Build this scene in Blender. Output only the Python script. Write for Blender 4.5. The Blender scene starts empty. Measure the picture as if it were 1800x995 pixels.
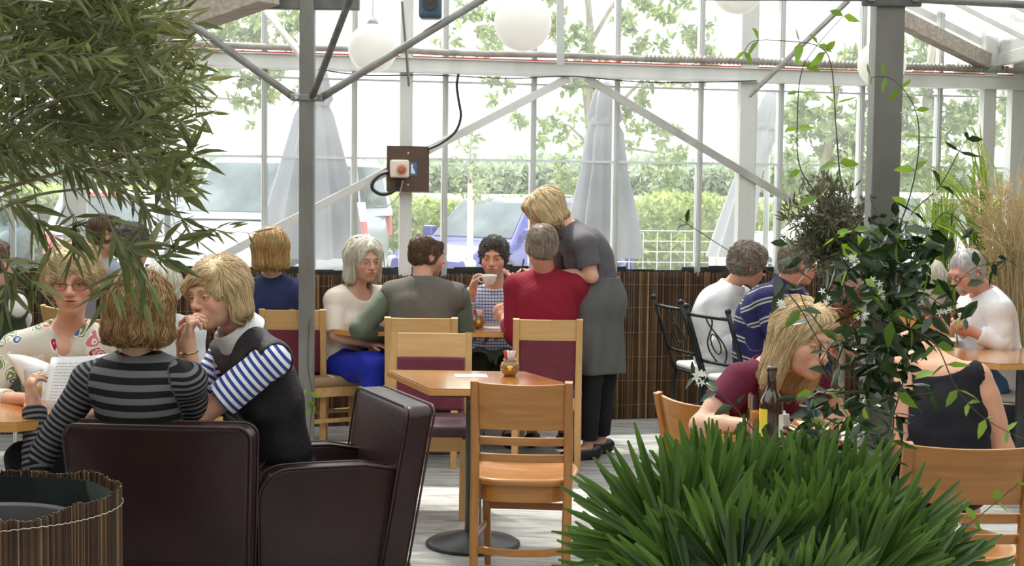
import bpy, math, random
import numpy as np
from mathutils import Vector, Matrix
S=bpy.context.scene; C=S.collection
rng=np.random.default_rng(7); random.seed(7)
# ------------------------------------------------------------------ camera
CH=1.65; FP=2600.0
pt=math.atan(179.5/2600); rl=0.0125
R0=np.array([1.,0,0]);U0=np.array([0,math.sin(pt),math.cos(pt)]);FW=np.array([0,math.cos(pt),-math.sin(pt)])
RT=R0*math.cos(rl)+U0*math.sin(rl); UP=U0*math.cos(rl)-R0*math.sin(rl)
CAM=np.array([0,0,CH])
cd=bpy.data.cameras.new('camera'); cam=bpy.data.objects.new('camera',cd); C.objects.link(cam)
cd.sensor_fit='HORIZONTAL'; cd.sensor_width=36; cd.lens=FP/1800*36; cd.clip_start=.05; cd.clip_end=2000
cam.matrix_world=Matrix(((RT[0],UP[0],-FW[0],0),(RT[1],UP[1],-FW[1],0),(RT[2],UP[2],-FW[2],CH),(0,0,0,1)))
cd.dof.use_dof=True; cd.dof.focus_distance=5.2; cd.dof.aperture_fstop=32
S.camera=cam
# ------------------------------------------------------------------ light
SUN_AZ=math.radians(-28); SUN_EL=math.radians(58)     # the sun stands behind the back wall, a little to the left
S.view_settings.view_transform='Standard'; S.view_settings.look='None'; S.view_settings.gamma=1; S.view_settings.use_curve_mapping=False
S.view_settings.exposure=0.38
S.cycles.use_denoising=True
S.cycles.max_bounces=8; S.cycles.transparent_max_bounces=24; S.cycles.diffuse_bounces=4; S.cycles.glossy_bounces=3
S.cycles.sample_clamp_indirect=6; S.cycles.caustics_reflective=False; S.cycles.caustics_refractive=False
w=bpy.data.worlds.new('sky'); S.world=w; w.use_nodes=True
nt=w.node_tree; nt.nodes.clear()
wo=nt.nodes.new('ShaderNodeOutputWorld'); bg=nt.nodes.new('ShaderNodeBackground'); tcn=nt.nodes.new('ShaderNodeTexCoord')
nz=nt.nodes.new('ShaderNodeTexNoise'); nz.inputs['Scale'].default_value=3; nz.inputs['Detail'].default_value=6
cr=nt.nodes.new('ShaderNodeValToRGB'); cr.color_ramp.elements[0].position=.35; cr.color_ramp.elements[0].color=(.86,.93,1,1); cr.color_ramp.elements[1].position=.6; cr.color_ramp.elements[1].color=(1,1,1,1)
nt.links.new(tcn.outputs['Generated'],nz.inputs['Vector']); nt.links.new(nz.outputs['Fac'],cr.inputs['Fac']); nt.links.new(cr.outputs['Color'],bg.inputs['Color']); nt.links.new(bg.outputs['Background'],wo.inputs['Surface'])
bg.inputs['Strength'].default_value=1.9
sl=bpy.data.lights.new('sun','SUN'); sun=bpy.data.objects.new('sun',sl); C.objects.link(sun)
sl.energy=5.8; sl.angle=math.radians(3); sl.color=(1,.96,.88)
sd=Vector((math.sin(SUN_AZ)*math.cos(SUN_EL),math.cos(SUN_AZ)*math.cos(SUN_EL),math.sin(SUN_EL)))
sun.rotation_euler=sd.to_track_quat('Z','Y').to_euler(); sun.location=(0,0,20)
# ------------------------------------------------------------------ pixel helpers (a pixel and a distance give a point in the place)
def ray(px,py): return FW+(px-900)/FP*RT-(py-497.5)/FP*UP
def P(px,py,Y):
    d=ray(px,py); return CAM+d*(Y/d[1])
def G(px,py,z=0.0):
    d=ray(px,py); return CAM+d*((z-CH)/d[2])
WM=.23; WY=10.2; WA=math.atan(WM)
def WPX(px,py,off=0.0):
    d=ray(px,py); t=(WY-off)/(d[1]-WM*d[0]); return CAM+d*t
def WXZ(x,z,off=0.0): return np.array([x,WY+WM*x-off,z])
A=np.array
def nrm(v): v=A(v,float); return v/(np.linalg.norm(v,axis=-1,keepdims=True)+1e-12)
# ------------------------------------------------------------------ mesh builder
class MB:
    def __init__(s,off=(0,0,0)): s.V=[];s.F=[];s.n=0;s.off=A(off,float);s.attr=[]
    def add(s,V,F,a=None):
        V=np.asarray(V,float).reshape(-1,3); s.V.append(V)
        F=np.asarray(F,dtype=np.int64) if not isinstance(F,list) else F
        if isinstance(F,np.ndarray): s.F.append(F+s.n)
        else: s.F.append([[i+s.n for i in f] for f in F])
        if a is not None:
            a=np.asarray(a,float)
            if a.ndim==1: a=np.tile(a,(len(V),1))
        s.attr.append(a if a is not None else np.ones((len(V),3))*.5)
        s.n+=len(V); return s
    def box(s,c,d,R=None,a=None):
        c=A(c,float); d=A(d,float)/2
        V=A([[x,y,z] for z in(-1,1) for y in(-1,1) for x in(-1,1)])*d
        if R is not None: V=V@A(R).T
        return s.add(V+c,np.array([[0,2,3,1],[4,5,7,6],[0,1,5,4],[2,6,7,3],[0,4,6,2],[1,3,7,5]]),a)
    def bar(s,p,q,w,h,up=(0,0,1),a=None):
        p=A(p,float);q=A(q,float); d=q-p; L=np.linalg.norm(d); d=d/L
        u=A(up,float); x=np.cross(d,u); 
        if np.linalg.norm(x)<1e-5: x=np.cross(d,A([1.,0,0]))
        x=nrm(x); z=np.cross(x,d)
        return s.box((p+q)/2,(w,L,h),np.stack([x,d,z],1),a)
    def tube(s,pts,r,seg=8,cap=True,a=None):
        pts=np.asarray(pts,float); n=len(pts); r=np.broadcast_to(np.asarray(r,float),(n,))
        T=np.gradient(pts,axis=0); T=nrm(T)
        u=A([0,0,1.]) if abs(T[0][2])<.9 else A([1.,0,0]); N=[]
        x=nrm(np.cross(T[0],u))
        for t in T:
            x=x-t*(x@t); x=x/(np.linalg.norm(x)+1e-9); N.append(x)
        N=A(N); B=np.cross(T,N)
        an=np.linspace(0,2*np.pi,seg,endpoint=False)
        V=pts[:,None]+(N[:,None]*np.cos(an)[None,:,None]+B[:,None]*np.sin(an)[None,:,None])*r[:,None,None]
        i=np.arange(n-1)[:,None]*seg; j=np.arange(seg)[None]; k=(j+1)%seg
        F=np.stack([i+j,i+k,i+seg+k,i+seg+j],-1).reshape(-1,4).tolist()
        if cap: F+= [list(range(seg))[::-1],[(n-1)*seg+q for q in range(seg)]]
        return s.add(V.reshape(-1,3),F,a)
    def cyl(s,p,q,r,r2=None,seg=16,a=None):
        return s.tube([p,q],[r,r if r2 is None else r2],seg,True,a)
    def lathe(s,prof,c=(0,0,0),seg=32,f=None,a=None):
        c=A(c,float); an=np.linspace(0,2*np.pi,seg,endpoint=False); prof=[tuple(p) for p in prof]; n=len(prof)
        V=[]
        for i,(r,z) in enumerate(prof):
            rr=r*(f(an,i/(n-1)) if f else np.ones(seg)); V.append(np.stack([rr*np.cos(an),rr*np.sin(an),np.full(seg,z)],1))
        i=np.arange(n-1)[:,None]*seg; j=np.arange(seg)[None]; k=(j+1)%seg
        F=np.stack([i+j,i+k,i+seg+k,i+seg+j],-1).reshape(-1,4)
        return s.add(np.concatenate(V)+c,F,a)
    def prism(s,poly,z0,z1,a=None):
        n=len(poly); V=[(x,y,z0) for x,y in poly]+[(x,y,z1) for x,y in poly]
        F=[list(range(n))[::-1],list(range(n,2*n))]+[[i,(i+1)%n,n+(i+1)%n,n+i] for i in range(n)]
        return s.add(V,F,a)
    def grid(s,Vg,a=None,close=False):
        Vg=np.asarray(Vg,float); n,m=Vg.shape[:2]; i=np.arange(n-1)[:,None]*m
        j=np.arange(m if close else m-1)[None]; k=(j+1)%m
        F=np.stack([i+j,i+k,i+m+k,i+m+j],-1).reshape(-1,4)
        return s.add(Vg.reshape(-1,3),F,a)
    def ball(s,c,r,seg=24,R=None,a=None):
        r=np.broadcast_to(A(r,float),(3,)); n=seg//2+1; ph=np.linspace(0,np.pi,n); an=np.linspace(0,2*np.pi,seg,endpoint=False)
        V=np.stack([np.sin(ph)[:,None]*np.cos(an),np.sin(ph)[:,None]*np.sin(an),np.repeat(np.cos(ph)[:,None],seg,1)],-1)*r
        if R is not None: V=V@A(R).T
        V=V[::-1]
        return s.grid(V+A(c,float),a,True)
    def tr(s,M,t=(0,0,0)):
        M=A(M,float); s.V=[v@M.T+A(t) for v in s.V]; return s
    def build(s,name,mat,parent=None,loc=None,smooth=False,bevel=0,attr=None,seg=2,loc_off=True):
        V=np.concatenate(s.V); off=s.off
        if parent is None and loc is not None: off=A(loc,float)
        V=V-off
        me=bpy.data.meshes.new(name)
        ls=[];ln=[];
        for f in s.F:
            if isinstance(f,np.ndarray): ls.append(f.reshape(-1)); ln.append(np.full(len(f),f.shape[1]))
            else:
                ls.append(A([i for q in f for i in q])); ln.append(A([len(q) for q in f]))
        li=np.concatenate(ls).astype(np.int32); ln=np.concatenate(ln).astype(np.int32)
        me.vertices.add(len(V)); me.vertices.foreach_set('co',V.astype(np.float32).ravel())
        me.loops.add(len(li)); me.loops.foreach_set('vertex_index',li)
        me.polygons.add(len(ln)); st=np.concatenate([[0],np.cumsum(ln)[:-1]]).astype(np.int32)
        me.polygons.foreach_set('loop_start',st); me.polygons.foreach_set('loop_total',ln)
        me.polygons.foreach_set('use_smooth',np.full(len(ln),bool(smooth)))
        me.update(calc_edges=True); me.validate()
        if attr:
            at=me.attributes.new(attr,'FLOAT_VECTOR','POINT'); at.data.foreach_set('vector',np.concatenate(s.attr).astype(np.float32).ravel())
        o=bpy.data.objects.new(name,me); C.objects.link(o)
        if mat is not None: me.materials.append(mat)
        if parent is not None: o.parent=parent
        else: o.location=tuple(off)
        if bevel:
            b=o.modifiers.new('bevel','BEVEL'); b.width=bevel; b.segments=seg; b.limit_method='ANGLE'; b.angle_limit=math.radians(35)
            if hasattr(b,'harden_normals'): b.harden_normals=False
        return o
def thing(name,label,cat,loc=(0,0,0),rotz=0,group=None):
    o=bpy.data.objects.new(name,None); C.objects.link(o); o.location=tuple(loc); o.rotation_euler=(0,0,rotz); o.empty_display_size=.1
    o['label']=label; o['category']=cat
    if group: o['group']=group
    return o
def tag(o,label,cat,group=None,kind=None):
    o['label']=label; o['category']=cat
    if group: o['group']=group
    if kind: o['kind']=kind
    return o
def struct(o): o['kind']='structure'; return o
def dup(root,loc,rotz,label,group=None):
    r=root.copy(); C.objects.link(r); r.location=tuple(loc); r.rotation_euler=(0,0,rotz); r['label']=label
    if group: r['group']=group
    for ch in list(root.children):
        c=ch.copy(); C.objects.link(c); c.parent=r
        for g in list(ch.children):
            d=g.copy(); C.objects.link(d); d.parent=c
    return r
# ------------------------------------------------------------------ materials
def new(name):
    m=bpy.data.materials.new(name); m.use_nodes=True; n=m.node_tree; b=n.nodes['Principled BSDF']; return m,n,b
def N(n,t,**k):
    x=n.nodes.new(t)
    for a,v in k.items():
        if a in x.inputs: x.inputs[a].default_value=v
        else: setattr(x,a,v)
    return x
def rgb(c): return (c[0],c[1],c[2],1)
def M(name,col,rough=.5,metal=0,col2=None,scale=8,stretch=(1,1,1),bump=0,bscale=None,spec=.5,coat=0,trans=0,sub=0,detail=4,ramp=(.35,.65),tl=0,attr=None,sheen=0):
    m,n,b=new(name); L=n.links
    b.inputs['Base Color'].default_value=rgb(col); b.inputs['Roughness'].default_value=rough; b.inputs['Metallic'].default_value=metal
    b.inputs['Specular IOR Level'].default_value=spec; b.inputs['Coat Weight'].default_value=coat; b.inputs['Coat Roughness'].default_value=.15
    b.inputs['Transmission Weight'].default_value=trans
    if sheen: b.inputs['Sheen Weight'].default_value=sheen
    if sub:
        b.inputs['Subsurface Weight'].default_value=sub; b.inputs['Subsurface Radius'].default_value=(.02,.008,.004); b.inputs['Subsurface Scale'].default_value=.6
    vec=None; colout=None
    if col2 is not None or bump:
        if attr:
            t=N(n,'ShaderNodeAttribute',attribute_name=attr); src=t.outputs['Vector']
        else:
            t=N(n,'ShaderNodeTexCoord'); src=t.outputs['Object']
        mp=N(n,'ShaderNodeMapping'); mp.inputs['Scale'].default_value=stretch; L.new(src,mp.inputs['Vector']); vec=mp.outputs['Vector']
    if col2 is not None:
        z=N(n,'ShaderNodeTexNoise',Scale=scale,Detail=detail); L.new(vec,z.inputs['Vector'])
        r=N(n,'ShaderNodeValToRGB'); e=r.color_ramp.elements; e[0].position=ramp[0]; e[1].position=ramp[1]; e[0].color=rgb(col); e[1].color=rgb(col2)
        L.new(z.outputs['Fac'],r.inputs['Fac']); L.new(r.outputs['Color'],b.inputs['Base Color']); colout=r.outputs['Color']
    if bump:
        z2=N(n,'ShaderNodeTexNoise',Scale=bscale or scale*4,Detail=3); L.new(vec,z2.inputs['Vector'])
        bp=N(n,'ShaderNodeBump',Strength=bump,Distance=.01); L.new(z2.outputs['Fac'],bp.inputs['Height']); L.new(bp.outputs['Normal'],b.inputs['Normal'])
    if tl:
        tr=N(n,'ShaderNodeBsdfTranslucent'); tr.inputs['Color'].default_value=rgb([min(1,c*1.5) for c in (col2 or col)])
        mx=N(n,'ShaderNodeMixShader',Fac=tl); out=n.nodes['Material Output']
        L.new(b.outputs['BSDF'],mx.inputs[1]); L.new(tr.outputs['BSDF'],mx.inputs[2]); L.new(mx.outputs['Shader'],out.inputs['Surface'])
        if colout: L.new(colout,tr.inputs['Color'])
    return m
def wood(name,c1,c2,axis='x',rough=.32,coat=.3):
    st={'x':(1.2,14,14),'y':(14,1.2,14),'z':(14,14,1.2)}[axis]
    return M(name,c1,rough,0,c2,2.6,st,bump=.04,bscale=9,coat=coat,detail=7,ramp=(.3,.72))
def glassmat(name,tint=(1,1,1),veil=.04,gloss=.05,veilcol=(.9,.92,.9)):
    m=bpy.data.materials.new(name); m.use_nodes=True; n=m.node_tree; n.nodes.clear(); L=n.links
    o=N(n,'ShaderNodeOutputMaterial'); t=N(n,'ShaderNodeBsdfTransparent',Color=rgb(tint)); g=N(n,'ShaderNodeBsdfGlossy',Roughness=.03)
    f=N(n,'ShaderNodeLayerWeight',Blend=.12); mx=N(n,'ShaderNodeMixShader'); mt=N(n,'ShaderNodeMath',operation='MULTIPLY'); mt.inputs[1].default_value=min(1,gloss*8)
    L.new(f.outputs['Fresnel'],mt.inputs[0]); L.new(mt.outputs[0],mx.inputs['Fac']); L.new(t.outputs[0],mx.inputs[1]); L.new(g.outputs[0],mx.inputs[2])
    d=N(n,'ShaderNodeBsdfTranslucent',Color=rgb(veilcol)); m2=N(n,'ShaderNodeMixShader'); 
    z=N(n,'ShaderNodeTexNoise',Scale=2.5,Detail=5); tc=N(n,'ShaderNodeTexCoord'); L.new(tc.outputs['Object'],z.inputs['Vector'])
    mm=N(n,'ShaderNodeMath',operation='MULTIPLY'); mm.inputs[1].default_value=veil*2; L.new(z.outputs['Fac'],mm.inputs[0]); L.new(mm.outputs[0],m2.inputs['Fac'])
    L.new(mx.outputs[0],m2.inputs[1]); L.new(d.outputs[0],m2.inputs[2]); L.new(m2.outputs[0],o.inputs['Surface'])
    return m
ALU=M('aluminium',(.62,.64,.63),.45,.3,(.50,.52,.51),6,(1,1,.3))
WHITEPAINT=M('white_painted_steel',(.74,.75,.73),.5,0,(.62,.63,.60),5,(1,1,.3))
GALV=M('galvanised_steel',(.20,.20,.19),.5,.35,(.29,.29,.27),9,(1,1,.5),bump=.15,bscale=40)
GALVL=M('galvanised_steel_pale',(.42,.42,.39),.5,.3,(.55,.55,.52),7,(1,1,.5))
DARKSTEEL=M('dark_weathered_steel',(.10,.10,.10),.6,.3,(.17,.17,.16),9)
PIPE=M('weathered_pipe',(.30,.28,.25),.6,.2,(.42,.40,.36),12)
RED=M('red_sealing_strip',(.62,.07,.06),.5)
BLACKPL=M('black_plastic_sheet',(.02,.022,.025),.35,0,(.045,.05,.055),4,(1,1,3),bump=.5,bscale=9)
GLASS=glassmat('clear_glass',(.98,.99,.98),.045,.05)
ROOFGLASS=glassmat('whitewashed_roof_glass',(.48,.485,.47),.22,.05,(.95,.96,.95))
TIMBER=M('weathered_timber',(.30,.25,.20),.7,0,(.42,.37,.31),4,(1.5,12,12))
CABLE=M('black_cable',(.02,.02,.02),.4)
# ================================================================== THE SETTING
def stone():
    m,n,b=new('grey_stone_floor'); L=n.links
    t=N(n,'ShaderNodeTexCoord'); mp=N(n,'ShaderNodeMapping'); mp.inputs['Rotation'].default_value=(0,0,math.radians(13)); L.new(t.outputs['Object'],mp.inputs['Vector'])
    br=N(n,'ShaderNodeTexBrick',Scale=1.0); br.inputs['Brick Width'].default_value=.9; br.inputs['Row Height'].default_value=.6; br.inputs['Mortar Size'].default_value=.006; br.offset=.35
    br.inputs['Color1'].default_value=(.42,.42,.405,1); br.inputs['Color2'].default_value=(.53,.525,.50,1); br.inputs['Mortar'].default_value=(.50,.46,.38,1)
    L.new(mp.outputs[0],br.inputs['Vector'])
    m2=N(n,'ShaderNodeMapping'); m2.inputs['Scale'].default_value=(1.0,5.5,1); m2.inputs['Rotation'].default_value=(0,0,math.radians(3)); L.new(t.outputs['Object'],m2.inputs['Vector'])
    z=N(n,'ShaderNodeTexNoise',Scale=3.2,Detail=9,Roughness=.68,Distortion=.6); L.new(m2.outputs[0],z.inputs['Vector'])
    r=N(n,'ShaderNodeValToRGB'); e=r.color_ramp.elements; e[0].position=.36; e[1].position=.56; e[0].color=(.36,.37,.38,1); e[1].color=(1,1,1,1); L.new(z.outputs['Fac'],r.inputs['Fac'])
    mx=N(n,'ShaderNodeMix',data_type='RGBA',blend_type='MULTIPLY'); mx.inputs[0].default_value=.85; L.new(br.outputs['Color'],mx.inputs[6]); L.new(r.outputs['Color'],mx.inputs[7]); L.new(mx.outputs[2],b.inputs['Base Color'])
    b.inputs['Roughness'].default_value=.42
    bp=N(n,'ShaderNodeBump',Strength=.35,Distance=.01); L.new(z.outputs['Fac'],bp.inputs['Height']); L.new(bp.outputs[0],b.inputs['Normal'])
    return m
f=MB(); f.add([(-7,-3,0),(8,-3,0),(8,12.04,0),(-7,8.59,0)],[[0,1,2,3]]); f.add([(-7,-3,-.1),(8,-3,-.1),(8,12.04,-.1),(-7,8.59,-.1)],[[3,2,1,0]])
struct(f.build('floor',stone()))
# dwarf wall behind the reed screen, black sheet on it
WR=A([[math.cos(WA),-math.sin(WA),0],[math.sin(WA),math.cos(WA),0],[0,0,1]])
def wbox(mb,x0,x1,z0,z1,o0,o1,a=None):
    p=(WXZ(x0,z0,o0)+WXZ(x1,z1,o1))/2; L=(x1-x0)/math.cos(WA); return mb.box(p,(L,abs(o1-o0)*math.cos(WA),z1-z0),WR,a)
mb=MB(); wbox(mb,-7,8,0,.98,-.02,-.12); struct(mb.build('wall_back',M('grey_block',(.25,.25,.25),.8),loc=(0,10.2,0)))
mb=MB()
for k in range(75):
    x=-7+k*.2; h=1.055+.012*math.sin(k*1.7)+.01*math.sin(k*.6); wbox(mb,x,x+.2,.90,h,.0,-.02)
tag(mb.build('plastic_sheet',BLACKPL,loc=(0,10.2,0)),'black plastic sheet showing above the brown reed screen','plastic sheet')
# mullions, panes
bars=[-3.2-.6*k for k in range(6,0,-1)]+[-3.2,-2.85,-2.26,-1.65,-1.07,-.47,.13,.71,1.31,1.90,2.51,3.11,3.72,4.35,4.95,5.6,6.2,6.8]
bars=sorted(bars)
for i,x in enumerate(bars[:-1]):
    x1=bars[i+1]; off=(x,WY+WM*x,1.0)
    mb=MB(off); wbox(mb,x-.018,x+.018,.98,3.45,.03,-.03); wbox(mb,x-.006,x+.006,.98,3.45,.045,.03)
    wn=mb.build('window_%d'%(i+1),ALU); struct(wn)
    mb=MB(off); wbox(mb,x+.018,x1-.018,1.0,1.79,.002,-.002); wbox(mb,x+.018,x1-.018,1.79,2.36,.004,-.0); wbox(mb,x+.018,x1-.018,2.47,3.45,.002,-.002)
    mb.build('glass_pane',GLASS,wn)
    mb=MB(off); wbox(mb,x+.018,x1-.018,1.782,1.798,.008,-.008); wbox(mb,x+.018,x1-.018,2.305,2.318,.008,-.008); mb.build('glazing_clip',M('glazing_clip_white',(.8,.83,.84),.3) if i==0 else bpy.data.materials['glazing_clip_white'],wn)
# gutter beam
mb=MB(); wbox(mb,-7,8,2.375,2.455,.12,.0); wbox(mb,-7,8,2.362,2.376,.14,.0); wbox(mb,-7,8,2.455,2.462,.14,.0)
gb=mb.build('steel_beam',WHITEPAINT,loc=WXZ(0,2.36)); tag(gb,'long pale grey horizontal steel beam across the glass wall','beam')
mb=MB(WXZ(0,2.36)); wbox(mb,-7,8,2.463,2.474,.10,.02); mb.build('sealing_strip',RED,gb)
mb=MB(); 
pp=[WXZ(x,2.505+.004*math.sin(x*5),.10) for x in np.arange(-7,8,.25)]; mb.tube(pp,.021,8)
for x in np.arange(.9,3.6,.03): mb.tube([WXZ(x,2.51,.10),WXZ(x+.012,2.51,.10)],.028,8)
tag(mb.build('pipe',PIPE,loc=WXZ(0,2.5),smooth=True),'brown weathered pipe with ribbed spiral right end above the beam','pipe')
# columns standing against the glass
def column(px0,px1,label,d=.09,ztop=3.5,mat=WHITEPAINT,top=None,y=300):
    a=WPX(px0,y,.06); b=WPX(px1,y,.06); xc=(a[0]+b[0])/2; wd=abs(b[0]-a[0]); mb=MB()
    o=(xc,WY+WM*xc-.10,0)
    mb.box((xc,o[1],ztop/2),(wd,.012,ztop),WR); mb.box(WXZ(xc-wd/2+.006,ztop/2,.055),(.012,d,ztop),WR); mb.box(WXZ(xc+wd/2-.006,ztop/2,.055),(.012,d,ztop),WR)
    return tag(mb.build('steel_column',mat,loc=o,bevel=.002),label,'column','steel columns of the glass wall')
column(703,723,'pale steel column carrying the brown switch board')
column(1297,1325,'pale steel column right of the second closed parasol')
column(1722,1742,'pale steel column at the right, under the roof corner')
column(1771,1800,'rightmost pale steel column, beside the dry grasses')
column(113,152,'pale steel column at the left behind the olive branches')
# diagonal braces in the wall
def brace(p,q,w,label,mat=GALVL,h=.02):
    mb=MB(); mb.bar(p,q,h,w); return tag(mb.build('brace',mat,loc=p,bevel=.003),label,'brace','diagonal steel braces')
brace(WPX(1000,137,.118),WPX(385,453,.118),.055,'long diagonal brace running down left past the switch board',WHITEPAINT)
brace(WPX(1030,137,.118),WPX(1402,360,.118),.055,'diagonal brace running down right behind the second parasol')
brace(WPX(1318,168,.3),WPX(1492,0,2.2),.03,'thin brace rising from the right column to the near bracket',GALV)
# roof: two glazed slopes from side gutters to a ridge
def roof_side(nm,xe,xr,ze,zr,n0):
    L=math.hypot(xr-xe,zr-ze); yb=WY+WM*xe-.05
    for j in range(6):
        y1=yb-j*2.0; y0=y1-2.0
        mb=MB((xe,y1,ze))
        for k in range(5):
            t=k/5; p=(xe+(xr-xe)*t,0,ze+(zr-ze)*t)
        mb.bar((xe,y1,ze+.02),(xr,y1+WM*0,zr+.02),.03,.05); mb.bar((xe,y1-.66,ze+.03),(xr,y1-.66,zr+.03),.015,.03); mb.bar((xe,y1-1.33,ze+.03),(xr,y1-1.33,zr+.03),.015,.03)
        o=struct(mb.build('window_%d'%(n0+j),WHITEPAINT))
        g=MB((xe,y1,ze)); g.add([(xe,y1,ze+.06),(xr,y1,zr+.06),(xr,y0,zr+.06),(xe,y0,ze+.06)],[[0,1,2,3]]); g.build('roof_glass',ROOFGLASS,o)
roof_side('r',3.62,.1,2.60,4.3,40); roof_side('l',-3.6,.1,2.60,4.3,50)
mb=MB(); mb.box((3.66,5.0,2.66),(.22,12,.12)); mb.box((3.56,5.0,2.58),(.03,12,.10)); struct(mb.build('trim_1',WHITEPAINT,loc=(3.6,5,2.6),bevel=.01))
mb=MB(); mb.box((-3.66,4.3,2.66),(.22,12,.12)); struct(mb.build('trim_2',WHITEPAINT,loc=(-3.6,5,2.6),bevel=.01))
p=P(1733,108,10.9); q=P(1572,28,10.2); mb=MB(); mb.bar(p,q,.09,.11); tag(mb.build('rafter',TIMBER,loc=p,bevel=.004),'weathered timber rafter edging the white roof at top right','rafter')
p=P(150,92,8.6); q=P(470,-22,7.8); mb=MB(); mb.bar(p,q,.16,.17); tag(mb.build('rafter',TIMBER,loc=p,bevel=.006),'thick weathered timber rafter at top left above the olive leaves','rafter')
# unseen walls behind the camera and at the flanks, added to cut fill light
mb=MB(); mb.box((.5,-3.05,2.1),(15,.1,4.2)); struct(mb.build('wall_front_unseen',M('cream_render',(.55,.52,.46),.9),loc=(0,-3,0)))

mb=MB(); mb.box((-7.05,2.8,1.8),(.1,11.6,3.6)); struct(mb.build('wall_left_unseen',bpy.data.materials['cream_render'],loc=(-7,3,0)))
mb=MB(); mb.box((8.05,4.5,1.8),(.1,15,3.6)); struct(mb.build('wall_right_unseen',bpy.data.materials['cream_render'],loc=(8,4,0)))
mb=MB(); mb.box((-5.35,3.0,2.72),(3.4,12,.06)); struct(mb.build('ceiling_unseen',bpy.data.materials['cream_render'],loc=(-5,3,2.7))); mb=MB(); mb.box((5.9,4.2,2.72),(4.3,13.4,.06)); struct(mb.build('ceiling_unseen',bpy.data.materials['cream_render'],loc=(6,3,2.7)))  # unseen opaque covers over the flanks
mb=MB(); mb.box((.5,-1.6,4.33),(9,2.9,.06)); struct(mb.build('ceiling_unseen',bpy.data.materials['cream_render'],loc=(0,-1.5,4.3)))  # opaque cover over the near end, out of view, added to cut fill light
# ================================================================== OUTSIDE
def ground():
    m,n,b=new('gravel_and_meadow'); L=n.links
    t=N(n,'ShaderNodeTexCoord'); sp=N(n,'ShaderNodeSeparateXYZ'); L.new(t.outputs['Object'],sp.inputs[0])
    r=N(n,'ShaderNodeMapRange'); r.inputs['From Min'].default_value=27; r.inputs['From Max'].default_value=30; L.new(sp.outputs['Y'],r.inputs['Value'])
    z=N(n,'ShaderNodeTexNoise',Scale=.25,Detail=8); L.new(t.outputs['Object'],z.inputs['Vector'])
    g=N(n,'ShaderNodeValToRGB'); e=g.color_ramp.elements; e[0].position=.4; e[1].position=.6; e[0].color=(.36,.42,.16,1); e[1].color=(.62,.58,.33,1); L.new(z.outputs['Fac'],g.inputs['Fac'])
    mx=N(n,'ShaderNodeMix',data_type='RGBA'); L.new(r.outputs[0],mx.inputs[0]); mx.inputs[6].default_value=(.45,.44,.41,1); L.new(g.outputs['Color'],mx.inputs[7]); L.new(mx.outputs[2],b.inputs['Base Color'])
    b.inputs['Roughness'].default_value=.95; return m
ys=[8.0,14,30,60,100,160,260,500]; xs=np.linspace(-1,1,9)
def gz(y): return 0 if y<40 else (y-40)*.0082
V=[[( x*max(60,y*.9), y if y>9 else WY+.12+WM*x*60 if abs(x*60)<9 else y, gz(y)-.02) for x in xs] for y in ys]
V[0]=[(x*60,WY+.12+WM*max(-9,min(9,x*60)),-.02) for x in xs]
mb=MB(); mb.grid(V); struct(mb.build('ground',ground(),loc=(0,0,0)))
def leaves(mb,c,r,n,size,squash=1,shade=None,hollow=.55,seed=None,aspect=.5):
    """n small bent leaves spread through an ellipsoid"""
    g=rng; d=nrm(g.normal(size=(n,3))); rad=(hollow+(1-hollow)*g.random(n))**1.0
    p=A(c)+d*rad[:,None]*A([r[0],r[1],r[2]]); leafset(mb,p,nrm(g.normal(size=(n,3))),size*(.6+.8*g.random(n)),aspect,g.random(n))
def leafset(mb,p,dirs,size,aspect=.35,shade=None,up=None,fold=.15,droop=0):
    """lens-shaped leaves: base point, direction, length"""
    n=len(p); dirs=nrm(dirs); size=np.broadcast_to(size,(n,)); 
    ref=rng.normal(size=(n,3)) if up is None else A(up)+rng.normal(size=(n,3))*.35
    x=nrm(np.cross(dirs,ref)); z=np.cross(x,dirs); w=size*aspect*.5
    s=size[:,None]; W=w[:,None]
    dr=-A([0,0,1.])*droop
    v0=p; v1=p+dirs*s*.35+x*W*.92+z*W*fold; v2=p+dirs*s*.35-x*W*.92+z*W*fold; vm=p+dirs*s*.38-z*W*fold*.3+dr*s*.06
    v3=p+dirs*s*.72+x*W*.62+z*W*fold+dr*s*.15; v4=p+dirs*s*.72-x*W*.62+z*W*fold+dr*s*.15; vn=p+dirs*s*.74-z*W*fold*.3+dr*s*.17; v5=p+dirs*s+dr*s*.3
    V=np.stack([v0,v1,v2,vm,v3,v4,vn,v5],1).reshape(-1,3)
    b=np.arange(n)[:,None]*8
    F3=np.concatenate([b+A([0,3,1]),b+A([0,2,3]),b+A([6,7,4]),b+A([6,5,7])]); F4=np.concatenate([b+A([1,3,6,4]),b+A([3,2,5,6])])
    a=np.zeros((n,3)) if shade is None else np.repeat(A(shade)[:,None],3,1)
    st=mb.n; mb.add(V,F3,np.repeat(a,8,0)); mb.F.append(F4+st)
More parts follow.
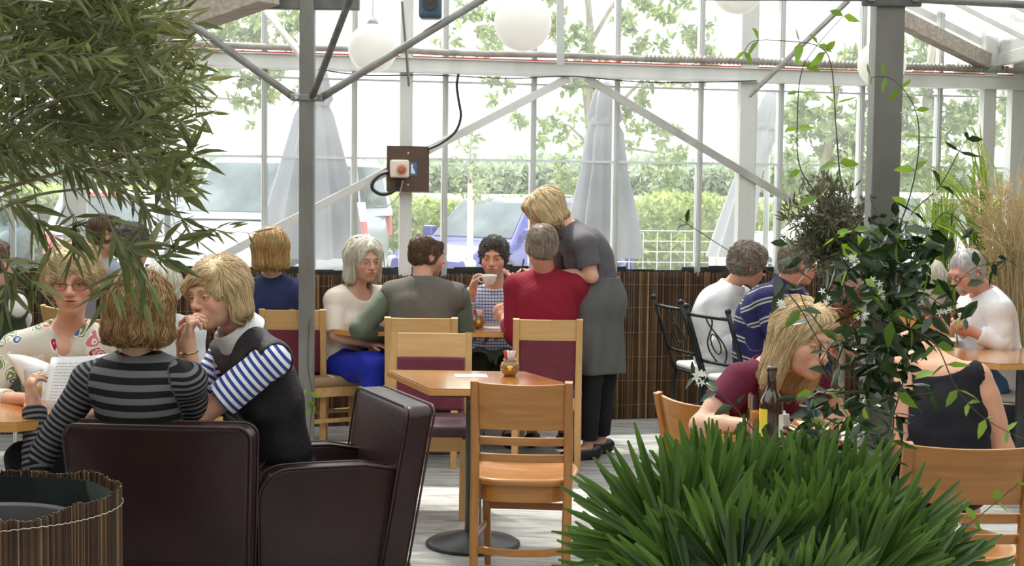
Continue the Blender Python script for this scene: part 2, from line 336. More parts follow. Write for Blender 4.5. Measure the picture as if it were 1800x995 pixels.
def leafmat(name,c1,c2,rough=.5,tl=.35,spec=.4,c3=None):
    m,n,b=new(name); L=n.links
    t=N(n,'ShaderNodeAttribute',attribute_name='sh'); r=N(n,'ShaderNodeValToRGB'); e=r.color_ramp.elements; e[0].color=rgb(c1); e[1].color=rgb(c2)
    if c3: x=e.new(.9); x.color=rgb(c2); e[2].color=rgb(c3)
    L.new(t.outputs['Fac'],r.inputs['Fac']); L.new(r.outputs['Color'],b.inputs['Base Color']); b.inputs['Roughness'].default_value=rough; b.inputs['Specular IOR Level'].default_value=spec
    tr=N(n,'ShaderNodeBsdfTranslucent'); hs=N(n,'ShaderNodeHueSaturation',Hue=.485,Saturation=1.1,Value=1.3); L.new(r.outputs['Color'],hs.inputs['Color']); L.new(hs.outputs[0],tr.inputs['Color'])
    mx=N(n,'ShaderNodeMixShader',Fac=tl); L.new(b.outputs[0],mx.inputs[1]); L.new(tr.outputs[0],mx.inputs[2]); L.new(mx.outputs[0],n.nodes['Material Output'].inputs['Surface'])
    return m
TREEL=leafmat('tree_leaf',(.14,.20,.09),(.30,.37,.19),.7,.4)
HEDGEL=leafmat('hedge_leaf',(.22,.31,.10),(.50,.57,.24),.7,.3)
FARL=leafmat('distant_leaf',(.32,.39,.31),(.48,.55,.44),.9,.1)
BARK=M('bark',(.22,.20,.16),.9,0,(.34,.31,.26),6,(3,3,.5),bump=.3)
def tree(label,base,Y,blobs,trunk,leaf=.16,dens=1.0,mat=TREEL,branches=(),cat='tree'):
    b0=P(*base,Y); b0[2]=0; r=thing('tree',label,cat,b0)
    mb=MB(b0)
    for (x,y,rp) in blobs:
        c=P(x,y,Y+rng.uniform(-1,1)); s=rp*Y/FP; n=int(190*dens*(rp/50)**2)
        # ragged sprays: several small clumps inside each blob
        for k in range(7):
            cc=c+rng.normal(size=3)*s*.55; leaves(mb,cc,(s*.42,s*.42,s*.32),n//7+4,leaf,hollow=.1)
    mb.build('foliage',mat,r,attr='sh')
    t=MB(b0)
    pts=[P(x,y,Y) for x,y,_ in trunk]; pts[0][2]=0; t.tube(pts,[k*Y/FP for *_,k in trunk],9)
    t.build('trunk',BARK,r,smooth=True)
    for br in branches:
        q=MB(b0); q.tube([P(x,y,Y) for x,y,_ in br],[k*Y/FP for *_,k in br],6); q.build('branch',BARK,r,smooth=True)
tree('leafy tree whose drooping crown shows between olive branches and left post',(250,450),30,[(330,60,60),(400,110,62),(450,60,55),(480,165,32),(425,180,30),(380,30,60),(505,40,36),(300,150,50),(500,110,25),(350,140,50),(270,80,60),(455,130,34),(560,150,18)],[(250,450,16),(262,300,14),(255,150,12),(300,40,9),(330,-60,6)],.18,1.3,branches=[[(255,180,7),(330,110,5),(430,90,3)],[(262,230,5),(340,170,3),(420,175,2)]])
tree('tall tree with bare forked trunk behind the second closed parasol',(1035,440),30,[(825,20,40),(862,60,40),(800,85,22),(985,20,45),(1010,95,38),(1100,30,50),(1190,40,50),(1255,60,45),(1180,115,40),(1120,185,42),(1030,190,42),(985,222,36),(1050,250,36),(1150,230,38),(1190,275,34),(905,205,22),(865,150,26),(1000,295,32),(1095,120,42),(1160,305,28),(1010,330,22),(1230,110,30),(1000,150,34)],[(1030,440,11),(1034,330,10),(1040,250,9),(1030,150,8),(1038,60,7),(1030,-40,5)],.17,1.3,branches=[[(1036,240,5),(1090,180,4),(1150,120,3)],[(1030,160,5),(985,90,3),(960,30,2)],[(1036,80,5),(1070,20,4),(1110,-40,3)],[(1040,260,4),(1000,220,2),(960,215,2)],[(1040,270,4),(1100,260,3),(1170,270,2)]])
tree('bushy green tree filling the panes right of the near post',(1640,440),31,[(1600,170,50),(1640,230,55),(1690,200,48),(1620,110,40),(1565,300,44),(1690,285,44),(1745,230,30),(1600,260,48),(1650,300,45),(1700,130,35),(1760,330,40),(1780,180,30),(1580,210,40)],[(1640,440,14),(1640,300,12),(1630,180,9),(1640,60,5)],.18,2.4)
tree('bushy green tree showing left of the near post above the dark shrub',(1440,440),33,[(1420,225,44),(1470,190,48),(1500,250,46),(1395,275,36),(1450,290,44),(1482,110,30),(1520,180,44),(1415,190,30),(1500,310,40),(1370,330,30)],[(1440,440,12),(1445,330,10),(1460,220,7),(1480,100,4)],.19,2.3)
tree('slim young sapling beside the white stake',(826,440),15,[(800,300,20),(830,280,18),(850,310,20),(815,260,15),(835,245,10),(815,330,22),(840,350,18)],[(826,440,2.5),(824,300,2),(828,240,1.2)],.07,.5)
def hedge(name,label,x0,x1,Y,z0,z1,th,n,leaf,mat,core,ztop=None,group=None,cat='hedge'):
    o=((x0+x1)/2,Y,z0); r=thing(name,label,cat,o,0,group); mb=MB(o)
    k=max(12,int((x1-x0)/(z1-z0)*3)); xx=np.linspace(x0,x1,k); ph=rng.random(6)*6
    def top(x): return z1*(1+.05*np.sin(x*1.3/(z1-z0)+ph[0])+.05*np.sin(x*2.9/(z1-z0)+ph[1]))if ztop is None else ztop(x)
    c=MB(o); G_=[]
    for x in xx:
        t=float(top(x)); G_.append([(x,Y-th*.36,z0),(x,Y-th*.4,z0+(t-z0)*.6),(x,Y-th*.2,z0+(t-z0)*.93),(x,Y+th*.2,z0+(t-z0)*.93),(x,Y+th*.4,z0)])
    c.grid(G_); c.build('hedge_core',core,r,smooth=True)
    p=np.stack([rng.uniform(x0,x1,n),Y-th*(.3+.25*rng.random(n)),rng.random(n)],1); u=rng.random(n); p[:,2]=z0+(top(p[:,0])-z0)*u
    k=n//3; p[:k,2]=top(p[:k,0])-(rng.random(k)**2)*.12*(z1-z0); p[:k,1]=Y+th*rng.uniform(-.5,.3,k)
    d=nrm(rng.normal(size=(n,3))+A([0,-.6,.4])); leafset(mb,p,d,leaf*(.6+.8*rng.random(n)),.55,rng.random(n))
    mb.build('foliage',mat,r,attr='sh')
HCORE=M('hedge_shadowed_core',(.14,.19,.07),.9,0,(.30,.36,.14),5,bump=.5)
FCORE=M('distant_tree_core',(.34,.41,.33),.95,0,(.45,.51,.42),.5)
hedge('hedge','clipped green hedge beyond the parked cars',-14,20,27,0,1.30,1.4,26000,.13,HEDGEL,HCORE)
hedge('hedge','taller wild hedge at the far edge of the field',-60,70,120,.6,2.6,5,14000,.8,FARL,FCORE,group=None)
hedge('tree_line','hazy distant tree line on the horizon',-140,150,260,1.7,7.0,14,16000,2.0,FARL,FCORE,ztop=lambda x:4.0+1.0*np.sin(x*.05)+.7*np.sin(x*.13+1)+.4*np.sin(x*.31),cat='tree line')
# rail fence on the left, wire mesh fence on the right
r=thing('rail_fence','white single rail fence between the white car and silver van','fence',P(330,440,25)*A([1,1,0])); o=A(r.location)
mb=MB(o); mb.bar(P(170,359,25),P(640,367,25),.06,.10); mb.build('rail',WHITEPAINT,r)
for x in (180,345,480,610):
    mb=MB(o); q=P(x,360,25); mb.box((q[0],25.05,q[2]/2),(.09,.09,q[2])); mb.build('fence_post',WHITEPAINT,r)
r=thing('wire_fence','pale wire mesh fence low outside the glass right of the waitress','fence',(1.2,12.6,0)); o=A(r.location); mb=MB(o)
for z in np.arange(.7,1.25,.09): mb.tube([(.4,12.6,z),(4.2,12.9,z)],.004,4)
for x in np.arange(.4,4.2,.12): mb.tube([(x,12.6+.079*(x-.4),.3),(x,12.6+.079*(x-.4),1.22)],.004,4)
mb.build('wire_mesh',WHITEPAINT,r)
for x in (.5,1.75,3.0,4.1):
    mb=MB(o); y=12.6+.079*(x-.4); mb.cyl((x,y,0),(x,y,1.25),.02); mb.build('fence_post',WHITEPAINT,r)
# closed parasols on the terrace outside
CANV=M('grey_canvas',(.30,.31,.345),.85,0,(.40,.41,.45),3,(1,1,.3),tl=.25)
CANW=M('pale_canvas',(.62,.63,.65),.85,0,(.55,.56,.6),3,(1,1,.3),tl=.3)
def parasol(label,px,py0,py1,w,Y,mat,lean=0,seed=0):
    t=P(px,py0,Y); b=P(px,py1,Y); r=thing('closed_parasol',label,'parasol',(b[0],Y,0),0,'closed parasols outside the glass'); o=A(r.location)
    h=t[2]-b[2]; hw=w*Y/FP/2; prof=[(.02,h+.02),(.05,h),(.09,h*.94),(.13,h*.80),(.10,h*.77),(.13,h*.72),(.62*hw/.3*.3,h*.5),(.86*hw,h*.25),(hw,.04),(hw*.98,0)]
    ph=rng.random(4)*6
    def f(an,t_): return 1+(.05+.24*t_)*np.cos(7*an+ph[0]+t_*1.2)*(.8+.2*np.cos(2*an))+.09*t_*np.cos(13*an+ph[1])
    mb=MB((0,0,0)); mb.lathe(prof,(0,0,b[2]),112,f)
    V=mb.V[0]; V[:,0]+=lean*(h+b[2]-V[:,2]); mb.build('canopy',mat,r,smooth=True)
    mb=MB(); mb.lathe([(.115,b[2]+h*.765),(.125,b[2]+h*.78),(.125,b[2]+h*.80),(.115,b[2]+h*.81)],(lean*h*.2,0,0),28); mb.build('tie_strap',mat,r,smooth=True)
    mb=MB(); mb.cyl((0,0,0),(0,0,b[2]+h+.05),.024); mb.build('pole',ALU,r,smooth=True)
    mb=MB(); mb.lathe([(.001,0),(.28,0),(.28,.05),(.04,.09),(.001,.09)],seg=24); mb.build('base',DARKSTEEL,r)
parasol('grey closed parasol outside behind the left steel post',552,105,452,150,11.4,CANV)
parasol('grey closed parasol outside behind the bending waitress',1058,148,452,112,11.7,CANV)
parasol('white closed parasol outside beside the right column',1345,158,452,60,12.2,CANW,lean=-.22)
# striped cone and white stake
r=thing('traffic_cone','red and white banded cone outside right of the grey parasol','cone',P(630,450,14)*A([1,1,0])); mb=MB(); 
RW=M('white_band',(.85,.82,.82),.5); RR=M('red_band',(.75,.12,.12),.5)
for k in range(6):
    z0=.35+k*.18; mb=MB(); r0=.17-.018*k; mb.lathe([(r0,z0),(r0-.018,z0+.18)],seg=20); mb.build('band',RR if k%2==0 else RW,r,smooth=True)
mb=MB(); mb.lathe([(.001,0),(.24,0),(.24,.05),(.19,.05),(.17,.35),(.001,.36)],seg=4*6); mb.build('base',RR,r)
b=P(826,450,14.5)*A([1,1,0]); mb=MB(); mb.cyl(b,b+A([0,0,1.62]),.03); tag(mb.build('stake',M('pale_stake',(.75,.68,.55),.8),loc=b),'thin pale stake standing outside before the blue car','stake')
# cars
def car(label,loc,rot,L,Wd,H,col,kind='hatch',plate=None,group='parked cars'):
    r=thing('car',label,'car',loc,rot,group); CP=M('car_paint',col,.25,.1,coat=.6); CG=bpy.data.materials.get('car_glass') or M('car_glass',(.05,.07,.08),.06,0,(.15,.20,.21),1.3,spec=.9)
    BL=bpy.data.materials.get('car_trim') or M('car_trim',(.03,.03,.035),.5)
    # +x is the front. side outline of the lower body and of the cabin
    hb=H*.60; g=[]
    xs=np.linspace(-L/2,L/2,25)
    for x in xs:
        t=x/(L/2); zt=hb*(1-.04*abs(t)**3) if t<.35 else hb*(1-.22*((t-.35)/.65)**1.6); e=min(1,(1-abs(t))*9+.05)
        zt=.45+(zt-.45)*(.55+.45*min(1,e)); w=Wd/2*(1-.10*abs(t)**4)*(.86+.14*min(1,e))
        g.append([(x,-w*.92,.22),(x,-w,.42),(x,-w,zt*.72),(x,-w*.95,zt*.96),(x,-w*.82,zt),(x,0,zt*1.015),(x,w*.82,zt),(x,w*.95,zt*.96),(x,w,zt*.72),(x,w,.42),(x,w*.92,.22)])
    mb=MB(); mb.grid(g,close=True)
    for e in (0,-1): mb.add(g[e],[list(range(11)) if e else list(range(11))[::-1]])
    mb.build('body',CP,r,smooth=True,bevel=0)
    if kind=='van': xb=[-L/2+.05,-L/2+.12,.20*L,.36*L]
    else: xb=[-L/2+.10,-L/2+.42,.12*L,.27*L]
    # cabin as 4-sided loft bottom ring -> top ring
    wb=Wd/2*.94; wt=Wd/2*.76
    nb=[(xb[0],-wb),(xb[3],-wb),(xb[3],wb),(xb[0],wb)]; ntp=[(xb[1],-wt),(xb[2],-wt),(xb[2],wt),(xb[1],wt)]
    z0=hb*.94; z1=H-.04
    lo=A([(x,y,z0) for x,y in nb]); hi=A([(x,y,z1) for x,y in ntp])
    mb=MB(); mb.add(np.concatenate([lo,hi,hi*A([.93,.86,1])+A([0,0,.04])]),[[0,1,5,4],[1,2,6,5],[2,3,7,6],[3,0,4,7],[4,5,9,8],[5,6,10,9],[6,7,11,10],[7,4,8,11],[8,9,10,11]])
    mb.build('cabin',CP,r,bevel=.05,seg=3,smooth=True)
    def pane(i,j,u0,u1,v0,v1,nm='window'):
        q=MB(); n=np.cross(lo[j]-lo[i],hi[i]-lo[i]); n=nrm(n)*.012
        def pt_(u,v): a=lo[i]+(lo[j]-lo[i])*u; b=hi[i]+(hi[j]-hi[i])*u; return a+(b-a)*v+n
        V=[pt_(u0,v0),pt_(u1,v0),pt_(u1,v1),pt_(u0,v1)]; q.add(V+[v-n for v in V],[[0,1,2,3],[0,4,5,1],[1,5,6,2],[2,6,7,3],[3,7,4,0]]); q.build(nm,CG,r)
    pane(1,2,.05,.95,.12,.95,'windscreen'); pane(3,0,.08,.92,.25,.95,'rear_window')
    for i,j in ((0,1),(2,3)):
        for u in ((.06,.34),(.37,.64),(.67,.93)): 
            uu=u if i==0 else (1-u[1],1-u[0]); pane(i,j,uu[0],uu[1],.15,.92)
    for sx in (-.31,.33):
        for sy in (-1,1):
            q=MB(); q.cyl((sx*L,sy*(Wd/2-.17),.31),(sx*L,sy*(Wd/2+.005),.31),.31,seg=24); wq=q.build('wheel',BL,r,bevel=.03)
            q=MB(); q.cyl((sx*L,sy*(Wd/2+.0),.31),(sx*L,sy*(Wd/2+.02),.31),.19,seg=16); q.build('hubcap',ALU,wq)
    for sy in (-1,1):
        q=MB(); q.box((xb[3]-.22,sy*(wb+.12),z0+.13),(.12,.20,.15)); q.build('wing_mirror',CP,r,bevel=.03)
        q=MB(); q.box((-L/2+.05,sy*Wd*.40,hb*.80),(.10,.16,.30)); q.build('tail_light',RR,r,bevel=.03)
        q=MB(); q.box((L/2-.10,sy*Wd*.36,hb*.62),(.14,.30,.16)); q.build('headlight',ALU,r,bevel=.04)
    q=MB(); q.box((xb[1]-.03,0,z1-.02),(.08,.50,.06)); q.build('brake_light',RR,r,bevel=.01)
    q=MB(); q.box((-L/2-.005,0,.42),(.06,Wd*.9,.22)); q.build('rear_bumper',CP,r,bevel=.05)
    if plate:
        q=MB(); q.box((-L/2-.02,.0,.76),(.02,.52,.12)); pl=q.build('number_plate',M('yellow_plate',(.85,.72,.05),.4),r)
        cu=bpy.data.curves.new('plate_text','FONT'); cu.body=plate; cu.size=.11; cu.align_x='CENTER'; cu.align_y='CENTER'; cu.extrude=.002
        to=bpy.data.objects.new('plate_text',cu); C.objects.link(to); to.parent=pl; to.location=(-L/2-.032,0,.76); to.rotation_euler=(math.pi/2,0,-math.pi/2)
        me=bpy.data.meshes.new_from_object(to); t2=bpy.data.objects.new('plate_text',me); C.objects.link(t2); t2.parent=pl; t2.location=to.location; t2.rotation_euler=to.rotation_euler; me.materials.append(BL); bpy.data.objects.remove(to)
    return r
def cl(px,Y): p=P(px,440,Y); return (p[0],p[1],0)
car('white hatchback seen from behind with a yellow plate',cl(243,22.6),math.radians(88),4.0,1.72,1.45,(.80,.81,.82),plate='YG')
car('silver van with large mirrors behind the grey parasol',cl(500,21.5),math.radians(252),4.3,1.8,1.93,(.42,.46,.51),kind='van')
car('blue hatchback parked beyond the seated coffee drinker',cl(905,21.5),math.radians(232),3.9,1.7,1.40,(.05,.055,.27))
car('white estate car hidden by the near shrub and post',cl(1500,23),math.radians(170),4.4,1.8,1.55,(.82,.83,.84))
car('dark blue car at far left behind the olive leaves',cl(-70,23),math.radians(100),4.2,1.75,1.40,(.20,.25,.33))
# ================================================================== REED SCREEN, POSTS, LAMPS, SWITCH BOARD
def reedmat(name,cs,rough=.6):
    m,n,b=new(name); L=n.links
    t=N(n,'ShaderNodeAttribute',attribute_name='sh'); r=N(n,'ShaderNodeValToRGB'); e=r.color_ramp.elements
    e[0].color=rgb(cs[0]); e[1].color=rgb(cs[-1])
    for k,c in enumerate(cs[1:-1]): x=e.new((k+1)/(len(cs)-1)); x.color=rgb(c)
    tc=N(n,'ShaderNodeTexCoord'); z=N(n,'ShaderNodeTexNoise',Scale=9,Detail=5); L.new(tc.outputs['Object'],z.inputs['Vector'])
    mp=N(n,'ShaderNodeMapRange'); mp.inputs['To Min'].default_value=.55; mp.inputs['To Max'].default_value=1.35; L.new(z.outputs['Fac'],mp.inputs['Value'])
    hs=N(n,'ShaderNodeHueSaturation'); L.new(r.outputs['Color'],hs.inputs['Color']); L.new(mp.outputs[0],hs.inputs['Value'])
    L.new(t.outputs['Fac'],r.inputs['Fac']); L.new(hs.outputs['Color'],b.inputs['Base Color']); b.inputs['Roughness'].default_value=rough; return m
REED=reedmat('brown_reed',[(.06,.028,.013),(.10,.053,.025),(.145,.08,.038),(.20,.115,.055),(.38,.25,.12)])
WIRE=M('binding_wire',(.42,.38,.33),.4,.5)
mb=MB(WXZ(0,0,.15)); x=-4.6
while x<6.0:
    w_=.006+.006*rng.random(); zt=1.015+.012*rng.random()+.01*math.sin(x*2.1); o=.14+.006*rng.random(); tw=rng.normal()*.004
    a=A([1,1,1])*rng.random()**1.3
    p=[WXZ(x,.005,o),WXZ(x+w_*.5,.005,o+.006),WXZ(x+w_,.005,o)]; q=[WXZ(x+tw,zt,o),WXZ(x+w_*.5+tw,zt,o+.006),WXZ(x+w_+tw,zt,o)]
    mb.add(p+q,[[0,1,4,3],[1,2,5,4],[3,4,5]],a); x+=w_*.97
rs=mb.build('reed_screen',REED,loc=WXZ(0,0,.15),attr='sh'); tag(rs,'dark brown reed screen lining the foot of the glass wall','reed screen')
mb=MB(WXZ(0,0,.15)); wbox(mb,-4.6,6,0.0,1.0,.135,.125); mb.build('backing',BLACKPL,rs)
mb=MB(WXZ(0,0,.15))
for z in (.10,.27,.44,.61,.78,.94):
    xs_=np.arange(-4.6,6,.05); mb.tube([WXZ(x,z+.003*math.sin(x*7+z*9),.152) for x in xs_],.0012,3,False)
mb.build('wire',WIRE,rs)

def post(label,px,Y,wd,mat,ztop,pxt=None):
    b=P(px,600,Y); r=thing('steel_post',label,'post',(b[0],Y,0),0,'galvanised roof posts'); mb=MB(); mb.box((0,0,ztop/2),(wd,wd,ztop)); mb.build('post',mat,r,bevel=.004); 
    mb=MB(); mb.box((0,0,.006),(wd*2.2,wd*2.2,.012)); mb.build('base_plate',DARKSTEEL,r)
    return r
GP=M('galvanised_post',(.23,.228,.205),.5,.2,(.155,.152,.14),6,(1,1,.35),bump=.12,bscale=60)
p1=post('galvanised square steel post left of the centre with four braces',539,8.0,.078,GP,2.95)
o=A(p1.location)
def zat(px,py,Y): return P(px,py,Y)[2]
zc=zat(540,172,8.0)
mb=MB(); mb.box((0,-.0,zc),(.17,.10,.035)); mb.build('bracket',GALV,p1,bevel=.006)
def pbr(r,o,p,q,w,flat=True,nm='brace',mat=GALV):
    mb=MB(o); 
    if flat: mb.tube([p,p+(q-p)*.06,q-(q-p)*.0],[w*.55,w*.5,w*.5],8)
    else: mb.bar(p,q,.02,w)
    return mb.build(nm,mat,r,smooth=flat)
c0=o*A([1,1,0])+A([0,0,zc])
pbr(p1,o,c0+A([-.07,0,0]),P(262,-12,7.7),.042); pbr(p1,o,c0+A([.07,0,0]),P(875,-18,7.7),.042)
pbr(p1,o,c0+A([.03,-.03,0]),P(622,-20,7.0),.038,mat=DARKSTEEL); pbr(p1,o,o*A([1,1,0])+A([-.02,.05,zat(528,108,8.1)]),P(455,2,8.9),.04,mat=GALVL)
mb=MB(o); a_=P(453,-8,8.0); b_=P(632,18,8.0); mb.box(((a_+b_)/2)+A([0,-.0,.0]),(b_[0]-a_[0],.06,a_[2]-b_[2])); mb.build('head_plate',DARKSTEEL,p1,bevel=.004)
for x in (-.05,.05):
    mb=MB(); mb.cyl((x,-.06,zc),(x,-.045,zc),.012,seg=6); mb.build('bolt',ALU,p1)
p2=post('thick galvanised steel post on the right with a climbing vine',1543,4.3,.082,GP,2.9)
o2=A(p2.location); zz=zat(1548,8,4.3)
mb=MB(); mb.box((.0,-.046,zz+.012),(.17,.012,.045)); mb.build('bracket',DARKSTEEL,p2,bevel=.004)
for x in (-.06,.065):
    mb=MB(); mb.cyl((x,-.06,zz+.016),(x,-.04,zz+.016),.016,seg=6); mb.build('bolt',GALV,p2)
for s_ in (-1,1):
    mb=MB(o2); mb.tube([o2*A([1,1,0])+A([s_*.05,0,zz+.02]),o2*A([1,1,0])+A([s_*.5,0,zz+.34])],.018,8); mb.build('brace',DARKSTEEL,p2,smooth=True)
mb=MB(o2); mb.tube([P(1240,-6,4.3),P(1560,-4,4.3),P(1900,13,4.3)],.011,8); mb.build('tie_rod',GALV,p2,smooth=True)
# strap hanging by the board, globes, speaker
mb=MB(); mb.bar(P(707,0,9.3),P(719,150,9.6),.012,.035); tag(mb.build('strap_brace',GALV,loc=P(707,0,9.3)),'narrow flat steel brace hanging beside the pale column','brace')
mb=MB(); p=P(985,-30,9.9); q=P(985,116,9.9); mb.bar(p,q,.05,.05,up=(0,1,0)); tag(mb.build('beam_hanger',ALU,loc=q,bevel=.003),'short pale upright standing on the beam right of the large globe lamp','upright')
GLOBE=M('opal_globe',(.93,.91,.86),.3,0,tl=.45,coat=.3)
def globe(px,py,rp,Y,label):
    c=P(px,py,Y); R=rp*Y/FP; r=thing('globe_lamp',label,'lamp',c,0,'white globe lamps'); mb=MB(); mb.ball((0,0,0),R,40); mb.build('globe',GLOBE,r,smooth=True)
    mb=MB(); mb.cyl((0,0,R*.97),(0,0,R+.03),.035,.02); mb.build('cap',ALU,r,smooth=True)
    mb=MB(); mb.cyl((0,0,R),(0,0,max(.4,3.9-c[2])),.004,seg=6); mb.build('flex',CABLE if rp<0 else ALU,r)
globe(655,85,43,8.2,'white globe lamp touching the beam right of the left post'); globe(919,40,50,7.2,'large white globe lamp at the top centre')
globe(1297,-22,46,7.6,'white globe lamp cut off by the top edge'); globe(1550,112,42,8.4,'white globe lamp half hidden behind the right post')
SPK=M('blue_black_plastic',(.03,.06,.09),.3,0,(.06,.12,.18),9)
c=P(757,0,7.8); r=thing('loudspeaker','small dark blue loudspeaker hanging at the top edge','speaker',c); mb=MB(); mb.box((0,0,0),(.12,.11,.20)); mb.build('cabinet',SPK,r,bevel=.02,seg=3)
mb=MB(); mb.cyl((-.0,-.056,-.02),(0,-.062,-.02),.04,seg=20); mb.build('grille',BLACKPL,r); mb=MB(); mb.box((0,.0,.14),(.02,.03,.25)); mb.build('bracket',DARKSTEEL,r)
# switch board
c=WPX(717,297,.165); bw=P(755,300,c[1])[0]-P(680,300,c[1])[0]
r=thing('switch_board','brown switch board with rotary switch on the pale column','switch board',c,WA)
mb=MB(); mb.box((0,0,0),(bw,.018,bw*1.07)); mb.build('board',M('brown_board',(.085,.05,.035),.6,0,(.11,.065,.045),5),r,bevel=.002)
mb=MB(); mb.box((-.062,-.035,.0),(.125,.06,.12)); sw=mb.build('switch_box',M('cream_plastic',(.78,.72,.62),.4),r,bevel=.015,seg=3)
mb=MB(); mb.cyl((-.052,-.064,-.005),(-.052,-.072,-.005),.036,seg=28); mb.build('dial_plate',M('orange_dial',(.75,.42,.24),.4),sw)
mb=MB(); mb.cyl((-.052,-.07,-.005),(-.052,-.088,-.005),.027,.024,seg=24); mb.box((-.052,-.093,-.005),(.045,.016,.014),A([[.7,0,-.7],[0,1,0],[.7,0,.7]])); mb.build('knob',M('red_brown_knob',(.45,.16,.10),.4),sw,bevel=.003)
mb=MB(); mb.box((.033,-.011,.0),(.05,.003,.088)); lb=mb.build('label',M('blue_sticker',(.07,.16,.28),.5),r); mb=MB(); mb.add([(.018,-.0135,-.03),(.048,-.0135,-.03),(.046,-.0135,-.018),(.030,-.0135,.012),(.034,-.0135,.03),(.018,-.0135,.032)],[[0,1,2,3,4,5]]); mb.build('label_mark',M('white_sticker',(.85,.85,.8),.5),lb)
for z in (.105,-.105):
    mb=MB(); mb.cyl((0,-.009,z),(0,-.014,z),.007,seg=12); mb.build('screw',ALU,r)
def rel(px,py,o=.185): return WPX(px,py,o)
def cable(name,label,pts,rad,mat,cat='cable'):
    pts=A(pts); n=len(pts); t=np.linspace(0,n-1,n*8); 
    from numpy import interp
    # Catmull-Rom
    Q=[]
    for u in t:
        i=min(int(u),n-2); f=u-i; p0=pts[max(i-1,0)];p1_=pts[i];p2_=pts[i+1];p3=pts[min(i+2,n-1)]
        Q.append(.5*((2*p1_)+(-p0+p2_)*f+(2*p0-5*p1_+4*p2_-p3)*f*f+(-p0+3*p1_-3*p2_+p3)*f**3))
    mb=MB(); mb.tube(Q,rad,8); return tag(mb.build(name,mat,loc=pts[0],smooth=True),label,cat)
cable('cable','black cable rising from the brown board to the beam',[rel(752,262),rel(775,252),rel(800,232),rel(810,205),rel(806,175),rel(803,150),rel(806,130)],.009,CABLE)
cable('cable','thick black cable loop at the left of the switch board',[rel(684,302),rel(668,308),rel(656,320),rel(655,332),rel(668,341),rel(684,340),rel(698,330),rel(702,318,.215)],.012,CABLE)
cable('cable','thin grey wire loop hanging under the switch board',[rel(708,318,.215),rel(700,345),rel(680,362),rel(658,362),rel(644,345),rel(640,325)],.004,ALU)
cable('cable','thin black wire strung under the beam',[rel(560,122,.16),rel(640,132,.16),rel(760,132,.16),rel(900,138,.16),rel(1000,134,.16),rel(1150,145,.16),rel(1330,142,.16)],.004,CABLE)
# ================================================================== FURNITURE
HX=wood('honey_wood',(.37,.145,.028),(.52,.235,.055),'x'); HZ=wood('honey_wood_upright',(.35,.138,.027),(.49,.215,.05),'z')
OX=wood('pale_oak',(.52,.30,.11),(.63,.39,.16),'x',.4,.15); OZ=wood('pale_oak_upright',(.50,.28,.10),(.60,.36,.14),'z',.4,.15)
TOPW=wood('varnished_table_top',(.42,.17,.04),(.56,.26,.075),'x',.12,.9); EDGE=wood('table_edge',(.58,.27,.07),(.66,.33,.10),'x',.25,.5)
DW=wood('brown_wood',(.16,.085,.035),(.25,.14,.06),'z')
BURG=M('burgundy_fabric',(.12,.010,.026),.8,0,(.15,.015,.034),20,sheen=.3); PURP=M('dull_purple_vinyl',(.075,.035,.05),.5,0,(.10,.05,.065),5)
LEA=M('oxblood_leather',(.020,.008,.009),.36,0,(.032,.012,.013),5,bump=.12,bscale=45,spec=.42); PIPING=M('leather_piping',(.045,.022,.022),.3)
BLK=M('black_iron',(.012,.014,.018),.35,.3); CHROME=M('chrome',(.8,.8,.8),.12,1); WSEAT=M('white_seat_pad',(.80,.80,.76),.6)
def curve_panel(mb,x0,x1,y,z0,z1,th,bow,n=12,topbow=0):
    """a panel bowed in plan (backwards), thickness th"""
    Vf=[]
    for s_ in (0,1):
        for zz in (z0,z1):
            row=[]
            for t in np.linspace(-1,1,n):
                yy=y(zz)-bow*(1-t*t)+(th if s_ else 0); row.append(((x0+x1)/2+(x1-x0)/2*t,yy,zz+(topbow*(1-t*t) if zz==z1 else 0)))
            Vf.append(row)
    a,b,c,d=Vf  # back-bottom, back-top, front-bottom, front-top
    V=A(a+b+c+d); m=n; F=[]
    for i in range(m-1): F+=[[i,i+1,m+i+1,m+i],[2*m+i+1,2*m+i,3*m+i,3*m+i+1],[m+i,m+i+1,3*m+i+1,3*m+i],[i+1,i,2*m+i,2*m+i+1]]
    F+=[[0,m,3*m,2*m],[m-1,2*m+m-1,3*m+m-1,m+m-1]]
    mb.add(V,F)
def sweep(mb,pts,w,h,taper=None):
    """rectangular section swept along points (section x is world x for leg-like parts)"""
    pts=A(pts); n=len(pts); T=nrm(np.gradient(pts,axis=0)); rows=[]
    for i,(p,t) in enumerate(zip(pts,T)):
        xx=A([1.,0,0]) if abs(t[0])<.7 else A([0,0,1.]); yy=nrm(np.cross(t,xx)); xx=np.cross(yy,t); k=1 if taper is None else taper[i]
        rows.append([p+xx*w/2*a*k+yy*h/2*b*k for a,b in((-1,-1),(1,-1),(1,1),(-1,1))])
    mb.grid(rows,close=True); n0=mb.n
    mb.add(rows[0],[[3,2,1,0]]); mb.add(rows[-1],[[0,1,2,3]])
def yback(z,h=.86,y0=-.20,lean=.075): return y0 if z<.45 else y0-lean*((z-.45)/(h-.45))**1.3
